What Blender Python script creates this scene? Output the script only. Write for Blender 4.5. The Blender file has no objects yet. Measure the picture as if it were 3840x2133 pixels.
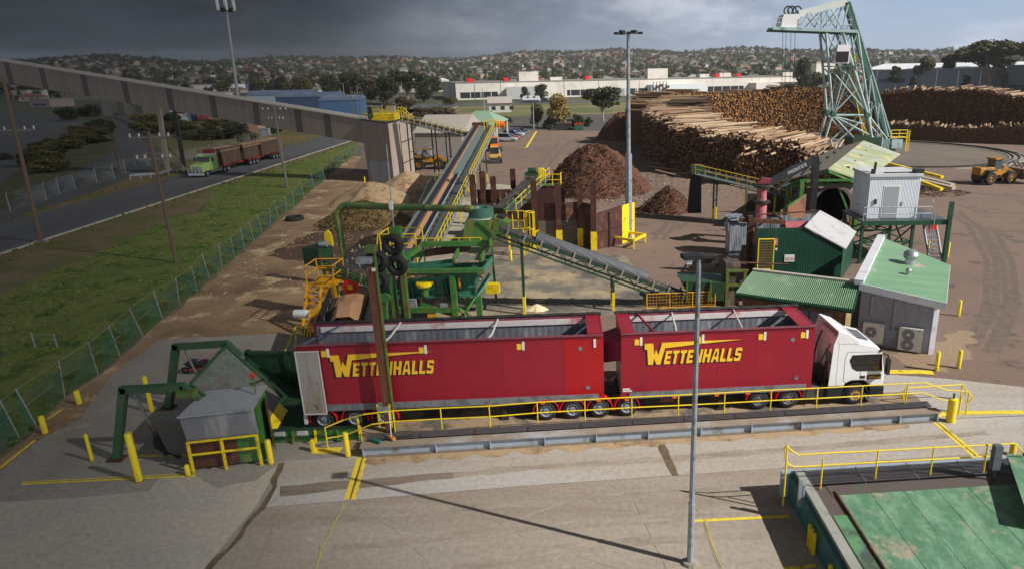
import bpy,math,random
from mathutils import Vector as V,Matrix
R=math.radians
rnd=random.Random(7)
sc=bpy.context.scene
COL=sc.collection
F,PX,PY,CAMH=2560.0,2260.0,1066.5,15.6
PITCH=math.atan((1066.5-262)/2560)
ROLL=0.015
cam=bpy.data.objects.new('camera',bpy.data.cameras.new('camera'));COL.objects.link(cam)
sc.camera=cam
cf=V((0,math.cos(PITCH),-math.sin(PITCH)));cr=V((1,0,0));cu=cr.cross(cf)
_c,_s=math.cos(ROLL),math.sin(ROLL)
cr,cu=_c*cr-_s*cu,_s*cr+_c*cu
m=Matrix.Identity(4)
for i in range(3):
 m[i][0],m[i][1],m[i][2]=cr[i],cu[i],-cf[i]
m.translation=(0,0,CAMH)
cam.matrix_world=m
cam.data.sensor_width=36;cam.data.lens=24
cam.data.shift_x=(1920-PX)/3840
cam.data.clip_start=0.5;cam.data.clip_end=12000
def ray(x,y):return cf+cr*((x-PX)/F)-cu*((y-PY)/F)
def g(x,y,z=0.0):
 """world point on the level z seen at photograph pixel x, y"""
 d=ray(x,y);t=(z-CAMH)/d.z
 return V((0,0,CAMH))+d*t
def ay(x,y,Y):
 """world point on the vertical plane at depth Y"""
 d=ray(x,y);return V((0,0,CAMH))+d*(Y/d.y)
def top_z(b,t):
 """height above ground point seen at b for a top edge seen at pixel row t"""
 gp=g(*b);lo,hi=0.0,90.0
 for _ in range(40):
  mid=(lo+hi)/2
  q=V((gp.x,gp.y,mid-CAMH));k=q.dot(cf)
  if PY-F*q.dot(cu)/k>t:lo=mid
  else:hi=mid
 return lo
def srgb(r,gg,b):
 f=lambda c:(c/255/12.92)if c<=10 else((c/255+.055)/1.055)**2.4
 return(f(r),f(gg),f(b))
def sc3(c,k):return tuple(max(0.0,min(1.0,x*k))for x in c)
MATS={}
def pm(name,col,col2=None,scale=3.0,rough=.65,metal=0.0,var=.22,stain=None,ss=.7,amt=.5,soft=.12,bump=0.0,bs=25.0,world=False,wave=None,stain2=None,s2=3.0,a2=.6,alpha=None,streak=None,coat=0.0,spec=.5,grain=None,ga=.16):
 if name in MATS:return MATS[name]
 mt=bpy.data.materials.new(name);mt.use_nodes=True
 nt=mt.node_tree;N=nt.nodes;L=nt.links
 bs_=N['Principled BSDF']
 bs_.inputs['Roughness'].default_value=rough;bs_.inputs['Metallic'].default_value=metal
 bs_.inputs['Specular IOR Level'].default_value=spec
 if coat:bs_.inputs['Coat Weight'].default_value=coat;bs_.inputs['Coat Roughness'].default_value=.12
 if world:
  co=N.new('ShaderNodeNewGeometry').outputs['Position']
 else:
  co=N.new('ShaderNodeTexCoord').outputs['Object']
 if streak:
  mp=N.new('ShaderNodeMapping');mp.inputs['Scale'].default_value=streak;L.new(co,mp.inputs['Vector']);sco=mp.outputs[0]
 else:sco=co
 def noise(s,d=6,r=.6,vec=None):
  n=N.new('ShaderNodeTexNoise');n.inputs['Scale'].default_value=s;n.inputs['Detail'].default_value=d
  n.inputs['Roughness'].default_value=r;L.new(vec or co,n.inputs['Vector']);return n.outputs['Fac']
 def mix(fac,a,b):
  x=N.new('ShaderNodeMix');x.data_type='RGBA'
  L.new(fac,x.inputs[0])
  for k,v in((6,a),(7,b)):
   if isinstance(v,tuple):x.inputs[k].default_value=(*v,1)
   else:L.new(v,x.inputs[k])
  return x.outputs[2]
 def ramp(fac,lo,hi):
  r=N.new('ShaderNodeMapRange');r.inputs[1].default_value=lo;r.inputs[2].default_value=hi;r.clamp=True
  L.new(fac,r.inputs[0]);return r.outputs[0]
 c1=sc3(col,1-var);c2=col2 or sc3(col,1+var)
 out=mix(ramp(noise(scale,7,.65,sco),.3,.7),c1,c2)
 if stain:
  th=.5+(.5-amt)*.4
  out=mix(ramp(noise(ss,8,.68,sco),th-soft/2,th+soft/2),out,stain)
 if stain2:
  th=.5+(.5-a2)*.4
  out=mix(ramp(noise(s2,9,.7),th-.04,th+.04),out,stain2)
 if grain is None and world:grain=5.0
 if grain:
  gr=N.new('ShaderNodeMapRange');gr.inputs[1].default_value=.3;gr.inputs[2].default_value=.7;gr.inputs[3].default_value=1-ga;gr.inputs[4].default_value=1+ga
  L.new(noise(grain,3,.75),gr.inputs[0]);hs=N.new('ShaderNodeHueSaturation');L.new(gr.outputs[0],hs.inputs['Value']);L.new(out,hs.inputs['Color']);out=hs.outputs[0]
 L.new(out,bs_.inputs['Base Color'])
 h=None
 if bump:h=noise(bs,5,.6)
 if wave:
  w=N.new('ShaderNodeTexWave');w.bands_direction=wave[0];w.inputs['Scale'].default_value=wave[1]
  w.inputs['Distortion'].default_value=0;L.new(co,w.inputs['Vector']);hw=w.outputs['Fac']
  bw=N.new('ShaderNodeBump');bw.inputs['Strength'].default_value=wave[2];bw.inputs['Distance'].default_value=.05
  L.new(hw,bw.inputs['Height'])
 if bump:
  b=N.new('ShaderNodeBump');b.inputs['Strength'].default_value=bump;b.inputs['Distance'].default_value=.05
  L.new(h,b.inputs['Height'])
  if wave:L.new(bw.outputs[0],b.inputs['Normal'])
  L.new(b.outputs[0],bs_.inputs['Normal'])
 elif wave:L.new(bw.outputs[0],bs_.inputs['Normal'])
 if alpha is not None:
  bs_.inputs['Alpha'].default_value=alpha
 MATS[name]=mt
 return mt
RUST=srgb(92,52,34);RUST2=srgb(66,42,34)
yellow=pm('yellow_paint',srgb(232,204,28),var=.12,rough=.5,stain=srgb(150,120,40),ss=2.5,amt=.25,bump=.05)
yellow_rail=pm('yellow_rail',srgb(226,198,34),var=.12,rough=.5)
orange_yellow=pm('orange_yellow_paint',srgb(220,158,20),var=.15,rough=.55,stain=srgb(90,60,30),ss=2,amt=.3)
green=pm('green_machine_paint',srgb(56,118,58),srgb(74,132,62),var=.3,rough=.55,stain=srgb(118,112,60),ss=1.6,amt=.3,stain2=RUST,s2=5,a2=.12,bump=.05)
green_dark=pm('dark_green_paint',srgb(30,66,42),var=.3,rough=.55,stain=srgb(60,66,46),ss=1.2,amt=.3)
teal=pm('teal_machine_paint',srgb(52,122,98),var=.2,rough=.5,stain=srgb(86,110,84),ss=1.2,amt=.3,stain2=RUST,s2=4,a2=.1)
olive=pm('olive_worn_paint',srgb(120,126,46),srgb(70,118,58),scale=1.2,var=.3,rough=.6,stain=srgb(104,74,40),ss=2,amt=.35)
rust=pm('rusty_steel',RUST,srgb(116,70,44),scale=5,rough=.8,var=.35,stain=srgb(58,34,28),ss=1.5,amt=.45,bump=.15)
rust_dark=pm('dark_rusty_steel',srgb(82,44,36),srgb(64,34,30),rough=.75,stain=srgb(112,70,48),ss=1.1,amt=.3,bump=.1)
black_rubber=pm('black_rubber',srgb(34,33,33),var=.3,rough=.8,bump=.1)
belt=pm('conveyor_belt_rubber',srgb(58,56,56),var=.25,rough=.75,stain=srgb(110,92,76),ss=2.2,amt=.3)
dark_metal=pm('dark_greasy_metal',srgb(40,38,36),var=.4,rough=.6,stain=srgb(92,72,56),ss=2,amt=.3)
steel=pm('galvanised_steel',srgb(166,172,178),var=.12,rough=.45,metal=.35,stain=srgb(130,136,142),ss=3,amt=.4)
chrome=pm('polished_metal',srgb(200,202,206),var=.06,rough=.22,metal=.9)
white_paint=pm('white_paint',srgb(232,232,232),var=.05,rough=.3,coat=.5)
glass_dark=pm('dark_glass',srgb(22,26,32),var=.2,rough=.06,coat=.6)
chips=pm('wood_chips',srgb(214,170,126),srgb(176,128,90),scale=22,rough=.9,var=.3,bump=.7,bs=30,stain=srgb(140,100,70),ss=9,amt=.3)
bark=pm('bark_mulch',srgb(104,66,48),srgb(64,40,32),scale=2.5,rough=.95,var=.35,bump=1.0,bs=9,stain=srgb(142,92,60),ss=6,amt=.33,stain2=srgb(44,29,24),s2=3.4,a2=.35)
sawdust=pm('sawdust',srgb(196,168,132),srgb(164,138,106),scale=1.2,rough=.95,var=.2,bump=.5,bs=8,stain=srgb(126,102,76),ss=.9,amt=.35)
straw=pm('shredded_bark_straw',srgb(164,142,92),srgb(118,96,62),scale=5,rough=.95,var=.35,bump=1,bs=12,stain=srgb(90,68,46),ss=2.5,amt=.4)
concrete=pm('grey_concrete',srgb(152,146,138),var=.1,scale=.7,rough=.9,stain=srgb(124,114,102),ss=.35,amt=.45,bump=.1,bs=12)
grey_paint=pm('grey_blue_steel_paint',srgb(150,164,178),var=.08,rough=.5,stain=srgb(120,118,112),ss=1.2,amt=.25)
asphalt=pm('asphalt',srgb(72,70,70),world=True,var=.12,scale=.5,rough=.92,stain=srgb(86,82,78),ss=.07,amt=.5,soft=.3,bump=.15,bs=15)
WORLD={}
class MB:
 def __init__(s):s.v=[];s.f=[];s.mi=[];s.cur=0
 def face(s,*p):
  n=len(s.v);s.v.extend(V(q)for q in p);s.f.append(tuple(range(n,n+len(p))));s.mi.append(s.cur);return s
 def hexa(s,b,t):
  n=len(s.v);k=len(b);s.v.extend(V(q)for q in b);s.v.extend(V(q)for q in t)
  s.f.append(tuple(range(n+k-1,n-1,-1)));s.f.append(tuple(range(n+k,n+2*k)))
  for i in range(k):j=(i+1)%k;s.f.append((n+i,n+j,n+k+j,n+k+i))
  s.mi.extend([s.cur]*(k+2));return s
 def bx(s,x0,x1,y0,y1,z0,z1):
  return s.hexa([(x0,y0,z0),(x1,y0,z0),(x1,y1,z0),(x0,y1,z0)],[(x0,y0,z1),(x1,y0,z1),(x1,y1,z1),(x0,y1,z1)])
 def box(s,c,d,a=0.0):
  c=V(c);ca,sa=math.cos(a),math.sin(a)
  def q(x,y,z):return V((c.x+x*ca-y*sa,c.y+x*sa+y*ca,c.z+z))
  x,y,z=d[0]/2,d[1]/2,d[2]/2
  return s.hexa([q(-x,-y,-z),q(x,-y,-z),q(x,y,-z),q(-x,y,-z)],[q(-x,-y,z),q(x,-y,z),q(x,y,z),q(-x,y,z)])
 def bar(s,a,b,w,h=None,up=(0,0,1)):
  a,b=V(a),V(b);h=h or w;d=(b-a).normalized();up=V(up)
  if abs(d.dot(up))>.99:up=V((0,1,0))
  r=d.cross(up).normalized()*(w/2);u=r.cross(d).normalized()*(h/2)
  return s.hexa([a-r-u,a+r-u,a+r+u,a-r+u],[b-r-u,b+r-u,b+r+u,b-r+u])
 def tube(s,a,b,r,n=8,r2=None):
  a,b=V(a),V(b);d=(b-a).normalized();up=V((0,0,1))if abs(d.z)<.95 else V((1,0,0))
  x=d.cross(up).normalized();y=x.cross(d);r2=r if r2 is None else r2
  c=[(x*math.cos(2*math.pi*i/n)-y*math.sin(2*math.pi*i/n))for i in range(n)]
  return s.hexa([a+q*r for q in c],[b+q*r2 for q in c])
 def path(s,pts,r,n=6):
  pts=[V(p)for p in pts]
  for a,b in zip(pts,pts[1:]):
   d=(b-a).normalized()*r*.6
   s.tube(a-d,b+d,r,n)
  return s
 def extrude(s,poly,vec):
  vec=V(vec);return s.hexa([V(p)for p in poly],[V(p)+vec for p in poly])
 def lathe(s,prof,c,n=20,ax='Z',cap=True):
  c=V(c);n0=len(s.v)
  for(r,h)in prof:
   for i in range(n):
    t=2*math.pi*i/n;x,y=r*math.cos(t),r*math.sin(t)
    s.v.append(c+(V((x,y,h))if ax=='Z' else V((x,h,y))if ax=='Y' else V((h,x,y))))
  for k in range(len(prof)-1):
   for i in range(n):
    j=(i+1)%n;a=n0+k*n
    s.f.append((a+i,a+j,a+n+j,a+n+i));s.mi.append(s.cur)
  if cap:
   s.f.append(tuple(n0+i for i in range(n-1,-1,-1)));s.mi.append(s.cur)
   s.f.append(tuple(n0+(len(prof)-1)*n+i for i in range(n)));s.mi.append(s.cur)
  return s
 def torus(s,c,Rr,r,ax,n=20,k=8):
  c=V(c);ax=V(ax).normalized();u=ax.cross(V((0,0,1))if abs(ax.z)<.9 else V((1,0,0))).normalized();w=ax.cross(u)
  n0=len(s.v)
  for i in range(n):
   t=2*math.pi*i/n;d=u*math.cos(t)+w*math.sin(t)
   for j in range(k):
    q=2*math.pi*j/k;s.v.append(c+d*(Rr+r*math.cos(q))+ax*(r*1.15*math.sin(q)))
  for i in range(n):
   for j in range(k):
    a,b=(i+1)%n,(j+1)%k
    s.f.append((n0+i*k+j,n0+a*k+j,n0+a*k+b,n0+i*k+b));s.mi.append(s.cur)
  return s
 def mesh(s,name,mats,inv=None,smooth=False):
  me=bpy.data.meshes.new(name)
  vv=[tuple(inv@p)for p in s.v]if inv is not None else[tuple(p)for p in s.v]
  me.from_pydata(vv,[],s.f)
  for mt in(mats if isinstance(mats,(list,tuple))else[mats]):me.materials.append(mt)
  if len(me.materials)>1:me.polygons.foreach_set('material_index',s.mi)
  import bmesh
  bm=bmesh.new();bm.from_mesh(me);bmesh.ops.recalc_face_normals(bm,faces=bm.faces);bm.to_mesh(me);bm.free()
  if smooth:
   me.polygons.foreach_set('use_smooth',[True]*len(me.polygons))
   try:me.set_sharp_from_angle(angle=R(40))
   except Exception:pass
  me.update();return me
 def build(s,name,mats,parent=None,smooth=False,bevel=0.0):
  root=parent
  while root is not None and root.parent is not None:root=root.parent
  inv=WORLD[root].inverted()if root is not None and root in WORLD else None
  o=bpy.data.objects.new(name,s.mesh(name,mats,inv,smooth));COL.objects.link(o)
  if parent is not None:o.parent=parent
  if bevel:
   bv=o.modifiers.new('bevel','BEVEL');bv.width=bevel;bv.segments=2;bv.limit_method='ANGLE';bv.angle_limit=R(40)
  return o
def thing(name,label,cat,loc=(0,0,0),rz=0.0,group=None):
 o=bpy.data.objects.new(name,None);COL.objects.link(o);o.empty_display_size=.3
 o.location=loc;o.rotation_euler=(0,0,rz);o['label']=label;o['category']=cat
 if group:o['group']=group
 WORLD[o]=Matrix.Translation(V(loc))@Matrix.Rotation(rz,4,'Z')
 return o
def solo(name,mb,mats,label,cat,loc=(0,0,0),group=None,smooth=False,kind=None):
 loc=V(loc)
 o=bpy.data.objects.new(name,mb.mesh(name,mats,Matrix.Translation(-loc),smooth));COL.objects.link(o);o.location=loc
 o['label']=label;o['category']=cat
 if group:o['group']=group
 if kind:o['kind']=kind
 return o
def inst(me,name,parent,loc,rot=(0,0,0),scale=None):
 o=bpy.data.objects.new(name,me);COL.objects.link(o);o.parent=parent;o.location=loc;o.rotation_euler=rot
 if scale:o.scale=scale
 return o
def struct(name,mb,mat,smooth=False,label=None):
 o=mb.build(name,mat,None,smooth);o['kind']='structure'
 if label:o['label']=label
 return o
def dup(root,loc,rz=0.0,label=None,scale=None,group=None):
 r=root.copy();COL.objects.link(r);r.location=loc;r.rotation_euler=(0,0,rz)
 if label:r['label']=label
 if group:r['group']=group
 if scale:r.scale=scale if isinstance(scale,tuple)else(scale,)*3
 for ch in root.children:
  c=ch.copy();COL.objects.link(c);c.parent=r
  for q in ch.children:
   d=q.copy();COL.objects.link(d);d.parent=c
 return r
def place(o,loc,rz=0.0):
 o.location=loc;o.rotation_euler=(0,0,rz);WORLD[o]=Matrix.Translation(V(loc))@Matrix.Rotation(rz,4,'Z')
def jag(pts,step=1.5,amp=.4,seed=1):
 r=random.Random(seed);out=[]
 for a,b in zip(pts,pts[1:]+pts[:1]):
  a,b=V(a),V(b);n=max(1,min(60,int((b-a).length/step)))
  nrm=V((-(b-a).y,(b-a).x,0)).normalized()if(b-a).length>0 else V((0,0,0))
  for i in range(n):
   p=a.lerp(b,i/n)
   out.append(p+(nrm*r.uniform(-amp,amp)if i else V((0,0,0))))
 return out
def sheet(name,pts,z,mat,label=None,jagged=None):
 pts=[V((p[0],p[1],z))for p in pts]
 if jagged:pts=jag(pts,*jagged)
 mb=MB();mb.face(*pts)
 o=struct(name,mb,mat,label=label);return o
def gp(*px):return[g(x,y)for x,y in px]
_wheel={}
def wheel(parent,loc,r,w=.28,rim=chrome,style='chrome',side=-1,rr=.58):
 """tyre with rim as a sub-part; axis along local Y, outer face towards side"""
 k=(round(r,2),round(w,2),rim.name,side)
 if k not in _wheel:
  t=MB().lathe([(r*rr,-w/2),(r*.86,-w/2),(r*.97,-w*.36),(r,-w*.2),(r,w*.2),(r*.97,w*.36),(r*.86,w/2),(r*rr,w/2)],(0,0,0),26,'Y',cap=False)
  q=side*w/2
  d=MB().lathe([(r*rr,q*.98),(r*(rr-.04),q*1.0),(r*(rr-.09),q*.55),(r*.3,q*.3),(r*.26,q*.75),(r*.12,q*.9),(.001,q*.9)],(0,0,0),20,'Y',cap=False)
  d.lathe([(.001,-q*.5),(r*rr,-q*.5)],(0,0,0),20,'Y',cap=False)
  dk=MB()
  for i in range(8):
   a=i*math.pi/4;c=V((r*.4*math.cos(a),q*.46,r*.4*math.sin(a)))
   d.cur=1;d.tube(c+V((0,side*.0,0)),c+V((0,side*.025,0)),r*.065,8)
  _wheel[k]=(t.mesh('tyre',black_rubber,smooth=True),d.mesh('rim',[rim,dark_metal],smooth=True))
 a,b=_wheel[k]
 o=inst(a,'wheel',parent,loc);inst(b,'rim',o,(0,0,0));return o
SUN_AZ,SUN_EL=R(112),R(36)
sd=V((math.sin(SUN_AZ)*math.cos(SUN_EL),math.cos(SUN_AZ)*math.cos(SUN_EL),math.sin(SUN_EL)))
SUNV=sd.copy()
sl=bpy.data.lights.new('sun','SUN');sl.energy=5.0;sl.angle=R(.5);sl.color=(1,.955,.885)
so=bpy.data.objects.new('sun',sl);COL.objects.link(so);so.rotation_euler=sd.to_track_quat('Z','Y').to_euler();so.location=sd*300
w=bpy.data.worlds.new('World');sc.world=w;w.use_nodes=True
nt=w.node_tree;N=nt.nodes;L=nt.links
bg=N['Background'];bg.inputs[1].default_value=.07
sky=N.new('ShaderNodeTexSky');sky.sky_type='NISHITA';sky.sun_disc=False;sky.sun_elevation=SUN_EL;sky.sun_rotation=SUN_AZ
sky.air_density=1.0;sky.dust_density=.6;sky.ozone_density=1.5
tc=N.new('ShaderNodeTexCoord')
def wn(scale,vs,det=7,loc=(0,0,0),rough=.55):
 mp=N.new('ShaderNodeMapping');mp.inputs['Scale'].default_value=vs;mp.inputs['Location'].default_value=loc
 L.new(tc.outputs['Generated'],mp.inputs['Vector'])
 n=N.new('ShaderNodeTexNoise');n.inputs['Scale'].default_value=scale;n.inputs['Detail'].default_value=det;n.inputs['Roughness'].default_value=rough
 L.new(mp.outputs[0],n.inputs['Vector']);return n.outputs['Fac']
def wr(f,lo,hi,a=0.0,b=1.0,smooth=True):
 r=N.new('ShaderNodeMapRange');r.inputs[1].default_value=lo;r.inputs[2].default_value=hi
 r.inputs[3].default_value=a;r.inputs[4].default_value=b;r.clamp=True
 if smooth:r.interpolation_type='SMOOTHSTEP'
 L.new(f,r.inputs[0]);return r.outputs[0]
def wm(fac,a,b,bt='MIX'):
 x=N.new('ShaderNodeMix');x.data_type='RGBA';x.blend_type=bt
 if isinstance(fac,float):x.inputs[0].default_value=fac
 else:L.new(fac,x.inputs[0])
 for k,v in((6,a),(7,b)):
  if isinstance(v,tuple):x.inputs[k].default_value=(*v,1)
  else:L.new(v,x.inputs[k])
 return x.outputs[2]
def wmath(op,a,b):
 x=N.new('ShaderNodeMath');x.operation=op
 for k,v in((0,a),(1,b)):
  if isinstance(v,(int,float)):x.inputs[k].default_value=v
  else:L.new(v,x.inputs[k])
 return x.outputs[0]
SKYB=(4.6,6.2,9.6)
blue=wm(.62,sky.outputs[0],SKYB)
cl=wm(wr(wn(5.5,(1,1,2.6),9,(3.1,1.7,0),.62),.36,.66),(3.9,4.7,6.2),(8.4,9.0,10.6))
clouds=wm(wr(wn(2.6,(1,1,4.0),8,(.4,2.2,0)),.38,.56),blue,cl)
hz=N.new('ShaderNodeSeparateXYZ');L.new(tc.outputs['Generated'],hz.inputs[0])
az=wmath('ARCTAN2',hz.outputs[0],hz.outputs[1])
az2=wmath('ADD',az,wmath('MULTIPLY',wmath('SUBTRACT',wn(1.6,(1,1,3),5,(9,2,1)),.5),.35))
front=wr(hz.outputs[1],.05,.35)
bank=wmath('MULTIPLY',wr(az2,.36,-.46),front)
high=wr(hz.outputs[2],.03,.14)
bankc=wm(wr(wn(5.0,(1,1,2.8),8,(2,5,1),.62),.34,.68),(.12,.15,.19),(.34,.42,.54))
skyc=wm(wmath('MULTIPLY',bank,.96),clouds,bankc)
skyc=wm(wmath('MULTIPLY',wr(hz.outputs[1],-.1,-.75),.85),skyc,(10.5,10.8,11.4))
skyc=wm(wr(hz.outputs[2],.16,.62),skyc,wm(.45,sky.outputs[0],(.7,.95,1.5)))
L.new(skyc,bg.inputs[0])
sc.view_settings.view_transform='Standard';sc.view_settings.look='None';sc.view_settings.exposure=.3;sc.view_settings.gamma=1
def hill(x,y):
 r=math.hypot(x,y);a=math.atan2(x,y)
 t=max(0.0,min(1.0,(r-620)/1500));t=t*t*(3-2*t)
 wob=1+.10*math.sin(a*9+1)+.08*math.sin(a*21+2.2)+.05*math.sin(a*40)
 h=t*46*wob*(1.0+.15*math.cos(a*3-.2))
 h+=5*t*math.sin(x*.011+1)*math.sin(y*.009)
 return h
mb=MB();rad=[0,40,120,300,450,560,650,720,800,880,960,1050,1150,1250,1350,1450,1550,1650,1750,1850,1950,2050,2150,2300,2600]
NA=220
for r_ in rad[1:]:
 for i in range(NA):
  t=2*math.pi*i/NA;x,y=r_*math.sin(t),r_*math.cos(t)
  mb.v.append(V((x,y,hill(x,y)if r_<2400 else hill(x*2200/r_,y*2200/r_)*(.8 if r_<3000 else.5))))
mb.v.append(V((0,0,0)));c0=len(mb.v)-1
for i in range(NA):
 j=(i+1)%NA;mb.f.append((c0,i,j));mb.mi.append(0)
 for k in range(len(rad)-2):
  a=k*NA;mb.f.append((a+i,a+NA+i,a+NA+j,a+j));mb.mi.append(0)
terrain_mat=pm('suburban_ground',srgb(66,76,44),srgb(92,90,64),world=True,scale=.02,rough=.95,stain=srgb(96,92,86),ss=.012,amt=.35,stain2=srgb(60,72,42),s2=.05,a2=.4)
struct('ground',mb,terrain_mat,smooth=True)
yard_mat=pm('yard_asphalt_dirt',srgb(130,106,93),srgb(110,95,87),world=True,scale=.22,rough=.95,stain=srgb(126,105,91),ss=.05,amt=.55,soft=.3,stain2=srgb(86,78,73),s2=.4,a2=.26,bump=.3,bs=6,streak=(.6,1.2,1))
sheet('yard',[(-31,34),(-38,80),(-46,112),(-62,178),(-40,205),(10,215),(20,260),(150,240),(175,100),(60,8),(20,4),(-24,14)],.004,yard_mat)
soil_mat=pm('bare_soil',srgb(182,152,116),srgb(156,126,94),world=True,scale=.5,rough=.97,ga=.24,stain=srgb(118,92,70),ss=.16,amt=.42,soft=.25,stain2=srgb(198,172,136),s2=.33,a2=.3,bump=.6,bs=5)
soil=gp((0,1720),(137,1604),(243,1492),(368,1409),(450,1342),(609,1200),(740,1098),(880,974),(984,878),(1102,781),(1178,708),(1318,590),(1357,583))+[V((-41,112,0)),V((-29,112,0))]+gp((1640,690),(1660,760),(1560,900),(1500,1010),(1460,1100),(1380,1220),(960,1262),(596,1280),(417,1417),(298,1581),(149,1655),(0,1775))
sheet('soil',soil,.010,soil_mat,jagged=(1.2,.25))
dust=gp((1640,640),(1800,760),(2000,930),(2200,950),(2340,960),(2420,1060),(2560,1120),(2600,1180),(2300,1180),(2160,1200),(1900,1190),(1700,1200),(1400,1230),(1480,1100),(1560,900),(1560,720))
pad_mat=pm('dusty_concrete',srgb(122,116,108),srgb(106,102,96),world=True,scale=.35,rough=.95,stain=srgb(164,146,116),ss=.26,amt=.42,soft=.16,stain2=srgb(84,80,74),s2=.3,a2=.3,bump=.15,bs=6)
sheet('concrete_pad',dust,.014,pad_mat,jagged=(1.2,.25))
light_pad=pm('pale_concrete',srgb(188,178,162),srgb(172,162,146),world=True,scale=.6,rough=.95,stain=srgb(150,138,118),ss=.3,amt=.3,bump=.1)
sheet('pale_concrete_pad',gp((1770,760),(1840,850),(1800,1000),(1560,990),(1600,860),(1700,740)),.018,light_pad,jagged=(1,.1))
sheet('pale_gravel_patch',gp((1830,690),(1960,700),(2010,760),(1900,770),(1780,760)),.018,light_pad,jagged=(1,.3))
grass_mat=pm('mown_grass',srgb(82,106,30),srgb(106,122,44),world=True,scale=.6,grain=3.5,ga=.34,rough=.95,stain=srgb(118,116,56),ss=.14,amt=.4,soft=.3,stain2=srgb(60,84,24),s2=.5,a2=.35,bump=.5,bs=7)
lawn=gp((0,1715),(137,1598),(243,1487),(368,1404),(450,1337),(609,1195),(740,1094),(880,969),(984,873),(1102,776),(1178,703),(1318,584),(1340,540),(1250,560),(1140,598),(1010,640),(860,690),(780,700),(800,730),(745,795),(640,820),(530,870),(450,918),(330,965),(238,1000),(164,1030),(80,1068),(0,1100))
sheet('lawn',lawn,.008,grass_mat,jagged=(1.5,.4))
verge_mat=pm('dry_verge',srgb(138,116,86),srgb(112,94,66),world=True,scale=.3,rough=.95,stain=srgb(92,96,44),ss=.2,amt=.45,bump=.3,bs=6)
sheet('dirt_verge',gp((0,960),(716,718),(960,645),(1208,562),(1318,534),(1345,525),(1340,545),(1140,605),(860,695),(600,900),(300,1020),(0,1105)),.006,verge_mat)
road_mat=pm('road_asphalt',srgb(90,90,94),srgb(104,103,104),world=True,streak=(1.3,.06,1),scale=.5,rough=.92,stain=srgb(78,78,80),ss=.08,amt=.45,soft=.3,bump=.1,bs=14)
def line_at(pa,pb,Y):
 t=(Y-pa.y)/(pb.y-pa.y);return pa.x+(pb.x-pa.x)*t
ka,kb=g(0,954),g(1318,529)
fa,fb=g(0,855),g(477,705)
def road_x(Y,side):return line_at(ka,kb,Y)if side else line_at(fa,fb,Y)*1.0
RY0,RY1=30,330
kx=lambda Y:line_at(ka,kb,Y)
RWID=abs(line_at(fa,fb,90)-kx(90))
sheet('road',[(kx(RY0),RY0),(kx(RY1),RY1),(kx(RY1)-RWID,RY1),(kx(RY0)-RWID,RY0)],.012,road_mat)
mb=MB();mb.hexa([(kx(RY0),RY0,0),(kx(RY0)+.3,RY0,0),(kx(RY1)+.3,RY1,0),(kx(RY1),RY1,0)],[(kx(RY0),RY0,.13),(kx(RY0)+.3,RY0,.13),(kx(RY1)+.3,RY1,.13),(kx(RY1),RY1,.13)])
struct('kerb',mb,pm('kerb_concrete',srgb(178,172,160),world=True,var=.1,scale=.8,rough=.9))
sheet('far_verge',[(kx(RY0)-RWID-.05,RY0),(kx(RY1)-RWID-.05,RY1),(kx(RY1)-RWID-9,RY1),(kx(120)-RWID-9,120),(kx(60)-RWID-4.2,60),(kx(RY0)-RWID-3,RY0)],.006,verge_mat)
rail_road=pm('rail_asphalt',srgb(92,92,92),srgb(80,80,80),world=True,scale=.15,rough=.95,stain=srgb(70,70,70),ss=.1,amt=.4)
rr=gp((0,800),(130,700),(300,640),(440,570),(425,450),(400,440),(440,425),(480,450),(560,520),(625,590),(560,640),(330,730),(130,790),(0,850))
sheet('rail_yard',rr,.010,rail_road)
bush_ground=pm('scrub_ground',srgb(104,88,56),srgb(82,80,42),world=True,scale=.2,rough=.95,stain=srgb(60,66,30),ss=.15,amt=.5)
sheet('scrub_island',gp((0,700),(140,600),(240,500),(330,460),(400,470),(430,560),(300,630),(120,695),(0,790)),.016,bush_ground,jagged=(3,.8))
sheet('far_lot',gp((0,690),(130,600),(280,490),(320,450),(100,425),(-200,440),(-300,600)),.008,rail_road)
bank_grass=pm('bank_grass',srgb(84,92,44),srgb(104,98,54),world=True,scale=.15,rough=.95,stain=srgb(128,92,56),ss=.08,amt=.35,bump=.4,bs=2)
sheet('embankment',gp((480,440),(560,520),(640,610),(700,610),(1000,545),(1230,500),(1330,440),(900,440),(700,400),(520,410)),.007,bank_grass)
lush=pm('lush_grass',srgb(84,98,46),srgb(98,104,60),world=True,scale=.06,rough=.95,stain=srgb(122,110,74),ss=.03,amt=.5)
sheet('far_grass',gp((1340,396),(1660,396),(1700,402),(2480,380),(2460,425),(2080,432),(1700,440),(1340,452)),.006,lush)
sheet('factory_road',gp((1500,414),(1660,400),(2480,376),(3000,352),(3000,349),(2480,371),(1660,391),(1380,397)),.016,road_mat)
sheet('far_street',gp((1100,372),(1620,366),(1620,362),(1100,366)),.016,road_mat)
sheet('car_park',gp((1880,440),(2480,425),(2440,480),(2300,492),(1880,490)),.010,asphalt)
sheet('grass_edge',gp((1700,425),(2470,404),(2462,424),(1700,442)),.012,lush)
CX,CY,CR=53.5,129.0,21.0
def ring(r0,r1,z0,z1,a0=0,a1=2*math.pi,n=96):
 mb=MB()
 for i in range(n):
  t0,t1=a0+(a1-a0)*i/n,a0+(a1-a0)*(i+1)/n
  P=lambda r,t,z:(CX+r*math.cos(t),CY+r*math.sin(t),z)
  mb.hexa([P(r0,t0,z0),P(r1,t0,z0),P(r1,t1,z0),P(r0,t1,z0)],[P(r0,t0,z1),P(r1,t0,z1),P(r1,t1,z1),P(r0,t1,z1)])
 return mb
struct('crane_track_slab',ring(CR-1.1,CR+1.1,0,.10),concrete)
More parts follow.
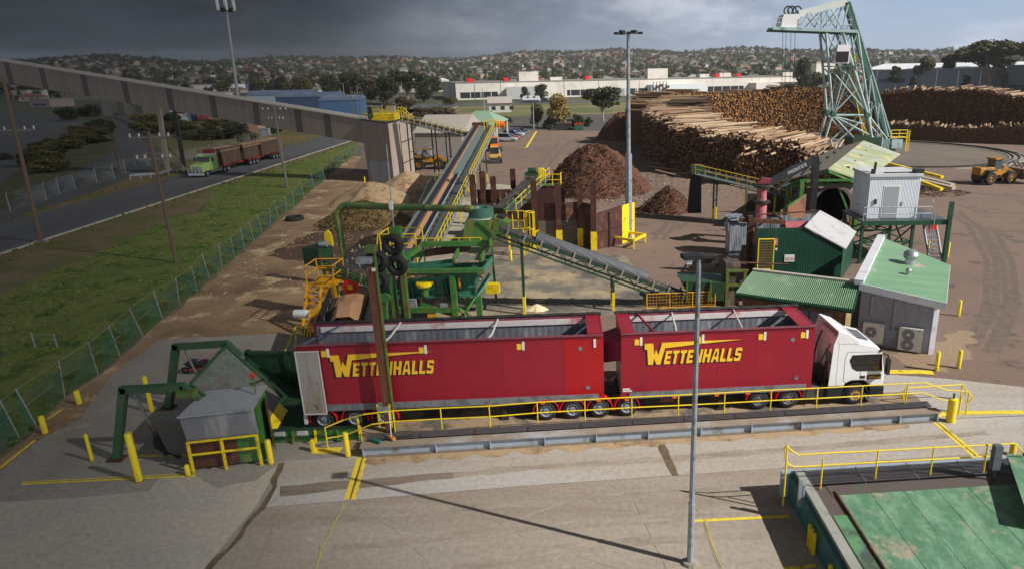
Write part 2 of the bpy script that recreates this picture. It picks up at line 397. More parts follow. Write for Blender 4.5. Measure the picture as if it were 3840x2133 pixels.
mb=ring(CR-.55,CR-.43,.104,.26);mb2=ring(CR+.43,CR+.55,.104,.26);
o=solo('crane_rail',mb,dark_metal,'inner steel rail of the round crane track','rail');solo('crane_rail',mb2,dark_metal,'outer steel rail of the round crane track','rail')
struct('crane_track_kerb',ring(CR+1.25,CR+1.6,0,.22),concrete)
mb=MB();mb.face(*[(CX+19.8*math.cos(i*math.pi/32),CY+19.8*math.sin(i*math.pi/32),.012)for i in range(64)])
struct('crane_circle_floor',mb,pm('crane_circle_asphalt',srgb(110,102,94),srgb(98,92,86),world=True,scale=.25,rough=.95,stain=srgb(122,108,94),ss=.1,amt=.4,soft=.3))
apron_mat=pm('dirty_apron_concrete',srgb(174,163,150),srgb(160,150,138),world=True,scale=.35,rough=.93,stain=srgb(142,129,116),ss=.22,amt=.46,soft=.22,stain2=srgb(184,174,160),s2=.5,a2=.08,bump=.3,bs=14,streak=(.22,1.3,1))
dk_mat=pm('weighbridge_concrete',srgb(188,183,177),srgb(176,171,165),world=True,scale=.8,rough=.93,stain=srgb(162,149,135),ss=.25,amt=.42,soft=.25,bump=.15,bs=20,streak=(.15,1.5,1))
sheet('apron',gp((785,2133),(985,1902),(1920,1826),(2536,1782),(2900,1756),(3840,1690))+[V((30,24,0)),V((24,8,0)),V((0,8,0)),V((-14,14,0))],.012,apron_mat)
weigh=gp((1067,1728),(985,1902),(1920,1825),(2536,1781),(2900,1756),(2990,1748),(3840,1690),(3840,1560),(3510,1572),(1365,1708))
sheet('weighbridge_deck',weigh,.016,dk_mat)
ramp_mat=pm('pale_gravel_concrete',srgb(184,180,172),srgb(170,165,157),world=True,scale=1.5,rough=.95,stain=srgb(190,176,154),ss=.12,amt=.4,soft=.3,stain2=srgb(148,142,134),s2=2.2,a2=.12,bump=.25,bs=25)
conc_left=gp((596,1272),(960,1254),(1240,1240),(1300,1500),(1365,1712),(1067,1730),(985,1902),(785,2133))+[V((-14,14,0)),V((-36,14,0)),V((-34,22,0))]+gp((0,1770),(149,1648),(298,1573),(417,1409))
sheet('grey_concrete_yard',conc_left,.013,pm('grey_yard_concrete',srgb(164,159,151),srgb(148,143,136),world=True,scale=.5,rough=.93,stain=srgb(132,122,111),ss=.18,amt=.4,soft=.25,stain2=srgb(158,148,132),s2=.5,a2=.2,bump=.12,bs=10))
sheet('gravel_ramp',gp((-40,1885),(250,1868),(557,1841),(596,1795),(650,1782),(735,1784),(815,1832),(870,1815),(960,1802),(1000,1770),(1050,1740),(960,1900),(770,2133))+[V((-15,13.5,0)),V((-34,13.5,0))],.018,ramp_mat,jagged=(1.5,.07))
sheet('far_road_slab',gp((3500,1570),(3840,1556),(3840,1450),(3560,1420),(3300,1400),(3220,1400),(3290,1540)),.008,dk_mat)
truck_strip=gp((1365,1700),(3520,1568),(3420,1470),(2340,1490),(1100,1560))
strip_mat=pm('sawdust_strewn_concrete',srgb(176,152,122),srgb(156,134,106),world=True,scale=.7,rough=.95,stain=srgb(96,90,82),ss=.45,amt=.42,soft=.1,bump=.4,bs=9)
sheet('truck_lane',truck_strip,.020,strip_mat,jagged=(1.5,.08))
sd_edge=[]
for i in range(41):
 t=i/40;p=g(1380+(3400-1380)*t,1712+(1588-1712)*t);sd_edge.append(p)
low=[V((p.x,p.y-(.25+.55*abs(math.sin(i*1.1+.4))*(1-.5*i/40)),0))for i,p in enumerate(sd_edge)]
sheet('sawdust_drift',sd_edge+low[::-1],.024,sawdust)
gap_mat=pm('joint_dirt',srgb(104,88,68),world=True,var=.5,scale=2,rough=.95)
crack_mat=pm('sawdust_filled_crack',srgb(166,152,132),world=True,var=.2,scale=1.5,rough=.95)
ycrack=pm('worn_yellow_line',srgb(206,188,96),srgb(168,152,112),world=True,scale=2.5,rough=.9)
def ribbon(mb,px,w,z,wob=.0,seed=1):
 r=random.Random(seed);P=[]
 pts=[g(*p)for p in px]
 for a,b in zip(pts,pts[1:]):
  n=max(1,int((b-a).length/.5))
  for i in range(n):P.append(a.lerp(b,i/n)+V((r.uniform(-wob,wob),r.uniform(-wob,wob),0)))
 P.append(pts[-1]);prev=None
 for i,p in enumerate(P):
  d=(P[min(i+1,len(P)-1)]-P[max(i-1,0)]).normalized();n=V((-d.y,d.x,0))*w/2*r.uniform(.6,1.3)if wob else V((-d.y,d.x,0))*w/2
  q=(V((p.x,p.y,z))+n,V((p.x,p.y,z))-n)
  if prev:mb.face(prev[0],prev[1],q[1],q[0])
  prev=q
 return mb
mb=MB()
for k,(px,wd)in enumerate([([(1325,1875),(1490,1990),(1560,2060),(1620,2130)],.05),([(1290,1890),(1210,2040),(1185,2133)],.06),([(1786,1903),(1860,1955),(1960,2010)],.04),([(1840,2000),(1880,1970),(1990,1930),(2150,1870)],.05),([(2020,2133),(2130,2060),(2260,2020),(2390,1985)],.07),([(1990,2090),(2130,2060)],.05),([(2380,1880),(2410,1940),(2500,2133)],.03),([(2600,1880),(2640,1960),(2700,2133)],.03),([(1060,1900),(1010,2020),(960,2133)],.04),([(2170,2085),(2330,2133)],.04),([(2100,1870),(2520,1835),(2800,1850)],.03)]):
 ribbon(mb,px,wd,.0202+.0004*k,.04,k)
struct('pavement_cracks',mb,crack_mat)
mb=MB();ribbon(mb,[(2640,1940),(2670,2040),(2710,2133)],.06,.0254,.02,5);ribbon(mb,[(1300,1885),(1235,2000),(1205,2060),(1185,2133)],.07,.0262,.03,9)
struct('worn_yellow_lines',mb,ycrack)
ypaint=pm('road_yellow_paint',srgb(226,200,56),world=True,var=.1,scale=2,rough=.8,stain=srgb(120,104,70),ss=1.6,amt=.16)
mb=MB()
ribbon(mb,[(1352,1712),(1303,1872)],.26,.022);ribbon(mb,[(1369,1714),(1325,1872)],.2,.022)
ribbon(mb,[(3507,1584),(3650,1708)],.2,.022);ribbon(mb,[(3522,1584),(3668,1708)],.14,.022)
ribbon(mb,[(2600,1953),(2960,1935)],.14,.022);ribbon(mb,[(3500,1560),(3560,1548),(3840,1545)],.34,.0245)
ribbon(mb,[(3320,1394),(3450,1394),(3500,1398)],.5,.0245);ribbon(mb,[(2940,2133),(3060,2120)],.14,.022)
ribbon(mb,[(82,1815),(735,1783)],.12,.0245);ribbon(mb,[(82,1808),(690,1776)],.06,.0245)
ribbon(mb,[(0,1755),(132,1650)],.14,.0245);ribbon(mb,[(175,1573),(235,1535)],.12,.0245);ribbon(mb,[(520,1710),(715,1708)],.12,.0245)
ribbon(mb,[(1176,1690),(1280,1688)],.5,.0245)
ribbon(mb,[(1974,555),(2012,493)],.5,.016);ribbon(mb,[(1935,555),(1974,555)],.3,.0165)
struct('painted_yellow_lines',mb,ypaint)
mb=MB()
ribbon(mb,[(2467,1640),(2500,1712),(2533,1783)],.34,.022,.02,3);ribbon(mb,[(1361,1712),(1313,1872)],.07,.0235,.01,2);ribbon(mb,[(3514,1584),(3660,1710)],.06,.0235)
ribbon(mb,[(1064,1732),(1020,1830),(985,1902),(920,1980),(860,2050),(780,2133)],.22,.0225,.10,4)
struct('drain_joints',mb,gap_mat)
mb=MB()
for a,b,wd in[((1930,514),(1965,511),.2),((1900,527),(1938,525),.2),((1895,535),(1938,533),.2),((1895,543),(1938,541),.2)]:ribbon(mb,[a,b],wd,.017)
struct('parking_bay_lines',mb,pm('white_line_paint',srgb(200,200,196),world=True,var=.1,rough=.8))
tk_m=pm('tyre_track_dirt',srgb(104,90,81),srgb(116,100,90),world=True,scale=1.5,rough=.95);mb=MB()
for k,px in enumerate([[(3560,800),(3640,850),(3740,870),(3840,865)],[(3600,770),(3680,800),(3840,800)],[(3620,1300),(3700,1150),(3700,980),(3640,860),(3560,790)],[(3700,1320),(3780,1150),(3760,980),(3690,860)],[(2450,900),(2500,840),(2420,760),(2430,650)],[(2520,1000),(2600,930),(2500,790),(2480,660)],[(2160,520),(2190,600),(2430,690)],[(2100,530),(2040,600),(2000,660)],[(3100,600),(3250,660),(3560,720),(3830,740)]]):
 for dx in(0,34):ribbon(mb,[(x+dx,y)for x,y in px],.55,.0071+.0001*(2*k+(dx>0)),.03,k)
struct('tyre_tracks',mb,tk_m)
mb=MB();tm2=pm('tyre_marks_on_concrete',srgb(150,138,125),srgb(166,155,142),world=True,scale=.9,rough=.93,streak=(.4,1.5,1))
for k,px in enumerate([[(1100,1960),(1700,1905),(2400,1862),(2880,1822)],[(1250,2060),(1900,1985),(2500,1940),(2900,1930)],[(1700,2133),(2100,2060),(2500,2020),(2960,2000)],[(1150,1835),(2000,1752),(2480,1722),(3400,1650)],[(2600,1712),(3100,1672),(3700,1622)]]):ribbon(mb,px,.42,.0186+.0002*k,.02,k)
struct('tyre_marks',mb,tm2)
sd2=gp((3330,1330),(3400,1300),(3440,1330),(3560,1250),(3650,1230),(3640,1330),(3560,1400),(3480,1390),(3400,1370));sheet('sawdust_spill',sd2,.0105,pm('scattered_sawdust',srgb(164,140,112),srgb(138,118,98),world=True,scale=.9,rough=.95),jagged=(.5,.35))
pud=gp((1275,1030),(1290,945),(1370,890),(1440,872),(1500,900),(1460,985),(1390,1010),(1330,1040))
sheet('puddle',pud,.016,pm('puddle_water',srgb(44,36,34),world=True,var=.2,scale=.5,rough=.12,stain=srgb(60,48,40),ss=.3,amt=.3),jagged=(.6,.15))
st=gp((1000,960),(1150,880),(1290,800),(1420,850),(1350,1050),(1260,1060),(1180,990))
sheet('wet_bark_patch',st,.0125,pm('wet_bark_soil',srgb(104,76,56),srgb(78,58,44),world=True,scale=.6,rough=.9,stain=srgb(140,112,84),ss=.4,amt=.3,bump=.6,bs=5),jagged=(.8,.5))
oil=pm('tyre_worn_concrete',srgb(124,110,98),srgb(140,126,112),world=True,scale=1.2,rough=.9,streak=(.2,2,1))
sheet('tyre_worn_strip',gp((1050,1822),(1700,1770),(1700,1792),(1050,1862)),.0195,oil,jagged=(.7,.07))
sheet('yard_patch',gp((2500,900),(2640,800),(2860,740),(2900,1000),(2700,1150),(2560,1080)),.009,yard_mat)  # same material as the yard around it
def seg(a,b,w):
 return[(a[0],a[1]),(a[0]+w,a[1]),(b[0]+w,b[1]),(b[0],b[1])]
def rc(x0,x1,y0,y1):return[(x0,y0),(x1,y0),(x1,y1),(x0,y1)]
GL={'E':(.8,[rc(0,.32,0,1),rc(.32,.8,0,.22),rc(.32,.72,.4,.6),rc(.32,.8,.78,1)]),'T':(.8,[rc(0,.8,.78,1),rc(.24,.56,0,.78)]),'N':(.95,[rc(0,.3,0,1),rc(.65,.95,0,1),[(.3,1),(.3,.62),(.65,0),(.65,.38)]]),'H':(.95,[rc(0,.32,0,1),rc(.63,.95,0,1),rc(.32,.63,.4,.62)]),'A':(1.0,[[(0,0),(.3,0),(.36,.2),(.36,1),(.28,1)],[(1,0),(.7,0),(.64,.2),(.64,1),(.72,1)],rc(.36,.64,.2,.4),[(.36,.62),(.5,.86),(.64,.62),(.64,1),(.36,1)]]),'L':(.75,[rc(0,.32,0,1),rc(.32,.75,0,.22)]),'S':(.85,[[(0,.1),(.12,0),(.72,0),(.85,.12),(.55,.22),(.28,.22),(0,.3)],[(.85,.12),(.85,.48),(.72,.6),(.55,.4),(.55,.22)],[(.72,.6),(.28,.62),(.12,.42),(.55,.4)],[(.28,.62),(.28,.78),(0,.9),(0,.52),(.12,.42)],[(0,.9),(.12,1),(.72,1),(.85,.88),(.85,.72),(.55,.78),(.28,.78)]]),'P':(.8,[rc(0,.26,0,1),rc(.26,.8,.8,1),rc(.54,.8,.6,.8),rc(.26,.8,.42,.6)]),'R':(.82,[rc(0,.26,0,1),rc(.26,.8,.8,1),rc(.54,.8,.6,.8),rc(.26,.8,.42,.6),[(.4,.42),(.66,.42),(.84,0),(.58,0)]]),'I':(.28,[rc(0,.26,0,1)]),'C':(.78,[rc(0,.26,0,1),rc(.26,.78,.78,1),rc(.26,.78,0,.22)]),}
def word(mb,txt,x,z,h,wd,P,shear=.16,gapk=.14):
 for ch in txt:
  adv,polys=GL[ch]
  for p in polys:mb.face(*[P(x+u*wd+v*h*shear,z+v*h)for u,v in p])
  x+=(adv+gapk)*wd
 return x
def wettenhalls(mb,P,x0=0.0,z0=0.0,s=1.0):
 """big W with a long swoosh, smaller slanted capitals; 4.6 m by 1.08 m at s = 1"""
 f=lambda pts:mb.face(*[P(x0+u*s,z0+v*s)for u,v in pts])
 f([(-.02,1.05),(-.02,.76),(.1,.76),(.14,0),(.36,0),(.42,.3),(.42,.5),(.37,1.05)])
 f([(.42,.3),(.52,.0),(.70,.0),(.92,.79),(.78,1.07),(.62,.48),(.5,.74),(.42,.5)])
 f([(.78,1.07),(.92,.79),(2.6,.93),(4.55,1.06),(2.6,1.08)])
 return word(mb,'ETTENHALLS',x0+.86*s,z0,.66*s,.36*s,P,.17,.165)
red=pm('trailer_red_paint',srgb(160,27,47),srgb(150,24,43),scale=.6,var=.06,rough=.45,coat=.08,stain=srgb(138,24,42),ss=.5,amt=.3,soft=.4,streak=(3,3,.25))
red_bright=pm('fresh_red_paint',srgb(172,15,26),var=.05,scale=.5,rough=.35,coat=.25)
red_guard=pm('red_mudguard',srgb(206,36,40),var=.08,rough=.35,coat=.3)
lining=pm('grey_alloy_lining',srgb(136,140,150),srgb(120,124,134),scale=1.2,rough=.5,metal=.25,stain=srgb(166,168,174),ss=.8,amt=.3,streak=(1,1,.3),wave=('X',1.0,.25))
skirt_m=pm('grey_coaming_rail',srgb(132,134,140),var=.1,scale=1.5,rough=.55,metal=.2,stain=srgb(104,104,106),ss=2,amt=.4)
door_m=pm('weathered_grey_door',srgb(172,168,162),srgb(158,155,150),scale=.8,rough=.6,stain=srgb(142,128,112),ss=.7,amt=.32,streak=(3,3,.3))
letter_y=pm('yellow_lettering',srgb(246,196,50),var=.04,rough=.45)
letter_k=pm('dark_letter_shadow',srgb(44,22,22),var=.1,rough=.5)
tarp=pm('black_tarpaulin',srgb(36,35,37),var=.4,scale=6,rough=.7,bump=.4,bs=6)
amber=pm('amber_lamp',srgb(230,110,30),var=.1,rough=.3)
placard=pm('white_placard',srgb(222,222,218),var=.04,rough=.5)
ink=pm('dark_ink',srgb(70,70,76),var=.1,rough=.6)
bow_m=pm('cream_bow_paint',srgb(204,198,190),var=.15,rough=.5)
red_flap=pm('maroon_flap',srgb(110,24,60),var=.15,rough=.6)
def frame_of(a,b):
 d=b-a;return a,d.length,math.atan2(d.y,d.x)
T1=frame_of(g(1160,1614),g(2267,1567));T2=frame_of(g(2331,1564),g(3034,1528))
def xl(fr,px,py):
 o,Ln,a=fr;q=g(px,py)-o;return q.x*math.cos(a)+q.y*math.sin(a)
def mudguard(parent,x,y0,y1,r,z,m,a0=-10,a1=190,name='mudguard'):
 mb=MB();n=12
 for i in range(n):
  t0,t1=R(a0+(a1-a0)*i/n),R(a0+(a1-a0)*(i+1)/n)
  P=lambda t,rr,y:(x+rr*math.cos(t),y,z+rr*math.sin(t))
  mb.hexa([P(t0,r,y0),P(t1,r,y0),P(t1,r,y1),P(t0,r,y1)],[P(t0,r+.05,y0),P(t1,r+.05,y0),P(t1,r+.05,y1),P(t0,r+.05,y1)])
 return mb.build(name,m,parent)
def trailer(fr,label,wheels,opens_rear,lett_x,caps,fresh=None,legs=(),lamps=(),H=4.2,wr_=.5,fairing=None):
 t=thing('chip_trailer',label,'trailer')
 L_=fr[1];W=2.5;z0=.95
 mb=MB();fx0,fx1=fresh or(L_,L_)
 mb.bx(0,fx0,0,.07,z0,H);mb.bx(0,L_,W-.07,W,z0,H);mb.bx(L_-.07,L_,.07,W-.07,z0,H)
 if not opens_rear:mb.bx(0,.07,.07,W-.07,2.6,H)
 body=mb.build('body',red,t)
 mb=MB()
 for k in range(1,int(L_/.9)):mb.bx(k*.9,k*.9+.022,-.004,-.001,z0+.3,H-.02)
 mb.bx(0,L_,-.03,-.001,H-.13,H-.1);mb.build('panel_seams',pm('dark_red_seam',srgb(138,23,40),var=.1),t)
 if fresh:
  p=MB().bx(fx0+.002,L_,0.001,.07,z0,H).build('side_panel',red_bright,t);p['label']='brighter red repainted side panel'
 mb=MB();mb.bx(.08,L_-.08,.075,.1,1.25,H-.02);mb.bx(.08,L_-.08,W-.1,W-.075,1.25,H-.02);mb.bx(L_-.1,L_-.075,.1,W-.1,1.25,H-.02)
 mb.build('lining',lining,t)
 MB().bx(.05,L_-.05,.08,W-.08,1.1,1.25).build('floor',dark_metal,t)
 mb=MB();mb.bar((0,-.02,H+.02),(L_,-.02,H+.02),.12,.06);mb.bar((0,W+.02,H+.02),(L_,W+.02,H+.02),.12,.06)
 mb.build('top_rail',pm('top_rail_metal',srgb(126,70,80),var=.2,rough=.5),t)
 mb=MB();n=40
 mb.path([(L_*i/n,W+.02+.02*math.sin(i*1.7),H+.13+.012*math.sin(i*2.3))for i in range(n+1)],.085,8)
 mb.build('tarp_roll',tarp,t,True)
 MB().bx(0.3,L_-.3,W-.17,W-.11,H-.30,H-.04).build('white_rail',pm('pale_inner_rail',srgb(214,206,204),var=.1,stain=srgb(190,90,96),ss=.5,amt=.3),t)
 for cx in caps:
  mb=MB();mb.bx(cx,cx+.62,.0,W,H+.055,H+.10)
  c=mb.build('cap_plate',red,t)
 for bx_ in(L_*.28,L_*.62):
  mb=MB();mb.path([(bx_,.03,H),(bx_+.1,.8,H-.06),(bx_+.22,W-.05,H+.02)],.045,6);mb.build('bow',bow_m,t)
 if not opens_rear:
  mb=MB();mb.path([(1.5,.02,H+.03),(1.05,W-.05,H+.05)],.06,6);mb.build('bow',red,t)
 mb=MB();mb.bx(.35,L_-.25,-.035,-.004,z0+.02,z0+.34)
 for k in range(int(L_/.6)):mb.bx(.5+k*.6,.56+k*.6,-.041,-.036,z0+.1,z0+.14)
 mb.build('coaming_rail',skirt_m,t)
 mb=MB();mb.bx(.6,L_-.3,.7,.95,.62,1.08);mb.bx(.6,L_-.3,1.55,1.8,.62,1.08)
 for k in range(9):mb.bx(.6+(L_-1.4)*k/8,.7+(L_-1.4)*k/8,.1,2.4,.95,1.05)
 mb.build('chassis',dark_metal,t)
 for x in wheels:
  wheel(t,(x,.17,wr_),wr_,.28,steel,side=-1);wheel(t,(x,W-.17,wr_),wr_,.28,steel,side=1)
  mudguard(t,x,.0,.36,wr_+.07,wr_,red_guard);mudguard(t,x,W-.36,W,wr_+.07,wr_,red_guard)
  MB().tube((x,.2,wr_),(x,W-.2,wr_),.07,8).build('axle',dark_metal,t)
 for x in legs:
  mb=MB();mb.bx(x,x+.16,.25,.42,.12,1.0);mb.bx(x-.1,x+.26,.18,.5,.03,.12);mb.bar((x+.08,.33,.5),(x-.9,.5,1.0),.05)
  mb.build('landing_leg',dark_metal,t)
 for x in lamps:MB().bx(x,x+.2,-.06,-.036,z0-.06,z0+.03).build('side_lamp',amber,t)
 for i,x in enumerate((L_*.095,L_*.41,L_*.73,L_-.45)):
  mb=MB();mb.bx(x,x+.11,-.04,-.005,H-.58,H-.18)
  r_=mb.build('clip',placard,t)
  if not(i==3 and fresh):MB().bx(x-.24,x-.005,-.02,-.004,H-.56,H-.28).build('reflector',letter_y,t)
 for x,z in((L_-1.05,H-.62),(L_-.75,1.62)):
  MB().lathe([(.10,-.02),(.10,-.008)],(x,0,z),14,'Y').build('hatch_disc',skirt_m,t)
 P1=lambda u,v:(u,-.014,v);P0=lambda u,v:(u,-.006,v)
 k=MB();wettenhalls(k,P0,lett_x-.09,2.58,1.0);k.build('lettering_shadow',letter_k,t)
 k=MB();wettenhalls(k,P1,lett_x,2.64,1.0);k.build('lettering',letter_y,t)
 return t
xs=[xl(T1,1218,1612),xl(T1,1336,1607),xl(T1,1448,1603)]
t1=trailer(T1,'longer rear red chip trailer with grey door folded open at its tail',xs,True,1.42,(T1[1]-.72,),(T1[1]-1.75,T1[1]),(xl(T1,1885,1592),),(xl(T1,2030,1585),xl(T1,2240,1580),xl(T1,1830,1590)))
mb=MB();mb.bx(-.02,.98,-.17,-.09,.92,3.98);d=mb.build('rear_door',door_m,t1)
mb=MB();
for a in((-.04,1.0,-.19,-.172,.90,.95),(-.04,1.0,-.19,-.172,3.95,4.0),(-.04,.01,-.19,-.172,.95,3.95),(.95,1.0,-.19,-.172,.95,3.95)):mb.bx(*a)
mb.build('door_edge',pm('pale_door_edge',srgb(206,204,200),var=.1),d)
mb=MB();mb.bx(.45,.49,-.18,-.171,1.3,1.4);mb.bx(.56,.6,-.18,-.171,1.15,1.36);mb.bx(.3,.34,-.18,-.171,2.2,2.24);mb.bx(.7,.76,-.18,-.171,2.4,2.43)
mb.build('hinge_marks',dark_metal,d)
MB().bx(-.06,1.3,2.42,2.5,3.9,4.3).build('rear_header',red_flap,t1)
mb=MB();mb.bar((.1,.1,4.15),(1.2,2.4,4.2),.07);mb.build('bow',pm('blue_grey_bow',srgb(84,96,120)),t1)
MB().bx(-.12,.02,.05,.5,.7,1.0).build('tail_lamp_box',red_guard,t1)
MB().bx(-.15,.0,-.02,.1,.35,.8).build('mudflap',placard,t1)
ox=T1[2];place(t1,T1[0],ox)
xs2=[xl(T2,2050,1579),xl(T2,2149,1574),xl(T2,2250,1568),xl(T2,2352,1563)]
t2=trailer(T2,'shorter front red chip trailer coupled behind the white cab',xs2,False,1.1,(0.0,T2[1]-.85),None,(xl(T2,2700,1548),),(.15,2.4,4.4,5.9))
mb=MB();mb.hexa([(-1.0,1.1,2.35),(.0,.35,2.75),(.0,2.1,2.75),(-1.0,2.3,2.35)],[(-.95,1.1,3.35),(.0,.35,3.75),(.0,2.1,3.75),(-.95,2.3,3.35)])
mb.build('chute_flap',red_flap,t2)
mb=MB();mb.bx(-4.0,.3,.75,1.75,.72,1.02);mb.bx(-4.0,.4,.5,.62,.75,.95);mb.bx(-4.0,.4,1.88,2.0,.75,.95);mb.build('rear_frame',dark_metal,t2)
mb=MB();mb.bx(.0,.03,.1,2.4,1.0,2.6);mb.build('rear_door',pm('pale_alloy_door',srgb(186,186,188),var=.1,metal=.2,rough=.4,stain=srgb(120,116,116),ss=1,amt=.3),t2)
mb=MB();mb.bx(.06,.4,-.012,-.004,1.42,1.5);mb.bx(.06,.5,-.012,-.004,1.33,1.39);mb.build('maker_plate',placard,t2)
mb=MB();
for k in range(4):mb.bx(1.85+k*.16,1.95+k*.16,-.05,-.042,.74,.90)
mb.build('plate_text',pm('dim_red_lettering',srgb(96,26,28)),t2)
place(t2,T2[0],T2[2])
tr=thing('prime_mover','white truck cab with a dark side window pulling the red trailers','truck cab')
FX=xl(T2,3299,1513);W=2.5
xr=lambda px,py:xl(T2,px,py)
wx=[xr(2846,1541),xr(2957,1535)];fw=xr(3206,1521)
mb=MB();mb.bx(wx[0]-.9,FX-.3,.72,.95,.6,.95);mb.bx(wx[0]-.9,FX-.3,1.55,1.78,.6,.95);mb.bx(wx[0]-.2,wx[1]+.3,.75,1.75,.96,1.12)
mb.build('chassis',dark_metal,tr)
for x in wx:
 wheel(tr,(x,.18,.52),.52,.3,chrome,side=-1);wheel(tr,(x,W-.18,.52),.52,.3,chrome,side=1)
 mudguard(tr,x,.0,.42,.60,.52,red_guard,5,175);mudguard(tr,x,W-.42,W,.60,.52,red_guard,5,175)
wheel(tr,(fw,.2,.52),.52,.3,chrome,side=-1);wheel(tr,(fw,W-.2,.52),.52,.3,chrome,side=1)
mb=MB()
for i in range(10):
 a=i*math.pi/5;mb.box((fw+.2*math.cos(a),.03,.52+.2*math.sin(a)),(.06,.03,.06))
mb.build('wheel_nut_covers',letter_y,tr)
mb=MB();x0,x1=xr(3008,1531),xr(3072,1528)
mb.bx(x0,x1,.06,.7,.38,1.05);mb.build('fuel_tank',chrome,tr,bevel=.08)
mb=MB();mb.bx(x0+.15,x0+.19,.05,.075,.36,1.07);mb.build('tank_strap',dark_metal,tr);MB().bx(x1-.2,x1-.16,.05,.075,.36,1.07).build('tank_strap',dark_metal,tr)
black_pl=pm('black_plastic',srgb(38,42,44),var=.15,rough=.5)
mb=MB();mb.bx(x1+.06,x1+.42,.12,.7,.4,.98);mb.lathe([(.12,0),(.12,.12)],(x1+.22,.3,.98),12);mb.build('urea_tank',black_pl,tr)
bx0,bx1=xr(3098,1527),fw-.62
MB().bx(bx0,bx1,.03,.6,.36,1.02).build('battery_box',black_pl,tr,bevel=.04)
mudguard(tr,fw,.0,.5,.58,.52,black_pl,0,180,'wheel_arch');mudguard(tr,fw,W-.5,W,.58,.52,black_pl,0,180,'wheel_arch')
cx0=xr(3124,1525)
cab=[(cx0,1.05),(fw-.64,1.02),(fw-.55,1.18),(fw-.3,1.3),(fw+.3,1.3),(fw+.56,1.16),(fw+.66,.98),(FX,.98),(FX+.06,1.2),(FX+.05,1.62),(FX-.06,2.2),(FX-.16,2.72),(FX-.42,3.02),(FX-1.25,3.24),(cx0+.1,3.42),(cx0,3.38)]
mb=MB();mb.extrude([(x,.02,z)for x,z in cab],(0,W-.04,0));cb=mb.build('cab',white_paint,tr,bevel=.07)
mb=MB()
for y0 in(.0,W-.06):mb.extrude([(cx0-.06,y0,3.25),(cx0+1.0,y0,3.2),(FX-1.3,y0,3.29),(cx0+.5,y0,3.68),(cx0+.02,y0,3.86),(cx0-.06,y0,3.84)],(0,.06,0))
mb.extrude([(cx0-.04,.06,3.8),(cx0-.02,.06,3.86),(cx0+.55,.06,3.68),(FX-1.25,.06,3.30),(FX-1.28,.06,3.26),(cx0+.5,.06,3.6)],(0,W-.12,0))
mb.build('roof_spoiler',white_paint,tr,bevel=.015)
mb=MB();mb.extrude([(cx0-.32,-.0,1.1),(cx0+.0,-.0,1.1),(cx0+.0,-.0,3.3),(cx0-.06,-.0,3.7),(cx0-.22,0,3.2)],(0,.05,0))
mb.extrude([(cx0-.32,W-.05,1.1),(cx0,W-.05,1.1),(cx0,W-.05,3.3),(cx0-.06,W-.05,3.7),(cx0-.22,W-.05,3.2)],(0,.05,0));mb.build('side_deflector',white_paint,tr)
mb=MB();mb.extrude([(FX-1.62,.013,2.64),(FX-1.74,.013,2.36),(FX-1.58,.013,1.96),(FX-1.34,.013,1.80),(FX-.08,.013,1.76),(FX-.18,.013,2.64)],(0,.01,0));mb.build('side_window',glass_dark,tr)
mb=MB();mb.hexa([(FX+.052,.2,1.75),(FX+.052,W-.2,1.75),(FX-.145,W-.2,2.68),(FX-.145,.2,2.68)],[(FX+.064,.2,1.75),(FX+.064,W-.2,1.75),(FX-.133,W-.2,2.68),(FX-.133,.2,2.68)]);mb.build('windscreen',glass_dark,tr)
mb=MB();mb.bx(cx0-.012,cx0+.005,.55,1.35,1.95,2.5);mb.build('rear_window',pm('tinted_rear_glass',srgb(70,70,58),rough=.15),tr)
mb=MB();zz=lambda x:3.24+.16*(FX-1.25-x)/(FX-1.25-cx0-.1)
mb.hexa([(FX-1.2,.7,3.232),(FX-.62,.7,3.08),(FX-.62,1.9,3.08),(FX-1.2,1.9,3.232)],[(FX-1.2,.7,3.28),(FX-.62,.7,3.125),(FX-.62,1.9,3.125),(FX-1.2,1.9,3.28)]);mb.build('sunroof',glass_dark,tr)
mb=MB();mb.bx(FX-.62,FX+.1,.0,.3,.42,.95);mb.bx(FX-.3,FX+.12,.3,W-.3,.42,.97);mb.bx(FX-.62,FX+.1,W-.3,W,.42,.95);mb.build('bumper',black_pl,tr,bevel=.03)
MB().bx(FX-.6,FX-.18,-.04,.28,.36,.41).build('step',steel,tr)
mb=MB();mb.bx(FX-.02,FX+.125,.03,.3,.62,.93);mb.build('headlight',pm('lamp_lens',srgb(210,214,220),rough=.15),tr)
mb=MB();mb.bx(FX-.02,FX+.125,W-.3,W-.03,.62,.93);mb.build('headlight',pm('lamp_lens',srgb(210,214,220),rough=.15),tr)
mb=MB();mb.path([(FX-.12,.03,2.66),(FX+.02,-.22,2.62),(FX+.02,-.22,1.7)],.03);mb.bx(FX-.05,FX+.1,-.36,-.1,1.72,2.5);mb.build('mirror',black_pl,tr)
MB().bx(FX-.32,FX-.24,-.02,.02,2.74,2.88).build('camera_pod',black_pl,tr)
MB().bx(FX-1.14,FX-.9,.004,.016,1.42,1.56).build('door_handle',black_pl,tr)
sg=MB().bx(FX-.8,FX-.12,.004,.014,1.36,1.60).build('door_sign',pm('black_sign',srgb(26,26,28),rough=.4),tr)
k=MB();wettenhalls(k,lambda u,v:(u,.0,v),FX-.74,1.40,.125);k.build('sign_lettering',pm('orange_lettering',srgb(240,168,40)),sg)
mb=MB();seam=pm('panel_gap',srgb(120,120,124));
for a,b in(((FX-1.86,2.8),(FX-1.95,2.5)),((FX-1.95,2.5),(FX-1.95,1.35)),((FX-1.95,1.35),(FX-1.8,1.2)),((FX-1.15,1.78),(FX-1.15,1.4)),((FX-1.86,2.8),(FX-.2,2.76))):
 mb.bar((a[0],.016,a[1]),(b[0],.016,b[1]),.012,.012,(0,1,0))
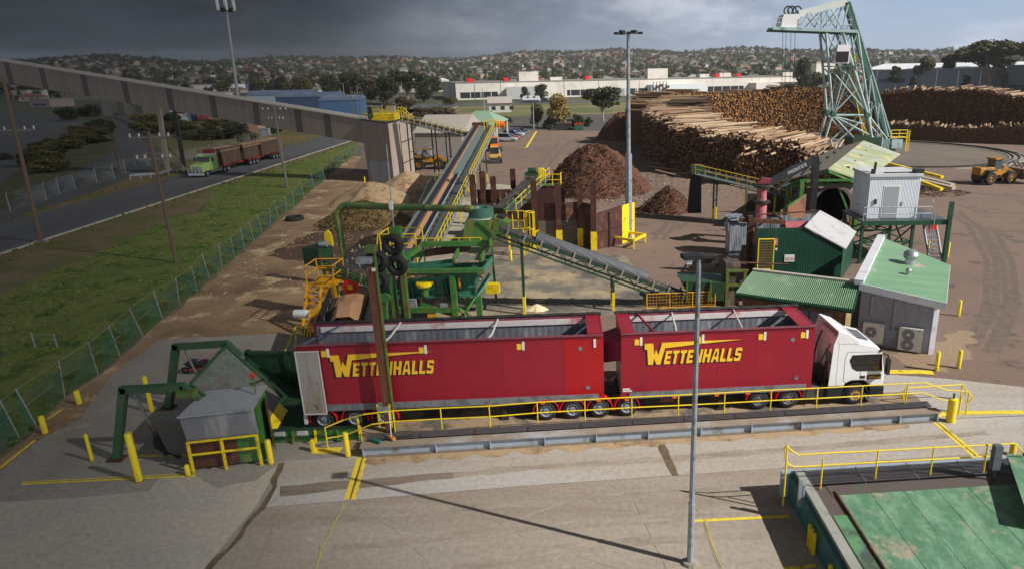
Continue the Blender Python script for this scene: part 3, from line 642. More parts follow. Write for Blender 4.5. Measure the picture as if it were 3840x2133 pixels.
mb.build('door_seam',seam,tr)
mb=MB();mb.bx(cx0-.5,cx0-.1,.8,1.7,1.0,1.6);mb.tube((cx0-.3,.5,.9),(cx0-.3,.5,2.2),.07);mb.path([(cx0-.05,1.9,3.2),(cx0-.3,1.8,2.6),(cx0-.5,1.6,2.0),(cx0-.7,1.3,1.4),(cx0-1.0,1.2,1.3)],.04);mb.path([(cx0-.05,.8,2.9),(cx0-.25,.9,2.4),(cx0-.4,1.1,1.7)],.03)
mb.build('air_lines',black_pl,tr)
place(tr,T2[0],T2[2])
wa,wb=g(1365,1710),g(3510,1577)
wd=(wb-wa);WL=wd.length;wang=math.atan2(wd.y,wd.x)
wbk=thing('weighbridge','long grey weighbridge side beam with a mesh walkway beside the red trailers','weighbridge',wa,wang)
WORLD.pop(wbk)
mb=MB();mb.bx(0,WL,.0,.06,.06,.46);mb.build('web_plate',grey_paint,wbk)
mb=MB();mb.bx(0,WL,-.16,.1,.02,.058);mb.build('bottom_flange',pm('dirty_flange',srgb(120,108,92),var=.2),wbk)
mb=MB();mb.bx(-.1,WL+.1,-.14,.32,.462,.52);mb.build('top_ledge',pm('dusty_brown_ledge',srgb(142,128,114),var=.15,scale=1,rough=.9,stain=srgb(164,166,170),ss=.2,amt=.35),wbk)
fl=[0,3.05,5.35,7.7,9.95,12.25,14.6,16.9,19.2,21.5,23.8,WL-.05]
for x in fl:MB().bx(x,x+.05,-.15,-.003,.06,.46).build('web_stiffener',grey_paint,wbk)
mesh_m=pm('expanded_mesh',srgb(116,112,114),srgb(92,88,92),scale=9,var=.3,rough=.6,metal=.1)
for i in range(11):
 mb=MB();xa,xb=WL*i/11+.02,WL*(i+1)/11-.02;n=34
 for k in range(n):
  x=xa+(xb-xa)*k/n;mb.bar((x,.36,.56),(x+.07,.84,.56),.022,.03);
 for k in range(5):mb.bar((xa,.36+k*.115,.575),(xb,.36+k*.115,.575),.018,.014)
 mb.build('mesh_panel',mesh_m,wbk)
mb=MB();mb.bx(0,WL,.34,.84,.40,.42);mb.build('tray',pm('dusty_tray',srgb(84,76,70),var=.3,scale=2,rough=.9),wbk)
mb=MB();mb.bx(0,WL,.84,.88,.3,.57);mb.build('inner_kerb',pm('inner_kerb_steel',srgb(104,98,92)),wbk)
place(wbk,wa,wang)
def rail(name,label,posts,top,mids=(.5,),r=.03,mat=yellow_rail,ends=None,cat='handrail',group=None,zb=None):
 """posts: list of ground points; top height above each"""
 P=[V(p)for p in posts]
 t=thing(name,label,cat,P[0],0,group)
 for p in P:
  MB().tube(p,p+V((0,0,top)),r,6).build('post',mat,t)
 MB().path([p+V((0,0,top))for p in P]if ends is None else[V(q)for q in ends[0]],r,6).build('top_rail',mat,t)
 for i,mz in enumerate(mids):
  MB().path([p+V((0,0,top*mz))for p in P]if ends is None else[V(q)for q in ends[1]],r,6).build('mid_rail',mat,t)
 return t
hp=[(1482,1617),(1658,1607),(1839,1599),(2017,1584),(2194,1574),(2369,1564),(2543,1556),(2715,1547),(2888,1537),(3060,1529),(3227,1520),(3395,1511)]
pb=[g(x,y,.58)for x,y in hp]
up=lambda p,h:V((p.x,p.y,p.z+h))
a0=g(1230,1680);a1=g(1228,1686)
topp=[up(a0,1.02),up(g(1300,1665),1.2),up(pb[0],1.0)+V((-1.2,-.25,-.0)),up(pb[0],1.02)]+[up(p,1.02)for p in pb[1:]]
e=pb[-1];dirv=(pb[-1]-pb[-2]).normalized()
topp+=[up(e,1.02)+dirv*.8,up(e,.62)+dirv*1.9+V((0,-.1,0)),up(e,.55)+dirv*2.9+V((0,-.2,0)),up(e,.25)+dirv*3.1+V((0,-.3,0)),up(e,-.05)+dirv*2.8+V((0,-.3,0))]
midp=[up(a0,.5),up(g(1300,1668),.5),up(pb[0],.5)+V((-.9,-.22,0)),up(pb[0],.5)]+[up(p,.5)for p in pb[1:]]+[up(e,.5)+dirv*.8,up(e,.1)+dirv*1.8+V((0,-.1,0)),up(e,.05)+dirv*2.8+V((0,-.2,0))]
rl=rail('handrail','long yellow handrail running beside the red trailers',pb,1.02,ends=(topp,midp),group='yellow handrails')
MB().tube(a0,up(a0,1.02),.03,6).build('post',yellow_rail,rl)
MB().tube(g(1352,1652),up(g(1352,1652),1.1),.05,6).build('post',yellow_rail,rl)
q=up(e,0)+dirv*2.9+V((0,-.25,0));MB().tube(V((q.x,q.y,0)),up(q,.55),.035,6).build('post',yellow_rail,rl)
q=q-dirv*.35;MB().tube(V((q.x,q.y,0)),up(q,.4),.035,6).build('post',yellow_rail,rl)
q=g(1431,1600,.58);mb=MB();mb.bx(q.x-.12,q.x-.05,q.y,q.y+.03,.55,1.7);mb.bx(q.x+.42,q.x+.49,q.y,q.y+.03,.55,1.7);mb.build('sign_post',yellow,rl)
mb=MB();mb.bx(q.x-.05,q.x+.42,q.y-.03,q.y,1.3,1.6);mb.build('sign_plate',steel,rl)
lp=[g(3385,1512),g(3407,1511),g(3620,1530)]
rl2=thing('handrail','short low yellow hooped rail at the front end of the weighbridge','handrail',lp[0],0,'yellow handrails')
b0=g(3387,1513);b1=g(3600,1500)
mb=MB();mb.path([up(b0,.12),up(b0,.6)+V((-.12,0,0)),up(b0,.85)+V((.1,0,0)),up(b1,.85),up(b1,.5)+V((.3,0,0)),up(b1,.15)],.035,6);mb.build('loop',yellow_rail,rl2)
MB().tube(b0,up(b0,.8),.03,6).build('post',yellow_rail,rl2);MB().tube(b1,up(b1,.9),.03,6).build('post',yellow_rail,rl2)
bol_m=pm('bollard_yellow',srgb(232,206,36),var=.08,rough=.55,stain=srgb(150,128,60),ss=2.5,amt=.2,streak=(2,2,.5))
bol_dark=pm('bollard_base_dirt',srgb(120,100,50),var=.3)
for bx_,by_,ty,rr_,lab in[(1018,1738,1648,.14,'yellow bollard at the right end of the grey canopied box'),(1306,1711,1621,.14,'yellow bollard at the left end of the weighbridge beam'),(523,1803,1623,.17,'tall yellow bollard standing on the double yellow line'),(347,1728,1626,.09,'thin yellow bollard left of the green arm foot'),(571,1543,1410,.13,'yellow bollard between the two green hydraulic arms'),(298,1514,1464,.16,'short yellow bollard farthest along the wire fence'),(171,1624,1559,.15,'yellow bollard near the low corner of the wire fence'),(3511,1389,1318,.13,'yellow bollard at the corner of the grey office wall'),(3594,1380,1311,.13,'yellow bollard standing right of the grey office on open asphalt'),(3594,1184,1125,.13,'yellow bollard farther back to the right of the green roofed office'),(3553,967,911,.12,'yellow bollard beside the foot of the steel stair'),(3478,962,905,.1,'yellow bollard behind the steel stair treads'),(1917,980,938,.12,'yellow bollard behind the teal screen by the conveyor legs'),(1369,688,664,.12,'small yellow bollard in front of the grey tower'),(707,1782,1742,.12,'short yellow stub post at the end of the double line')]:
 b=g(bx_,by_);h=top_z((bx_,by_),ty)
 t=thing('bollard',lab,'bollard',b,0,'yellow bollards')
 rr_*=.8;MB().lathe([(rr_,.0),(rr_,h-.04),(rr_*.8,h)],b,14).build('post',bol_m,t,True)
 MB().lathe([(rr_*1.35,0),(rr_*1.2,.03),(rr_,.05)],b,14).build('base_collar',bol_dark,t,True)
b=g(3563,1580);t=thing('bollard','yellow bollard with a green lamp at the front of the weighbridge','bollard',b,0,'yellow bollards')
MB().lathe([(.2,0),(.2,1.15),(.12,1.2)],b,16).build('post',bol_m,t,True);MB().lathe([(.05,0),(.05,.22),(.02,.25)],up(b,1.2),10).build('lamp',pm('teal_lamp',srgb(30,90,84)),t)
b=g(3795,1704);t=thing('bollard','yellow bollard behind the red beacon on the green deck','bollard',b,0,'yellow bollards')
MB().lathe([(.13,0),(.13,.5),(.1,.54)],b,16).build('post',bol_m,t,True)
b=g(2588,2112);H_=11.4
t=thing('lamp_pole','tall slim galvanised lamp pole in front of the red trailers','lamp pole',b,0,'lamp poles')
zt=top_z((2588,2112),990)
MB().lathe([(.115,0),(.105,2.3)],b,8).build('lower_section',steel,t)
MB().lathe([(.092,2.3),(.088,4.6),(.086,4.6),(.068,zt)],b,8).build('upper_section',steel,t)
mb=MB();mb.lathe([(.12,2.27),(.12,2.33)],b,8);mb.build('joint_collar',steel,t)
MB().lathe([(.28,0),(.24,.1),(.16,.12)],b,10).build('base_plate',concrete,t)
tp=up(b,zt)
mb=MB();mb.box(tp+V((-.2,.1,.2)),(.55,.4,.12),.2);mb.build('floodlight',black_pl,t);MB().box(tp+V((-.28,0,.08)),(.16,.12,.16)).build('sensor_box',placard,t)
mb=MB();mb.path([tp,tp+V((0,0,.15)),tp+V((-.1,.1,.2))],.05);mb.build('bracket',steel,t)
b=g(2358,900);zt=top_z((2358,900),128)
t=thing('lamp_pole','tallest lamp mast rising from a yellow guard frame with a ring of floodlights','lamp pole',b,0,'lamp poles')
MB().lathe([(.34,0),(.31,zt*.44)],b,8).build('lower_section',steel,t)
MB().lathe([(.20,zt*.44),(.14,zt)],b,8).build('upper_section',steel,t)
for i,(dx,dy)in enumerate(((-1.05,0),(-.55,-.5),(0,-.6),(.5,-.4),(1.05,.05),(.5,.5),(-.5,.5))):
 c=up(b,zt+.05)+V((dx*1.0,dy,0))
 mb=MB();a=math.atan2(dy,dx);c.z+=.12*(i%2);mb.box(c,(.42,.38,.2),a);f=mb.build('floodlight',black_pl,t)
mb=MB();mb.bar(up(b,zt)+V((-1.0,0,0)),up(b,zt)+V((1.0,0,0)),.05);mb.bar(up(b,zt)+V((0,-.55,0)),up(b,zt)+V((0,.5,0)),.08);mb.build('crossarm',dark_metal,t)
gf=thing('yellow_guard','yellow steel guard frame around the foot of the lamp mast','guard frame',b)
cs=[g(2300,922),g(2377,934),g(2420,912),g(2342,900)]
for c in cs:MB().bar(c,up(c,.85),.16).build('leg',yellow,gf)
for i in range(4):
 a,c=up(cs[i],.8),up(cs[(i+1)%4],.8);MB().bar(a,c,.2,.22).build('beam',yellow,gf)
def tyre(c,ax,label,Rr=.33,r=.145,loc=None):
 return solo('tyre',MB().torus(c,Rr,r,ax,26,10),black_rubber,label,'tyre',c,'worn tyres',True)
b1=g(1472,1621);z1=top_z((1472,1621),935)
t=thing('guide_post','nearer tall rusty steel post with a lamp box on top in front of the trailer','post',b1,0,'rusty guide posts')
mb=MB();mb.bx(b1 .x-.28,b1 .x+.10,b1 .y-.03,b1 .y+.0,0,z1-.75);mb.build('rusty_face',pm('rust_streaked_face',srgb(128,76,54),srgb(104,62,48),scale=1,rough=.8,stain=srgb(134,106,56),ss=1.6,amt=.22,streak=(3,3,.6),bump=.1),t)
mb=MB();mb.bx(b1 .x+.10,b1 .x+.17,b1 .y-.06,b1 .y+.1,0,z1);mb.bx(b1 .x-.30,b1 .x-.26,b1 .y,b1 .y+.2,0,z1-.7)
mb.build('flange',olive,t)
MB().box(up(b1,z1+.0)+V((0,.05,0)),(.42,.4,.28)).build('top_cap',olive,t)
MB().bx(b1 .x-.55,b1 .x+.05,b1 .y-.35,b1 .y-.02,z1-.55,z1-.3).build('lamp_box',steel,t)
MB().box((b1 .x+.06,b1 .y-.12,z1-.85),(.13,.1,.13)).build('sensor',placard,t)
tyre(up(b1,z1-.55)+V((.02,.50,-.1)),(0.1,1,0),'upper tyre hung behind the nearer rusty post',.36,.16)
tyre(up(b1,z1-1.65)+V((-.02,.52,.1)),(0.1,1,0),'lower tyre hung behind the nearer rusty post',.36,.16)
b2=V((ay(1520,1188,32.6).x,32.6,0));z2=ay(1493,872,32.6).z
t=thing('guide_post','farther flaking green guide post behind the trailer with a small box on top','post',b2,0,'rusty guide posts')
mb=MB();mb.bx(b2 .x-.16,b2 .x+.0,b2 .y-.01,b2 .y+.01,0,z2);mb.build('rusty_face',rust,t)
mb=MB();mb.bx(b2 .x+.0,b2 .x+.24,b2 .y-.18,b2 .y+.16,0,z2);mb.build('flange',olive,t)
MB().box(up(b2,z2+.12),(.5,.35,.34)).build('top_box',green,t)
mb=MB();mb.path([up(b2,z2+.3)+V((-.1,0,0)),up(b2,z2+4.2)+V((-.12,0.3,0))],.03);mb.build('whip_pole',steel,t)
MB().box(up(b2,z2+1.35)+V((-.1,-.05,0)),(.16,.16,.42)).build('pole_box',placard,t)
tyre(up(b2,z2-.5)+V((-.1,-.42,0)),(0.1,1,.05),'upper tyre on the farther green guide post',.37,.17)
tyre(up(b2,z2-1.55)+V((.0,-.42,0)),(0.1,1,.05),'lower tyre on the farther green guide post',.37,.17)
c=g(1106,826);tyre(up(c,.18),(0,0,1),'big tractor tyre lying flat on the bare soil',.75,.24)
ba,bb=g(439,1722),g(632,1530)
hgr=pm('dull_green_paint',srgb(58,98,62),srgb(50,86,56),scale=.8,rough=.6,stain=srgb(84,92,60),ss=.9,amt=.3,stain2=RUST,s2=3,a2=.12)
tip=thing('dump_hood','green hydraulic dump hood with two bent arms and a tilted plate','dump hood',ba)
ha=top_z((439,1722),1462);hb=top_z((632,1530),1300)
xA=ay(690,1452,ba.y);xB=ay(852,1292,bb.y)
for i,(bs_,h,xe)in enumerate(((ba,ha,xA),(bb,hb,xB))):
 c=up(bs_,h)+V((1.05,0,0));e=V((xe.x,bs_.y,h+.12))
 mb=MB();mb.bar(bs_,c+V((.0,0,.12)),.3,.26,(0,1,0));mb.bar(c+V((-.13,0,0)),e,.26,.28);
 mb.bar(e+V((-.05,0,.06)),e+V((.55,0,-.62)),.26,.22)
 mb.build('arm',hgr,tip)
 MB().box(bs_+V((0,0,.05)),(.6,.5,.1)).build('foot_plate',rust,tip)
 f=bs_+V((2.05,.15,.1));s_=c+V((.35,.02,-.2));md=s_.lerp(f,.5)
 MB().tube(s_,md,.05,8).build('piston_rod',chrome,tip);MB().tube(md,f,.09,8).build('cylinder',dark_metal,tip)
 mb=MB()
 for k in range(3):mb.path([md+V((.1,-.1,-.3)),md+V((.0+k*.1,-.1,-1.0)),f+V((.1+k*.1,-.1,.1)),f+V((.7,-.1-k*.1,.0))],.025)
 mb.build('hose',black_rubber,tip)
pA,pB=V((xA.x+.1,ba.y+.25,ha+.1)),V((xB.x+.05,bb.y-.25,hb+.1))
qB=ay(1058,1488,bb.y-.25);qA=V((pA.x+(qB.x-pB.x),pA.y,pA.z-(pB.z-qB.z)))
plate_m=pm('scuffed_green_plate',srgb(92,112,96),srgb(120,126,116),scale=.8,rough=.7,stain=srgb(104,86,84),ss=.45,amt=.42,soft=.25,stain2=srgb(146,140,128),s2=6,a2=.2,bump=.1,grain=5,ga=.3)
nrm=(pB-pA).cross(qB-pB).normalized();nrm=nrm if nrm.z>0 else-nrm
mb=MB();mb.hexa([p-nrm*.12 for p in(pA,qA,qB,pB)],[pA,qA,qB,pB]);mb.build('plate',plate_m,tip)
mb=MB();mb.bar(pB,qB,.14,.2);mb.bar(pA,qA,.14,.2);mb.bar(pA+nrm*.05,pB+nrm*.05,.1,.1);mb.build('plate_rim',hgr,tip)
e1=qA.lerp(qB,.35);e2=qA.lerp(qB,.85);dn=(qB-pB).normalized()
mb=MB();mb.hexa([e1,e2,e2+dn*.55,e1+dn*.55],[p+nrm*.04 for p in(e1,e2,e2+dn*.55,e1+dn*.55)]);mb.build('lip',yellow,tip)
mb=MB();mb.box(xA+V((.15,-.1,-.2)),(.7,.35,.3));mb.build('hinge_block',olive,tip)
hop=thing('receiving_hopper','deep green steel receiving pit behind the open trailer tail','hopper',g(1100,1600))
f0,f1=ay(922,1320,32.4),ay(1078,1310,32.4)
mb=MB();mb.bx(f0 .x,-13.7,32.4,32.55,0,f0 .z);mb.bx(f0 .x-.05,f0 .x+.15,32.3,32.6,0,f0 .z+.1);mb.bx(f1 .x-.2,f1 .x,32.25,32.4,0,f0 .z+.05);mb.bx(f0 .x,f1 .x,32.3,32.4,f0 .z-.12,f0 .z);mb.build('back_wall',green_dark,hop)
MB().bx(-17.6,-13.75,27.2,32.4,.03,.09).build('pit_floor',green_dark,hop)
mb=MB();mb.hexa([(-17.3,27.5,.1),(-17.3,32.2,.1),(-16.0,32.2,.1),(-16.0,27.5,.1)],[(-18.2,27.5,1.8),(-18.2,32.2,1.8),(-18.1,32.2,1.8),(-18.1,27.5,1.8)]);mb.build('sloped_wall',green_dark,hop)
ga,gb_=g(1022,1660),g(1358,1646)
gw=thing('low_wall','low green steel barrier with ribs and white notices beside the trailer wheels','barrier',ga)
d_=(gb_-ga);n_=4
MB().bar(up(ga,.33),up(gb_,.33),.06,.6).build('panel',green,gw)
mb=MB();mb.bar(up(ga,.64),up(gb_,.64),.16,.05);mb.bar(up(ga,.28)+V((0,-.06,0)),up(gb_,.28)+V((0,-.06,0)),.08,.05);mb.build('flange',green_dark,gw)
for i in range(n_+1):
 p=ga.lerp(gb_,i/n_);mb=MB();mb.bar(p+V((0,-.07,.62)),p+V((0,-.16,0)),.07,.1);mb.build('rib',green if i!=2 else yellow,gw)
for i in(0,1):
 p=ga.lerp(gb_,(i+.42)/n_);mb=MB();mb.bx(p.x-.24,p.x+.24,p.y-.055,p.y-.045,.36,.58);nt_=mb.build('notice',placard,gw)
 mb=MB()
 for k in range(4):mb.bx(p.x-.19,p.x+.19-.06*(k%2),p.y-.062,p.y-.056,.39+k*.045,.405+k*.045)
 mb.build('print',pm('faint_print',srgb(160,164,170)),nt_)
p=gb_+V((-.02,-.1,0));MB().bar(p,up(p,.72),.12).build('end_post',yellow,gw)
mb=MB();p=g(1176,1690);mb.bar(p,up(p,.55),.12,.2);mb.build('end_post',yellow,gw)
ca,cb_=g(731,1768),g(990,1737)
cy=thing('canopy_box','grey roofed steel box with brown and green front and yellow rails','steel box',ca)
d_=(cb_-ca);L0=d_.length;u_=d_.normalized();n_=V((-u_.y,u_.x,0))
P=lambda u,v,z:ca+u_*u+n_*v+V((0,0,z))
zf1=1.42;zf2=2.55;
mb=MB();mb.hexa([P(0,.1,.12),P(L0*.66,.1,.12),P(L0*.66,.18,.12),P(0,.18,.12)],[P(0,.1,zf1),P(L0*.66,.1,zf1),P(L0*.66,.18,zf1),P(0,.18,zf1)]);mb.build('brown_panel',pm('brown_form_ply',srgb(96,56,46),srgb(82,48,40),scale=1.5,rough=.7,stain=srgb(120,84,66),ss=1.2,amt=.25),cy)
mb=MB();mb.hexa([P(L0*.66+.003,.1,.12),P(L0,.1,.12),P(L0,.18,.12),P(L0*.66+.003,.18,.12)],[P(L0*.66+.003,.1,zf1),P(L0,.1,zf1),P(L0,.18,zf1),P(L0*.66+.003,.18,zf1)]);mb.build('green_panel',green,cy)
gm=pm('grey_sheet_metal',srgb(134,138,144),srgb(122,126,132),scale=.8,rough=.5,metal=.15,stain=srgb(154,156,158),ss=.6,amt=.35,streak=(2,2,.3))
mb=MB();mb.hexa([P(-.05,.04,zf1+.003),P(L0,.04,zf1+.003),P(L0,.09,zf1+.003),P(-.05,.09,zf1+.003)],[P(-.12,-.06,zf2),P(L0-.02,-.06,zf2),P(L0-.02,-.01,zf2),P(-.12,-.01,zf2)]);mb.build('front_skirt',gm,cy)
mb=MB();mb.hexa([P(-.15,-.08,zf2+.004),P(L0,-.08,zf2+.004),P(L0+.2,1.55,zf2+.30),P(.35,1.55,zf2+.30)],[P(-.15,-.08,zf2+.05),P(L0,-.08,zf2+.05),P(L0+.2,1.55,zf2+.35),P(.35,1.55,zf2+.35)]);mb.build('roof',pm('toplit_sheet_roof',srgb(170,172,176),srgb(158,160,165),scale=.8,rough=.5,metal=.1,stain=srgb(140,142,146),ss=.7,amt=.3),cy);MB().bar(P(-.16,-.12,zf2+.05),P(L0,-.12,zf2+.05),.05,.09).build('added_edge_bar',steel,cy)  # paler roof colour and added edge bar stand in for light from above
mb=MB();mb.hexa([P(L0-.06,.2,.1),P(L0+.1,.2,.1),P(L0+.1,1.5,.1),P(L0-.06,1.5,.1)],[P(L0-.06,.2,zf2),P(L0+.06,.2,zf2),P(L0+.1,1.5,zf2+.25),P(L0-.06,1.5,zf2+.25)]);mb.build('end_post',green,cy)
mb=MB();mb.hexa([P(L0+.12,1.2,.3),P(L0+.18,1.2,.3),P(L0+.5,.2,.5),P(L0+.44,.2,.5)],[P(L0+.12,1.2,2.5),P(L0+.18,1.2,2.5),P(L0+.35,.5,2.6),P(L0+.3,.5,2.6)]);mb.build('side_flap',rust,cy)
mb=MB();mb.hexa([P(0,.2,.1),P(.06,.2,.1),P(.06,1.5,.1),P(0,1.5,.1)],[P(0,.2,zf2),P(.06,.2,zf2),P(.06,1.5,zf2+.2),P(0,1.5,zf2+.2)]);mb.build('side_wall',green_dark,cy)
for u in(0,L0*.47,L0*.98):MB().bar(P(u,-.12,-.0),P(u,-.1,1.45),.09).build('rail_post',yellow,cy)
for z in(1.43,.86):MB().bar(P(0,-.12,z),P(L0,-.12,z),.07).build('rail',yellow,cy)
for u in(L0*.2,L0*.45,L0*.8):MB().bar(P(u,.14,0),P(u,.14,.12),.1).build('foot',dark_metal,cy)
p=P(L0-.1,.9,zf2+.3);mb=MB();mb.tube(p,up(p,.75),.03,6);bt=mb.build('beacon_stem',olive,cy);MB().lathe([(.09,0),(.09,.12),(.04,.2)],up(p,.75),10).build('beacon',pm('red_beacon',srgb(200,40,36),rough=.3),bt)
wbp=g(752,1398)
t=thing('wheelbarrow','black wheelbarrow with red handles holding a broom and a shovel','wheelbarrow',wbp)
mb=MB();mb.hexa([wbp+V(q)for q in((-.3,-.25,.35),(.3,-.2,.35),(.3,.2,.35),(-.3,.25,.35))],[wbp+V(q)for q in((-.6,-.38,.72),(.42,-.34,.68),(.42,.34,.68),(-.6,.38,.72))]);mb.build('tray',black_pl,t)
mb=MB();mb.path([wbp+V(q)for q in((-.8,-.1,.25),(-.2,-.28,.34),(.5,-.26,.45),(1.05,-.26,.7))],.025);mb.path([wbp+V(q)for q in((-.8,.1,.25),(-.2,.28,.34),(.5,.26,.45),(1.05,.26,.7))],.025);mb.path([wbp+V(q)for q in((.3,-.25,.36),(.45,-.25,0))],.02);mb.path([wbp+V(q)for q in((.3,.25,.36),(.45,.25,0))],.02);mb.build('handle_frame',red_guard,t)
MB().torus(wbp+V((-.8,0,.2)),.15,.05,(0,1,0),16,6).build('wheel',black_rubber,t)
for nm,dx,m_,lb in(('broom',0,pm('blue_white_handle',srgb(150,160,190)),'broom with a pale blue handle lying in the wheelbarrow'),('shovel',.1,red_guard,'red handled shovel lying in the wheelbarrow')):
 s_=wbp+V((-.3+dx,.05,.62));e_=wbp+V((1.15+dx,.35+dx,1.25));mb=MB();mb.tube(s_,e_,.022,6);mb.box(s_,(.3,.22,.06));solo(nm,mb,m_,lb,nm,s_)
s_=g(1468,1640,.62);mb=MB();mb.tube(s_,s_+V((-.15,.5,1.0)),.02,6);hd=mb
t=thing('broom','broom with an orange head leaning by the rusty post on the walkway','broom',s_)
mb.build('handle',pm('white_handle',srgb(206,206,206)),t);MB().box(s_,(.42,.14,.14),-.7).build('head',pm('orange_bristle',srgb(196,130,70)),t)
s_=g(1410,1650,.62);t=thing('broom','green headed broom lying on the walkway mesh','broom',s_)
MB().box(s_,(.5,.14,.12),-.5).build('head',pm('green_bristle',srgb(26,106,92)),t);MB().tube(s_+V((0,.05,.03)),s_+V((1.5,.35,.03)),.018,6).build('handle',dark_metal,t)
p=g(1110,1390)
t=thing('access_stair','small yellow railed step with a hazard striped board beside the trailer tail','steps',p)
for i in range(4):MB().bx(p.x-.5,p.x+.5,p.y+i*.3,p.y+i*.3+.25,.2+.25*i,.25+.25*i).build('tread',steel,t)
mb=MB();mb.path([p+V((-.5,-.2,.0)),p+V((-.5,-.1,1.0)),p+V((-.3,1.4,2.1)),p+V((.4,1.4,2.1))],.04);mb.path([p+V((-.4,.9,.4)),p+V((-.25,1.4,2.1))],.04);mb.build('handrail',yellow_rail,t)
mb=MB();q=p+V((.1,1.35,1.7));mb.bx(q.x-.05,q.x+.5,q.y,q.y+.03,q.z-.2,q.z+.3);hz_=mb.build('hazard_board',pm('black_sign',srgb(26,26,28)),t)
mb=MB()
for k in range(3):mb.face((q.x-.03+k*.17,q.y-.004,q.z-.18),(q.x+.05+k*.17,q.y-.004,q.z-.18),(q.x+.15+k*.17,q.y-.004,q.z+.28),(q.x+.07+k*.17,q.y-.004,q.z+.28))
mb.build('stripes',yellow,hz_)
YS=40.5
scn=thing('chip_screen','large green and teal vibrating chip screen on a box frame','screening machine',(-11,YS,0))
fx=lambda px,py,Y:ay(px,py,Y)
xL,xR=fx(1476,1100,YS).x,fx(1702,1100,YS).x;zt=fx(1600,1030,YS).z
for x in(xL,xR):
 MB().bx(x-.17,x+.17,YS-.17,YS+.17,1.1,zt).build('leg',green,scn);MB().bx(x-.172,x+.172,YS-.172,YS+.172,0,1.1).build('leg_base',olive,scn)
 MB().bx(x-.17,x+.17,YS+3.6,YS+3.94,0,zt+.3).build('leg',green,scn)
x2=xR+1.3;MB().bx(x2-.17,x2+.17,YS+1.0,YS+1.34,0,2.0).build('leg',green,scn)
zb=fx(1600,1158,YS).z
mb=MB();mb.bx(xL-.25,xR+2.0,YS-.2,YS+.16,zt+.002,zt+.36);mb.build('top_beam',green,scn);MB().bx(xL+.18,xR-.18,YS-.15,YS+.15,zb-.2,zb+.15).build('lower_beam',green,scn)
mb=MB();mb.bar((xL+.3,YS,.3),(xL+1.4,YS,0.05),.15);mb.bar((xR+.2,YS+.1,zb),(xR+1.2,YS+1.0,.1),.18);mb.bar((xR-2.2,YS+.3,zt-2.0),(xR+1.1,YS+.5,.3),.2);mb.bar((xR+.2,YS+.3,.6),(xR+1.2,YS+1.0,2.0),.16);mb.build('brace',green,scn)
ya,yb=YS+.45,YS+3.4
A1,A2=fx(1380,1062,ya),fx(1800,1030,ya);B1,B2=fx(1390,1150,ya),fx(1778,1100,ya)
Lx,Rx=A1 .x,A2 .x;zl,zr=A1 .z-.1,A2 .z+.1
prof=[(Lx,zl-.9),(Lx-.15,zl),(Rx,zr),(Rx-.45,zr-1.45)]
mb=MB()
for y in(ya,yb):mb.extrude([(x,y,z)for x,z in prof],(0,.08,0))
mb.build('side_plate',teal,scn)
mb=MB()
for k in range(6):
 f=k/5;x=Lx+.2+(Rx-Lx-.5)*f;z1_=zl+(zr-zl)*f;z0_=zl-.9+(zr-.55-zl)*f*.9
 mb.bar((x,ya-.07,z0_),(x,ya-.07,z1_),.12,.12,(0,1,0))
mb.bar((Lx,ya-.08,zl-.45),(Rx-.3,ya-.08,zr-.8),.12,.12);mb.bar((Lx,ya-.08,zl-.86),(Rx-.4,ya-.08,zr-1.42),.14,.14);mb.bar((Lx-.1,ya-.1,zl),(Rx,ya-.1,zr),.16,.2)
mb.build('side_rib',teal,scn)
mb=MB();mb.hexa([(Lx,ya+.08,zl-.55),(Rx,ya+.08,zr-.5),(Rx,yb,zr-.5),(Lx,yb,zl-.55)],[(Lx,ya+.08,zl-.5),(Rx,ya+.08,zr-.45),(Rx,yb,zr-.45),(Lx,yb,zl-.5)]);mb.build('deck',pm('chip_strewn_deck',srgb(70,62,56),srgb(44,40,38),scale=3,rough=.9,stain=srgb(196,160,130),ss=2.2,amt=.36,bump=.4,bs=9),scn)
mb=MB();mb.bar((Lx+.1,yb+.05,zl+.15),(Rx+.4,yb+.05,zr+.25),.14,.3);mb.bar((Rx+.1,ya,zr+.02),(Rx+.4,yb,zr+.2),.12,.34);mb.bar((Lx,(ya+yb)/2,zl+.1),(Rx-2.0,(ya+yb)/2,zr+.2),.16,.2);mb.bar((Lx-.1,ya,zl),(Lx+.3,yb,zl+.12),.14,.25);mb.build('top_rail',teal,scn)
mb=MB();mb.bar((Rx-.3,ya-.05,zr-1.4),(Rx+.6,ya+.4,zr-.2),.5,.12);mb.build('discharge_chute',pm('pale_teal_paint',srgb(96,150,128),var=.15),scn)
mb=MB();mb.bx(xL+1.0,xR+1.6,YS+3.4,YS+3.75,zt+.9,zt+1.2);mb.bar((xL+1.0,YS+3.4,zt+.9),(xL-.2,YS+1.2,zt+.2),.3,.3);mb.bar((xL+.4,yb+.6,zt+.2),(xR+.2,yb+.7,zt+.5),.3,.3);mb.build('far_beam',green,scn)
mb=MB();mb.bar((xL+1.2,yb+.4,zt+.35),(xR+.5,yb+.3,zt+.85),.08,.5);mb.build('rusty_guard',rust_dark,scn)
mp_=fx(1594,1075,ya-.3);mb=MB();mb.lathe([(.42,0),(.5,.1),(.5,.26),(.4,.3)],mp_+V((-.05,0,0)),14);mb.bx(mp_.x-.5,mp_.x+.55,mp_.y-.1,mp_.y+.3,mp_.z+.2,mp_.z+.34);mb.build('motor_guard',yellow,scn)
MB().lathe([(.22,0),(.24,.1),(.24,.5),(.16,.55)],mp_+V((-.05,0,-.6)),12).build('motor',green,scn)
ap=fx(1722,1060,ya-.3);MB().tube(ap+V((0,0,.35)),ap+V((0,0,-.35)),.09,10).build('air_spring',orange_yellow,scn)
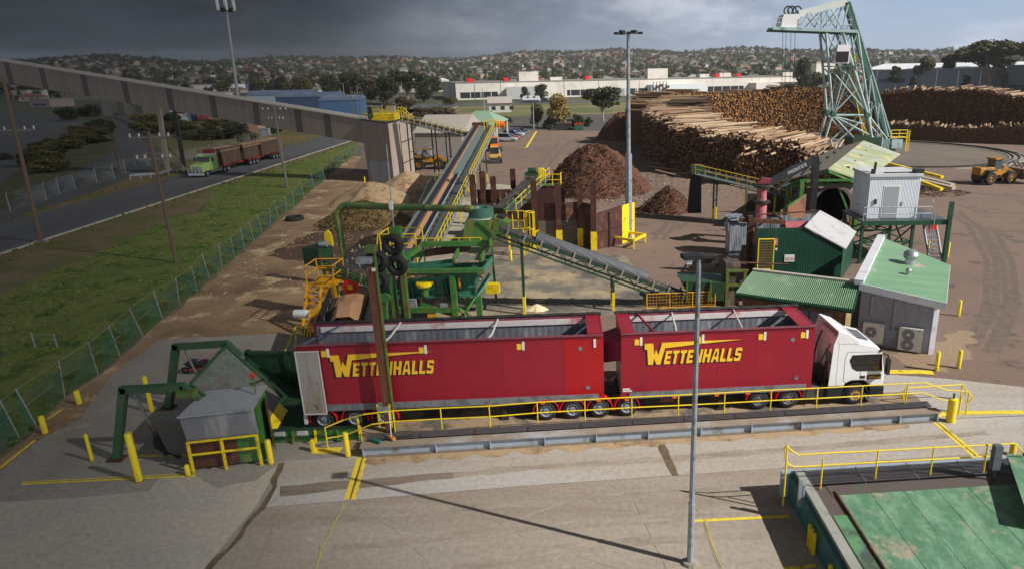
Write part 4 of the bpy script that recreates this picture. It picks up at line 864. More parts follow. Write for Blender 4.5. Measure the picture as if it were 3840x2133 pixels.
mb=MB();p_=fx(1838,1085,YS+2.8);mb.bx(p_.x-.3,p_.x+.6,p_.y,p_.y+.5,p_.z-.3,p_.z+.35);mb.build('yellow_guard',yellow,scn)
mb=MB()
for k in range(7):x=xL+.6+(xR-xL+.6)*k/6;mb.tube((x,YS+3.9,zt+.3),(x,YS+3.9,zt+1.35),.035,5)
for h in(1.35,.85):mb.path([(xL+.6,YS+3.9,zt+h),(xR+1.2,YS+3.9,zt+h)],.035,5)
mb.build('walk_rail',yellow_rail,scn)
mb=MB();r_=random.Random(6)
for k in range(9):x=xL+.4+r_.uniform(0,3.6);mb.path([(x,ya-.16,zt-.3),(x+.2,ya-.2,zt-1.1-r_.random()),(x+.5+r_.random(),ya-.1,.5+r_.random())],.03,5)
mb.path([(xL,YS-.22,zt+.1),(xR+1.6,YS-.22,zt+.1)],.04,5);mb.path([(xL+.22,YS-.2,zt),(xL+.22,YS-.2,.2)],.04,5);mb.build('hoses',black_rubber,scn)
for k,(x,z,m_)in enumerate(((xL+.9,1.5,steel),(xR-.9,1.2,steel),(xL+2.0,.9,orange_yellow))):MB().bx(x,x+.45,YS-.1,YS+.15,z,z+.6).build('control_box',m_,scn)
mb=MB()
for k in range(60):x=Lx+.2+r_.random()*(Rx-Lx-.4);f=(x-Lx)/(Rx-Lx);y=ya+.2+r_.random()*(yb-ya-.4);z=zl+(zr+.05-zl)*f-.46;s_=r_.uniform(.06,.2);mb.hexa([(x-s_,y-s_,z),(x+s_,y-s_*.5,z),(x+s_*.6,y+s_,z),(x-s_*.7,y+s_,z)],[(x-s_*.5,y-s_*.4,z+.09),(x+s_*.4,y-s_*.3,z+.12),(x+s_*.3,y+s_*.4,z+.1),(x-s_*.3,y+s_*.5,z+.08)])
mb.build('chip_clumps',chips,scn)
YC=46.5
cc=fx(1804,800,YC);cr_=.86
cyc=thing('cyclone_hopper','green cyclone drum and tapering hopper fed by a long overhead pipe','cyclone',(cc.x,YC,0))
zt2=fx(1804,778,YC).z;zb2=fx(1804,800,YC).z-.25
MB().lathe([(cr_,zb2),(cr_,zt2),(cr_*.55,zt2+.0),(cr_*.45,zt2-.2),(.01,zt2-.25)],(cc.x,YC,0),28).build('cyclone_drum',pm('blue_green_paint',srgb(66,108,92),var=.15,stain=srgb(120,60,56),ss=2.4,amt=.12,rough=.5),cyc,True)
MB().lathe([(cr_+.08,zb2-.06),(cr_+.08,zb2)],(cc.x,YC,0),28).build('flange',pm('dusty_white_flange',srgb(196,190,178)),cyc)
zh=fx(1740,896,YC).z
def frus(b0,b1,z0,z1):
 return MB().hexa([(b0[0],b0[2],z0),(b0[1],b0[2],z0),(b0[1],b0[3],z0),(b0[0],b0[3],z0)],[(b1[0],b1[2],z1),(b1[1],b1[2],z1),(b1[1],b1[3],z1),(b1[0],b1[3],z1)])
frus((cc.x-1.25,cc.x+.45,YC-.9,YC+.7),(cc.x-.95,cc.x+.95,YC-.9,YC+.9),zh,zb2-.07).build('hopper',pm('worn_green_hopper',srgb(72,122,58),srgb(92,136,62),scale=.9,rough=.55,stain=srgb(132,120,60),ss=1,amt=.35,streak=(2,2,.4)),cyc)
mb=MB();mb.bar((cc.x-.1,YC-.95,zb2-.1),(cc.x+1.0,YC-.98,zh+.5),.1,.16);mb.bar((cc.x-1.3,YC-.95,zh),(cc.x-1.45,YC-1.2,3.4),.12);mb.bar((cc.x+.7,YC-.8,zh+.4),(cc.x+.8,YC-.8,0),.14);mb.bar((cc.x-1.1,YC+.7,zh),(cc.x-1.1,YC+.7,0),.14);mb.build('frame',green,cyc)
rc0=fx(1885,800,YC);mb=MB();mb.hexa([(rc0 .x-.7,YC-.8,zb2-1.35),(rc0 .x+.2,YC-.8,zb2-1.2),(rc0 .x+.2,YC+.5,zb2-1.2),(rc0 .x-.7,YC+.5,zb2-1.35)],[(rc0 .x-.55,YC-.8,zb2+.1),(rc0 .x+.55,YC-.8,zb2-.35),(rc0 .x+.55,YC+.5,zb2-.35),(rc0 .x-.55,YC+.5,zb2+.1)]);mb.build('side_chute',olive,cyc)
MB().bx(rc0 .x-.3,rc0 .x+.4,YC-.6,YC+.3,zb2+.1,zb2+.14).build('inspection_hatch',dark_metal,cyc)
c1,c2=fx(1795,905,YC-.2),fx(1760,985,YS+1.8)
mb=MB();mb.hexa([c1+V((-.9,0,-.2)),c1+V((.9,0,.0)),c2+V((.6,0,0)),c2+V((-.9,0,0))],[c1+V((-.9,0,-.1)),c1+V((.9,0,.1)),c2+V((.6,0,.1)),c2+V((-.9,0,.1))]);mb.build('chute',pm('worn_grey_chute',srgb(140,140,140),var=.15,metal=.3,rough=.45,stain=srgb(206,176,146),ss=.9,amt=.35),cyc)
mb=MB();mb.bar(c1+V((1.0,0,.2)),c2+V((.75,0,.2)),.12,.4);mb.bar(c1+V((-1.0,0,.1)),c2+V((-1.0,0,.2)),.12,.4);mb.build('chute_side',green,cyc)
pz=fx(1749,780,YC).z;pe=fx(1272,768,50.5);pts=[(cc.x-.6,YC-.45,pz),(pe.x+1.0,50.0,pe.z)]
for k in range(7):
 a=k/6*math.pi/2;pts.append((pe.x+.8-.95*math.sin(a),50.3,pe.z-.95*(1-math.cos(a))))
pts.append((pe.x-.12,50.4,0))
pipe_m=pm('mossy_green_pipe',srgb(84,116,64),srgb(70,108,66),scale=.5,rough=.6,stain=srgb(128,128,66),ss=.5,amt=.45,stain2=srgb(110,70,50),s2=1.2,a2=.12)
MB().path(pts,.24,12).build('pipe',pipe_m,cyc,True)
mb=MB();
for f in(.03,.35,.66):
 p=V(pts[0]).lerp(V(pts[1]),f);q=V(pts[0]).lerp(V(pts[1]),f+.008);mb.tube(p,q,.28,12)
mb.build('pipe_flange',rust,cyc)
def conveyor(name,label,a,b,wid=1.0,chips_w=0,walk=0,legs=(),frame=green_dark,leg_sp=None,rail_mat=yellow_rail,depth=.55,idlers=12,belt_m=None,rail_posts=10,cover=None,legname='leg',trestle=True):
 a,b=V(a),V(b);d=(b-a).normalized();n=V((d.y,-d.x,0)).normalized();u=n.cross(d).normalized();L_=(b-a).length
 t=thing(name,label,'conveyor',V((a.x,a.y,0)))
 pt=lambda s,l,h:a+d*s+n*l+u*h
 mb=MB();mb.bar(pt(0,0,0),pt(L_,0,0),wid,.1,u);mb.build('belt',belt_m or belt,t)
 mb=MB()
 for sd in(-1,1):
  l=sd*(wid/2+.06);mb.bar(pt(0,l,-.12),pt(L_,l,-.12),.1,.16,u);mb.bar(pt(0,l,-depth),pt(L_,l,-depth),.1,.1,u)
  k=max(4,int(L_/1.6))
  for i in range(k):
   s0,s1=L_*i/k,L_*(i+1)/k;mb.bar(pt(s0,l,-depth),pt((s0+s1)/2,l,-.18),.05,.05,u);mb.bar(pt((s0+s1)/2,l,-.18),pt(s1,l,-depth),.05,.05,u)
 mb.build('truss',frame,t)
 for i in range(idlers):
  s=L_*(i+.5)/idlers;mb=MB()
  for sd in(-1,1):mb.bar(pt(s,sd*(wid/2+.12),.2),pt(s,sd*(wid/2+.12),-.35),.09,.12,d)
  mb.build('idler_bracket',pm('dusty_bracket',srgb(140,130,118),var=.25,rough=.7),t)
 if chips_w:
  mb=MB();k=60;prev=None;r_=random.Random(3)
  for i in range(k+1):
   s=L_*i/k;hh=.16+r_.uniform(-.03,.03);w_=chips_w/2*r_.uniform(.93,1.05)
   c=[pt(s,-w_,.055),pt(s,0,.055+hh),pt(s,w_,.055)]
   if prev:mb.face(prev[0],c[0],c[1],prev[1]);mb.face(prev[1],c[1],c[2],prev[2])
   prev=c
  mb.build('chip_load',chips,t)
 if cover:
  s0,s1=cover;mb=MB()
  for i in range(10):
   a0,a1=math.pi*i/10,math.pi*(i+1)/10;rr=wid/2+.02
   mb.face(pt(s0,rr*math.cos(a0),.06+.5*math.sin(a0)),pt(s1,rr*math.cos(a0),.06+.5*math.sin(a0)),pt(s1,rr*math.cos(a1),.06+.5*math.sin(a1)),pt(s0,rr*math.cos(a1),.06+.5*math.sin(a1)))
  mb.build('belt_cover',pm('cover_sheet',srgb(78,80,84),var=.2,rough=.65,wave=('Y',3,.3)),t)
 if walk:
  sg=1 if walk>0 else-1;l0=sg*(wid/2+.15);l1=sg*(wid/2+.15+abs(walk))
  mb=MB();mb.bar(pt(0,(l0+l1)/2,-.25),pt(L_,(l0+l1)/2,-.25),abs(walk),.06,u);mb.build('walkway',pm('walkway_grating',srgb(92,98,100),var=.2,metal=.3),t)
  P_=[pt(L_*i/rail_posts,l1,-.22)for i in range(rail_posts+1)]
  for p in P_:MB().tube(p,up(p,1.05),.035,5).build('handrail_post',rail_mat,t)
  mb=MB();mb.path([up(p,1.05)for p in P_],.035,5);mb.path([up(p,.55)for p in P_],.03,5);mb.build('handrail',rail_mat,t)
 for s_,wdt in legs:
  for sd in(-1,1):
   p=pt(L_*s_,sd*(wid/2+.05),-depth);f=V((p.x+n.x*sd*wdt,p.y+n.y*sd*wdt,0));q=f.lerp(p,min(.9,1.3/max(1.4,p.z)))
   MB().bar(q,p,.16).build('leg',frame,t);MB().bar(f,q,.17).build('leg_base',yellow,t)
  if trestle:
   p0,p1=pt(L_*s_,-wid/2,-depth),pt(L_*s_,wid/2,-depth);mb=MB();mb.bar(V((p0 .x,p0 .y,p0 .z*.5)),V((p1 .x,p1 .y,p1 .z*.5)),.09);mb.build('cross_tie',frame,t)
 return t,pt,L_
hA=ay(1800,474,103);lA=ay(1520,950,49.5)
cA,ptA,LA=conveyor('chip_conveyor','longest inclined conveyor carrying a strip of pale chips with yellow handrail',lA,hA,1.5,.62,1.3,[(.22,.1),(.42,.1),(.6,.1),(.8,.1),(.95,.1)],green_dark,idlers=26,rail_posts=34,depth=.9,belt_m=pm('blue_black_belt',srgb(44,48,66),var=.2,rough=.6))
mb=MB();mb.bar(ptA(LA*.45,.55,.12),ptA(LA*.98,.55,.12),.8,.14);mb.build('belt_cover',pm('pale_green_cover',srgb(128,144,142),var=.12,metal=.2,rough=.5),cA)
mb=MB();mb.bar(ptA(0,-.95,.0),ptA(LA,-.95,.0),.08,.5);mb.build('side_plate',pm('grey_green_plate',srgb(112,120,116),var=.2,rough=.6),cA)
mb=MB();mb.bar(ptA(LA*.02,2.2,-.3),ptA(LA,2.2,-.3),.12,.3);mb.build('stringer',steel,cA)
mb=MB();mb.path([ptA(LA*.02,.95,.3),ptA(LA*.45,.95,.25)],.09,6);mb.build('conduit',steel,cA)
p=ptA(LA,0,0);mb=MB();mb.bx(p.x-1.1,p.x+1.1,p.y-.4,p.y+.9,p.z-.8,p.z+.5);mb.build('head_box',rust,cA)
p=ptA(LA,2.6,0);MB().lathe([(.45,-.6),(.45,.7)],p+V((.3,0,.2)),12,'X').build('drive_motor',pm('orange_motor',srgb(226,120,30)),cA)
q=ptA(LA*.96,1.9,-.2);mb=MB()
for dx,dy in((-1,-1),(1,-1),(1,1.5),(-1,1.5)):mb.tube(q+V((dx*.9,dy,0)),q+V((dx*.9,dy,1.3)),.05,5)
mb.path([q+V((-.9,-1,1.3)),q+V((.9,-1,1.3)),q+V((.9,1.5,1.3)),q+V((-.9,1.5,1.3))],.05);mb.build('head_rail',yellow_rail,cA)
q=ay(1520,905,47.5);mb=MB()
xs_=[ay(1428,930,46).x,ay(1560,930,46).x];zq=ay(1430,960,46).z;zr_=ay(1430,880,46).z
pl=thing('access_platform','yellow railed platform at the low end of the longest chip conveyor','platform',(xs_[0],46,0))
mb.bx(xs_[0],xs_[1],46,48,zq-.08,zq);mb.build('deck',pm('walkway_grating',srgb(92,98,100)),pl)
for x,y in((xs_[0],46),(xs_[0],48),(xs_[1],48),(sum(xs_)/2,46),(xs_[1],46)):
 MB().tube((x,y,zq),(x,y,zr_),.045,6).build('post',yellow_rail,pl)
 MB().tube((x,y,0),(x,y,zq-.08),.07,6).build('leg',yellow,pl)
for k in(1,.55):mb=MB();h=zq+(zr_-zq)*k;mb.path([(xs_[1],46,h),(xs_[0],46,h),(xs_[0],48,h),(xs_[1],48,h)],.045);mb.build('rail',yellow_rail,pl)
mb=MB();mb.path([(xs_[0]-.1,46,zr_),(xs_[0]-.9,45.4,.2)],.045);mb.path([(xs_[0]+.6,46,zr_),(xs_[0]-.1,45.4,.2)],.045);mb.build('ladder_rail',yellow_rail,pl)
dA,dB=ay(1772,505,101.5),ay(1508,440,104)
cD,ptD,LD=conveyor('chip_conveyor','dark conveyor running from the grey tower top down to the long chip conveyor head',dA,dB,1.1,.0,-.9,[(.35,.1),(.55,.1),(.9,.1)],green_dark,idlers=12,rail_posts=12,depth=.6)
l2=g(2311,1152);l1=g(1972,1168)
p1=ay(1970,885,l1 .y);p2=ay(2312,1008,l2 .y);dB_=(p2-p1);bU=p1-dB_*.27;bL=p2+dB_*1.02
cB,ptB,LB=conveyor('chip_conveyor','dark covered conveyor sloping down across the dusty concrete to the right',bL,bU,1.0,0,0,[(1-(p1-bU).length/(bL-bU).length,.0),(1-(p2-bU).length/(bL-bU).length,.0)],green_dark,idlers=13,depth=.75,cover=(4.5,12.5))
q=bL+V((.6,0,-.2));th=thing('tail_hopper','dark hopper and drive frame at the low end of the covered conveyor','hopper',V((q.x,q.y,0)))
mb=MB();mb.hexa([(q.x-1.6,q.y-.8,.5),(q.x+.6,q.y-.8,.4),(q.x+.6,q.y+1.2,.4),(q.x-1.6,q.y+1.2,.5)],[(q.x-2.4,q.y-.9,1.9),(q.x+.7,q.y-.9,1.7),(q.x+.7,q.y+1.3,1.7),(q.x-2.4,q.y+1.3,1.9)]);mb.build('hopper',green_dark,th)
for k in range(3):MB().bx(q.x-2.0+k*.8,q.x-1.9+k*.8,q.y-1.02,q.y-.92,.5,1.9).build('rib',olive,th)
mb=MB();mb.bx(q.x+.7,q.x+1.7,q.y-.6,q.y+.6,.0,3.0);mb.build('tower_frame',pm('dusty_dark_frame',srgb(72,66,58),var=.3,stain=srgb(120,104,84),ss=1.5,amt=.35),th)
mb=MB();mb.bar((q.x+.8,q.y-.7,0),(q.x+.8,q.y-.7,2.6),.2);mb.bar((q.x+2.0,q.y-.7,0),(q.x+2.0,q.y-.7,2.4),.2);mb.bar((q.x+.7,q.y-.7,1.5),(q.x+2.2,q.y-.7,1.5),.16);mb.bar((q.x+.7,q.y-.7,2.5),(q.x+2.2,q.y-.7,2.5),.16);mb.build('post_frame',olive,th)
cG,ptG,LG=conveyor('chip_conveyor','low dark conveyor behind the corrugated green office roof',(q.x+1.2,q.y+.3,1.3),(q.x+6.0,q.y+1.0,1.3),.9,0,0,[(.4,0),(.9,0)],dark_metal,idlers=6)
mb=MB();mb.path([(q.x+1.0,q.y+1.2,2.6),(q.x+5.6,q.y+1.8,2.2)],.06);mb.path([(q.x+1.0,q.y+.9,3.0),(q.x+2.4,q.y+1.2,2.4)],.06);mb.build('guard_rail',rust,th)
mb=MB();p_=V((q.x+.2,q.y+.6,3.0));mb.bx(p_.x-1.0,p_.x+.0,p_.y-.4,p_.y+.4,3.1,3.3);mb.bx(p_.x-.9,p_.x+.2,p_.y-.2,p_.y+.2,2.5,3.1);mb.build('drive_unit',dark_metal,th)
def mesh_fence(name,label,a,b,h,n,mat,mesh_mat,cell=.25,group=None,top=True):
 a,b=V(a),V(b);t=thing(name,label,'fence',a,0,group)
 for i in range(n+1):p=a.lerp(b,i/n);MB().tube(p,up(p,h),.045,6).build('post',mat,t)
 mb=MB()
 for z in([.08,h]if top else[.08]):mb.tube(up(a,z),up(b,z),.035,5)
 mb.build('rail',mat,t)
 mb=MB();L_=(b-a).length;k=int(L_/cell)
 for i in range(1,k):p=a.lerp(b,i/k);mb.tube(up(p,.08),up(p,h),.009,3)
 for j in range(1,int(h/cell)):mb.tube(up(a,j*cell),up(b,j*cell),.009,3)
 mb.build('mesh',mesh_mat,t);return t
fa_,fb2=g(2425,1160),g(2680,1150)
mesh_fence('mesh_fence','low orange yellow mesh fence behind the front trailer',fa_,fb2,1.1,3,orange_yellow,orange_yellow,.22,top=True)
cL,cH=ay(1868,782,58.5),ay(2002,660,69)
cC,ptC,LC=conveyor('bark_conveyor','short conveyor with a bright yellow drive guard above the rusty bunker',cL,cH,.95,0,1.0,[(.55,.1),(.9,.1)],green,idlers=7,rail_posts=7,depth=.5)
p=ptC(LC,.0,0);mb=MB();mb.extrude([(p.x+.45,p.y-.2,p.z-.9),(p.x+1.15,p.y-.2,p.z-.8),(p.x+1.2,p.y-.2,p.z+.4),(p.x+.95,p.y-.2,p.z+.75),(p.x+.5,p.y-.2,p.z+.75)],(0,.5,0));mb.build('drive_guard',yellow,cC)
mb=MB();mb.bx(p.x-.9,p.x+.4,p.y-.3,p.y+.6,p.z-.5,p.z+.3);mb.lathe([(.28,0),(.28,.8)],p+V((-.6,.2,.5)),12,'X');mb.build('drive_unit',green_dark,cC)
mb=MB();q=p+V((1.6,-.2,-.9));mb.bx(q.x-.6,q.x+1.1,q.y-.4,q.y+.9,q.z-.05,q.z);mb.build('platform',green,cC)
mb=MB();
for dx,dy in((-.6,-.4),(1.1,-.4),(1.1,.9),(.3,-.4)):mb.tube(q+V((dx,dy,0)),q+V((dx,dy,1.1)),.04,5)
for h in(1.1,.55):mb.path([q+V((-.6,-.4,h)),q+V((1.1,-.4,h)),q+V((1.1,.9,h))],.04)
mb.build('platform_rail',yellow_rail,cC)
q=g(1955,960);t=thing('cage_ladder','yellow caged ladder and landing beside the rusty bunker wall','ladder',q)
zc0,zc1=ay(1955,858,q.y).z,ay(1955,796,q.y).z
mb=MB()
for k in range(8):a=k*math.pi/4;mb.tube(q+V((.9+.4*math.cos(a),.4*math.sin(a),zc0-2.0)),q+V((.9+.4*math.cos(a),.4*math.sin(a),zc1)),.03,5)
mb.torus(q+V((.9,0,zc1)),.4,.04,(0,0,1),14,5);mb.torus(q+V((.9,0,zc0)),.4,.03,(0,0,1),14,5);mb.build('cage',yellow_rail,t)
mb=MB()
for dx in(-1.1,-.6,-.1,.4):mb.tube(q+V((dx,0,zc0)),q+V((dx,0,zc1+.1)),.04,5)
for h in(zc1+.1,(zc0+zc1)/2,zc0):mb.path([q+V((-1.1,0,h)),q+V((.4,0,h))],.04)
mb.build('landing_rail',yellow_rail,t)
for dx in(-1.0,.3):MB().bar(q+V((dx,.1,0)),q+V((dx,.1,zc0)),.16).build('leg',yellow,t)
eH,eL=ay(1205,965,44),ay(1400,1040,42.2)
cE,ptE,LE=conveyor('chip_conveyor','short dark green conveyor sloping down to the screen from a motor box',eH,eL,.8,0,0,[(.15,0)],green,idlers=4,depth=.45)
p=ptE(0,0,0);mb=MB();mb.box(p+V((-.2,0,.15)),(1.3,1.3,1.2),-.35);mb.build('head_box',green_dark,cE)
mb=MB();mb.lathe([(.2,0),(.2,.5)],p+V((.1,-.2,.95)),12,'X');mb.build('motor',steel,cE)
mb=MB();mb.extrude([p+V(q)for q in((.2,.3,.7),(.75,.3,.7),(.7,.3,1.5),(.5,.3,1.75),(.3,.3,1.6))],(0,.2,0));mb.build('belt_guard',yellow,cE)
pq0,pq1=ay(1166,1060,42),ay(1268,1060,42);zt_=pq0 .z;zl0,zl1=ay(1166,990,42).z,zt_
sp=thing('stair_platform','orange yellow stair and railed platform beside the short green conveyor','platform',(pq0 .x,42,0))
MB().bx(pq0 .x,pq1 .x,41.4,43.2,zt_-.1,zt_).build('deck',orange_yellow,sp)
for x,y in((pq0 .x,41.4),(pq1 .x,41.4),(pq1 .x,43.2),(pq0 .x,43.2)):
 MB().bar((x,y,0),(x,y,zt_-.1),.12).build('leg',orange_yellow,sp);MB().tube((x,y,zt_),(x,y,zl0),.045,6).build('rail_post',orange_yellow,sp)
for k in(1,.5):mb=MB();h=zt_+(zl0-zt_)*k;mb.path([(pq0 .x+.8,41.4,h),(pq1 .x,41.4,h),(pq1 .x,43.2,h),(pq0 .x,43.2,h),(pq0 .x,41.4,h)],.045);mb.build('rail',orange_yellow,sp)
for i in range(7):z_=zt_*(1-(i+1)/8);MB().bx(pq0 .x+.05,pq0 .x+.85,41.3-i*.22,41.5-i*.22,z_,z_+.06).build('stair_tread',orange_yellow,sp)
mb=MB();mb.bar((pq0 .x,41.4,zt_),(pq0 .x,39.7,.1),.08,.25);mb.bar((pq0 .x+.9,41.4,zt_),(pq0 .x+.9,39.7,.1),.08,.25);mb.build('stringer',orange_yellow,sp)
MB().bx(pq0 .x+.95,pq1 .x,41.5,41.6,.3,zt_-.2).build('side_panel',orange_yellow,sp)
q=ay(1315,1075,42.5);t=thing('hose_reel','red round hose reel with a yellow hub near the yellow stair platform','hose reel',(q.x,42.5,0))
MB().lathe([(.5,-.1),(.5,.1)],q,18,'Y').build('drum',red_guard,t);MB().lathe([(.2,-.14),(.2,-.11)],q,12,'Y').build('hub',yellow,t);MB().bar((q.x,42.6,0),(q.x,42.6,q.z),.12).build('stand',dark_metal,t)
f0,f1=ay(1306,1200,35.2),ay(1325,1112,39.0)
cF,ptF,LF=conveyor('feed_conveyor','wide belt heaped with pale wood chips behind the rear trailer',V((f0 .x,34.2,f0 .z-.3)),f1,2.2,1.6,0,[(.3,0),(.8,0)],dark_metal,idlers=4)
mb=MB();prev=None
for i in range(13):
 s=LF*(.15+.8*i/12);hh=.55*math.sin(math.pi*min(1,(i+1.5)/10))+.2;c=[ptF(s,-.85,.1),ptF(s,-.35,.1+hh),ptF(s,.35,.1+hh),ptF(s,.85,.1)]
 if prev:
  for j in range(3):mb.face(prev[j],c[j],c[j+1],prev[j+1])
 prev=c
mb.build('chip_heap',chips,cF)
mb=MB();mb.bar(ptF(0,-1.25,.3),ptF(LF,-1.25,.3),.1,.7);mb.bar(ptF(0,1.25,.3),ptF(LF,1.25,.3),.1,.7);mb.build('side_board',black_rubber,cF)
p=ptF(LF*.45,-2.2,.3);MB().lathe([(.24,-.6),(.24,.1),(.18,.12),(.18,.5)],p,14,'X').build('motor',placard,cF)
mb=MB();mb.extrude([p+V(q)for q in((.2,-.6,-.9),(.9,-.3,-.7),(.9,-.2,.6),(.35,-.3,.2))],(0,.15,0));mb.build('belt_guard',orange_yellow,cF)
p=ptF(LF*.6,1.9,.3);mb=MB();mb.bar(p+V((0,0,-1.5)),p+V((.1,0,.5)),.3,.3);mb.lathe([(.3,0),(.3,.15)],p+V((.2,-.2,.3)),12,'Y');mb.build('drive_post',green,cF)
bw=thing('bunker_wall','rusty steel post bunker wall with grey planks and yellow post feet','wall',g(2011,930))
plank=pm('weathered_planks',srgb(112,104,96),srgb(92,84,78),scale=1,rough=.9,var=.2,streak=(.3,.3,6),stain=srgb(140,126,110),ss=1.2,amt=.3)
PW=[(1790,757,656),(2011,930,678),(2099,930,690),(2178,922,690),(2228,937,686)]
pts=[]
for(px,py,ty)in PW[1:]:
 b=g(px,py);z=top_z((px,py),ty);pts.append(b)
 mb=MB();mb.bx(b.x-.26,b.x+.26,b.y-.16,b.y-.12,1.7,z);mb.bx(b.x-.26,b.x+.26,b.y+.12,b.y+.16,1.7,z);mb.bx(b.x-.03,b.x+.03,b.y-.12,b.y+.12,1.7,z);mb.build('post',rust_dark,bw)
 MB().bx(b.x-.28,b.x+.28,b.y-.18,b.y+.18,0,1.7).build('post_foot',yellow,bw)
bl=V((-11.6,61.4,0));alls=[bl]+pts
for a,b in zip(alls,alls[1:]):
 MB().bar(up(a,1.25)+V((.0,.22,0)),up(b,1.25)+V((0,.22,0)),.12,2.5).build('plank_panel',plank if a is not pts[2]else rust_dark,bw)
 MB().bar(up(a,3.3)+V((.0,.24,0)),up(b,3.3)+V((0,.24,0)),.1,1.6).build('steel_panel',rust_dark,bw)
for(px,py,ty)in((1777,760,656),(1811,706,644),(1853,752,663),(1926,720,634)):
 b=V((ay(px,py,66).x,66 if px!=1926 else 70,0));z=ay(px,ty,b.y).z;b=V((ay(px,py,b.y).x,b.y,0))
 mb=MB();mb.bx(b.x-.26,b.x+.26,b.y-.16,b.y-.12,0,z);mb.bx(b.x-.26,b.x+.26,b.y+.12,b.y+.16,0,z);mb.bx(b.x-.03,b.x+.03,b.y-.12,b.y+.12,0,z);mb.build('post',rust_dark,bw)
b0_,b1_=ay(1790,740,66.2),ay(1945,740,66.2)
MB().bx(b0_.x,b1_.x+4.5,66.2,66.32,0,ay(1850,712,66.2).z).build('back_panel',rust_dark,bw)
a,b=g(2240,937),g(2332,917);z0_,z1_=top_z((2240,937),801),top_z((2332,917),771)
MB().hexa([a,b,b+V((0,.14,0)),a+V((0,.14,0))],[up(a,z0_),up(b,z1_),up(b,z1_)+V((0,.14,0)),up(a,z0_)+V((0,.14,0))]).build('low_panel',rust_dark,bw)
mb=MB();c_=a.lerp(b,.5);mb.bar(c_+V((0,-.08,0)),up(c_,3.3)+V((0,-.08,0)),.16);mb.bar(up(a,1.6)+V((0,-.05,0)),up(b,1.8)+V((0,-.05,0)),.08);mb.build('stiffener',rust_dark,bw)
yp0,yp1=g(2334,915),g(2376,893);za,zb_=top_z((2334,915),770),top_z((2376,893),759)
mb=MB();mb.hexa([yp0,yp1,yp1+V((.1,.1,0)),yp0+V((.1,.1,0))],[up(yp0,za),up(yp1,zb_),up(yp1,zb_)+V((.1,.1,0)),up(yp0,za)+V((.1,.1,0))]);mb.build('yellow_plate',yellow,bw)
def pile(name,label,c,rx,ry,h,mat,cat='pile',seed=1,flat=.0,n=44,rough=.10,sh=1.25,group=None):
 r_=random.Random(seed);mb=MB();ph=[r_.uniform(0,6.28)for _ in range(6)]
 rows=22;c=V(c);idx=[]
 for k in range(rows+1):
  f=k/rows
  for i in range(n):
   a=2*math.pi*i/n
   w_=1+.10*math.sin(a*2+ph[0])+.07*math.sin(a*3+ph[1])+.05*math.sin(a*5+ph[2])+.03*math.sin(a*9+ph[4])
   hh=h*max(0,(1-(f**sh)))*(1+.06*math.sin(a*3+ph[3])*(1-f)*min(1,f*5));nz=r_.uniform(-1,1)*rough*h*.35*(1 if k<rows else 0)*(.3+.7*min(1,f*4))
   mb.v.append(c+V((rx*f*w_*math.cos(a)+r_.uniform(-1,1)*rough*.25,ry*f*w_*math.sin(a)+r_.uniform(-1,1)*rough*.25,max(0.0,hh+nz)if k<rows else-.05)))
 for k in range(rows):
  for i in range(n):
   j=(i+1)%n;mb.f.append((k*n+i,k*n+j,(k+1)*n+j,(k+1)*n+i));mb.mi.append(0)
 o=solo(name,mb,mat,label,cat,c,group,True);return o
def scatter_bits(name,c,rx,ry,h,n,mat,label,seed,sz=.25,sh=1.25,cat='bark'):
 """loose shreds lying on a heap"""
 r_=random.Random(seed);mb=MB()
 for i in range(n):
  f=math.sqrt(r_.random())*1.04;a=r_.uniform(0,6.283);p=V(c)+V((rx*f*math.cos(a),ry*f*math.sin(a),h*max(0,1-min(1,f)**sh)+.06))
  d=V((r_.uniform(-1,1),r_.uniform(-1,1),r_.uniform(-.5,.3))).normalized()*sz*r_.uniform(.5,1.6)
  q=V((r_.uniform(-1,1),r_.uniform(-1,1),r_.uniform(-.2,.6))).normalized()*sz*.22
  mb.face(p-d-q,p+d-q,p+d+q,p-d+q)
 o=solo(name,mb,mat,label,cat,c);o['kind']='stuff';return o
pc=V((-1.0,92.0,0));pile('bark_pile','tallest rounded heap of brown bark behind the lamp mast',pc,6.9,6.6,6.0,bark,seed=4,sh=1.7,rough=.14)
scatter_bits('loose_bark',pc,7.2,6.9,6.1,2600,bark,'loose bark shreds over the tallest brown heap',5,.26,1.7)
pc=g(2330,528);pc.y+=5;pile('bark_pile','reddish bark heap beside the left end of the log wall',pc,6.2,6,6.0,bark,seed=6,sh=1.6,rough=.14)
pc=g(2415,512);pc.y+=8;pile('bark_pile','far bark heap half hidden behind the lamp mast',pc,6.0,6,6.2,bark,seed=9,sh=1.5,rough=.14)
pc=g(2510,800);pc.y+=1.5;pile('bark_pile','small pointed bark heap under the dark drop chute',pc,2.7,2.6,2.9,bark,seed=8,sh=1.1,rough=.16)
scatter_bits('loose_bark',pc,3.6,3.0,2.9,900,bark,'loose bark shreds around the small pointed heap',15,.18,1.1)
pc=g(1400,760);pile('sawdust_pile','broad pale sawdust heap left of the longest conveyor',pc,5.0,6.5,2.6,sawdust,seed=12,sh=1.4,rough=.05)
pc=g(1370,838);pile('straw_pile','shaggy straw coloured heap of shredded bark by the green pipe',pc,4.6,3.6,2.4,straw,seed=13,sh=1.3,rough=.25)
scatter_bits('loose_straw',pc,5.0,4.0,2.5,2200,straw,'loose straw coloured shreds on the shaggy heap',16,.22,1.3)
pc=g(1530,690);pile('sawdust_pile','small sawdust heap at the foot of the grey tower',pc,3.0,5,1.8,sawdust,seed=14,sh=1.3,rough=.05)
pc=g(2012,1160);pile('sawdust_pile','tiny white sawdust cone by the conveyor leg',pc,.8,.6,.42,pm('pale_sawdust',srgb(214,196,164),var=.1,bump=.4),seed=18,sh=1.1,rough=.05)
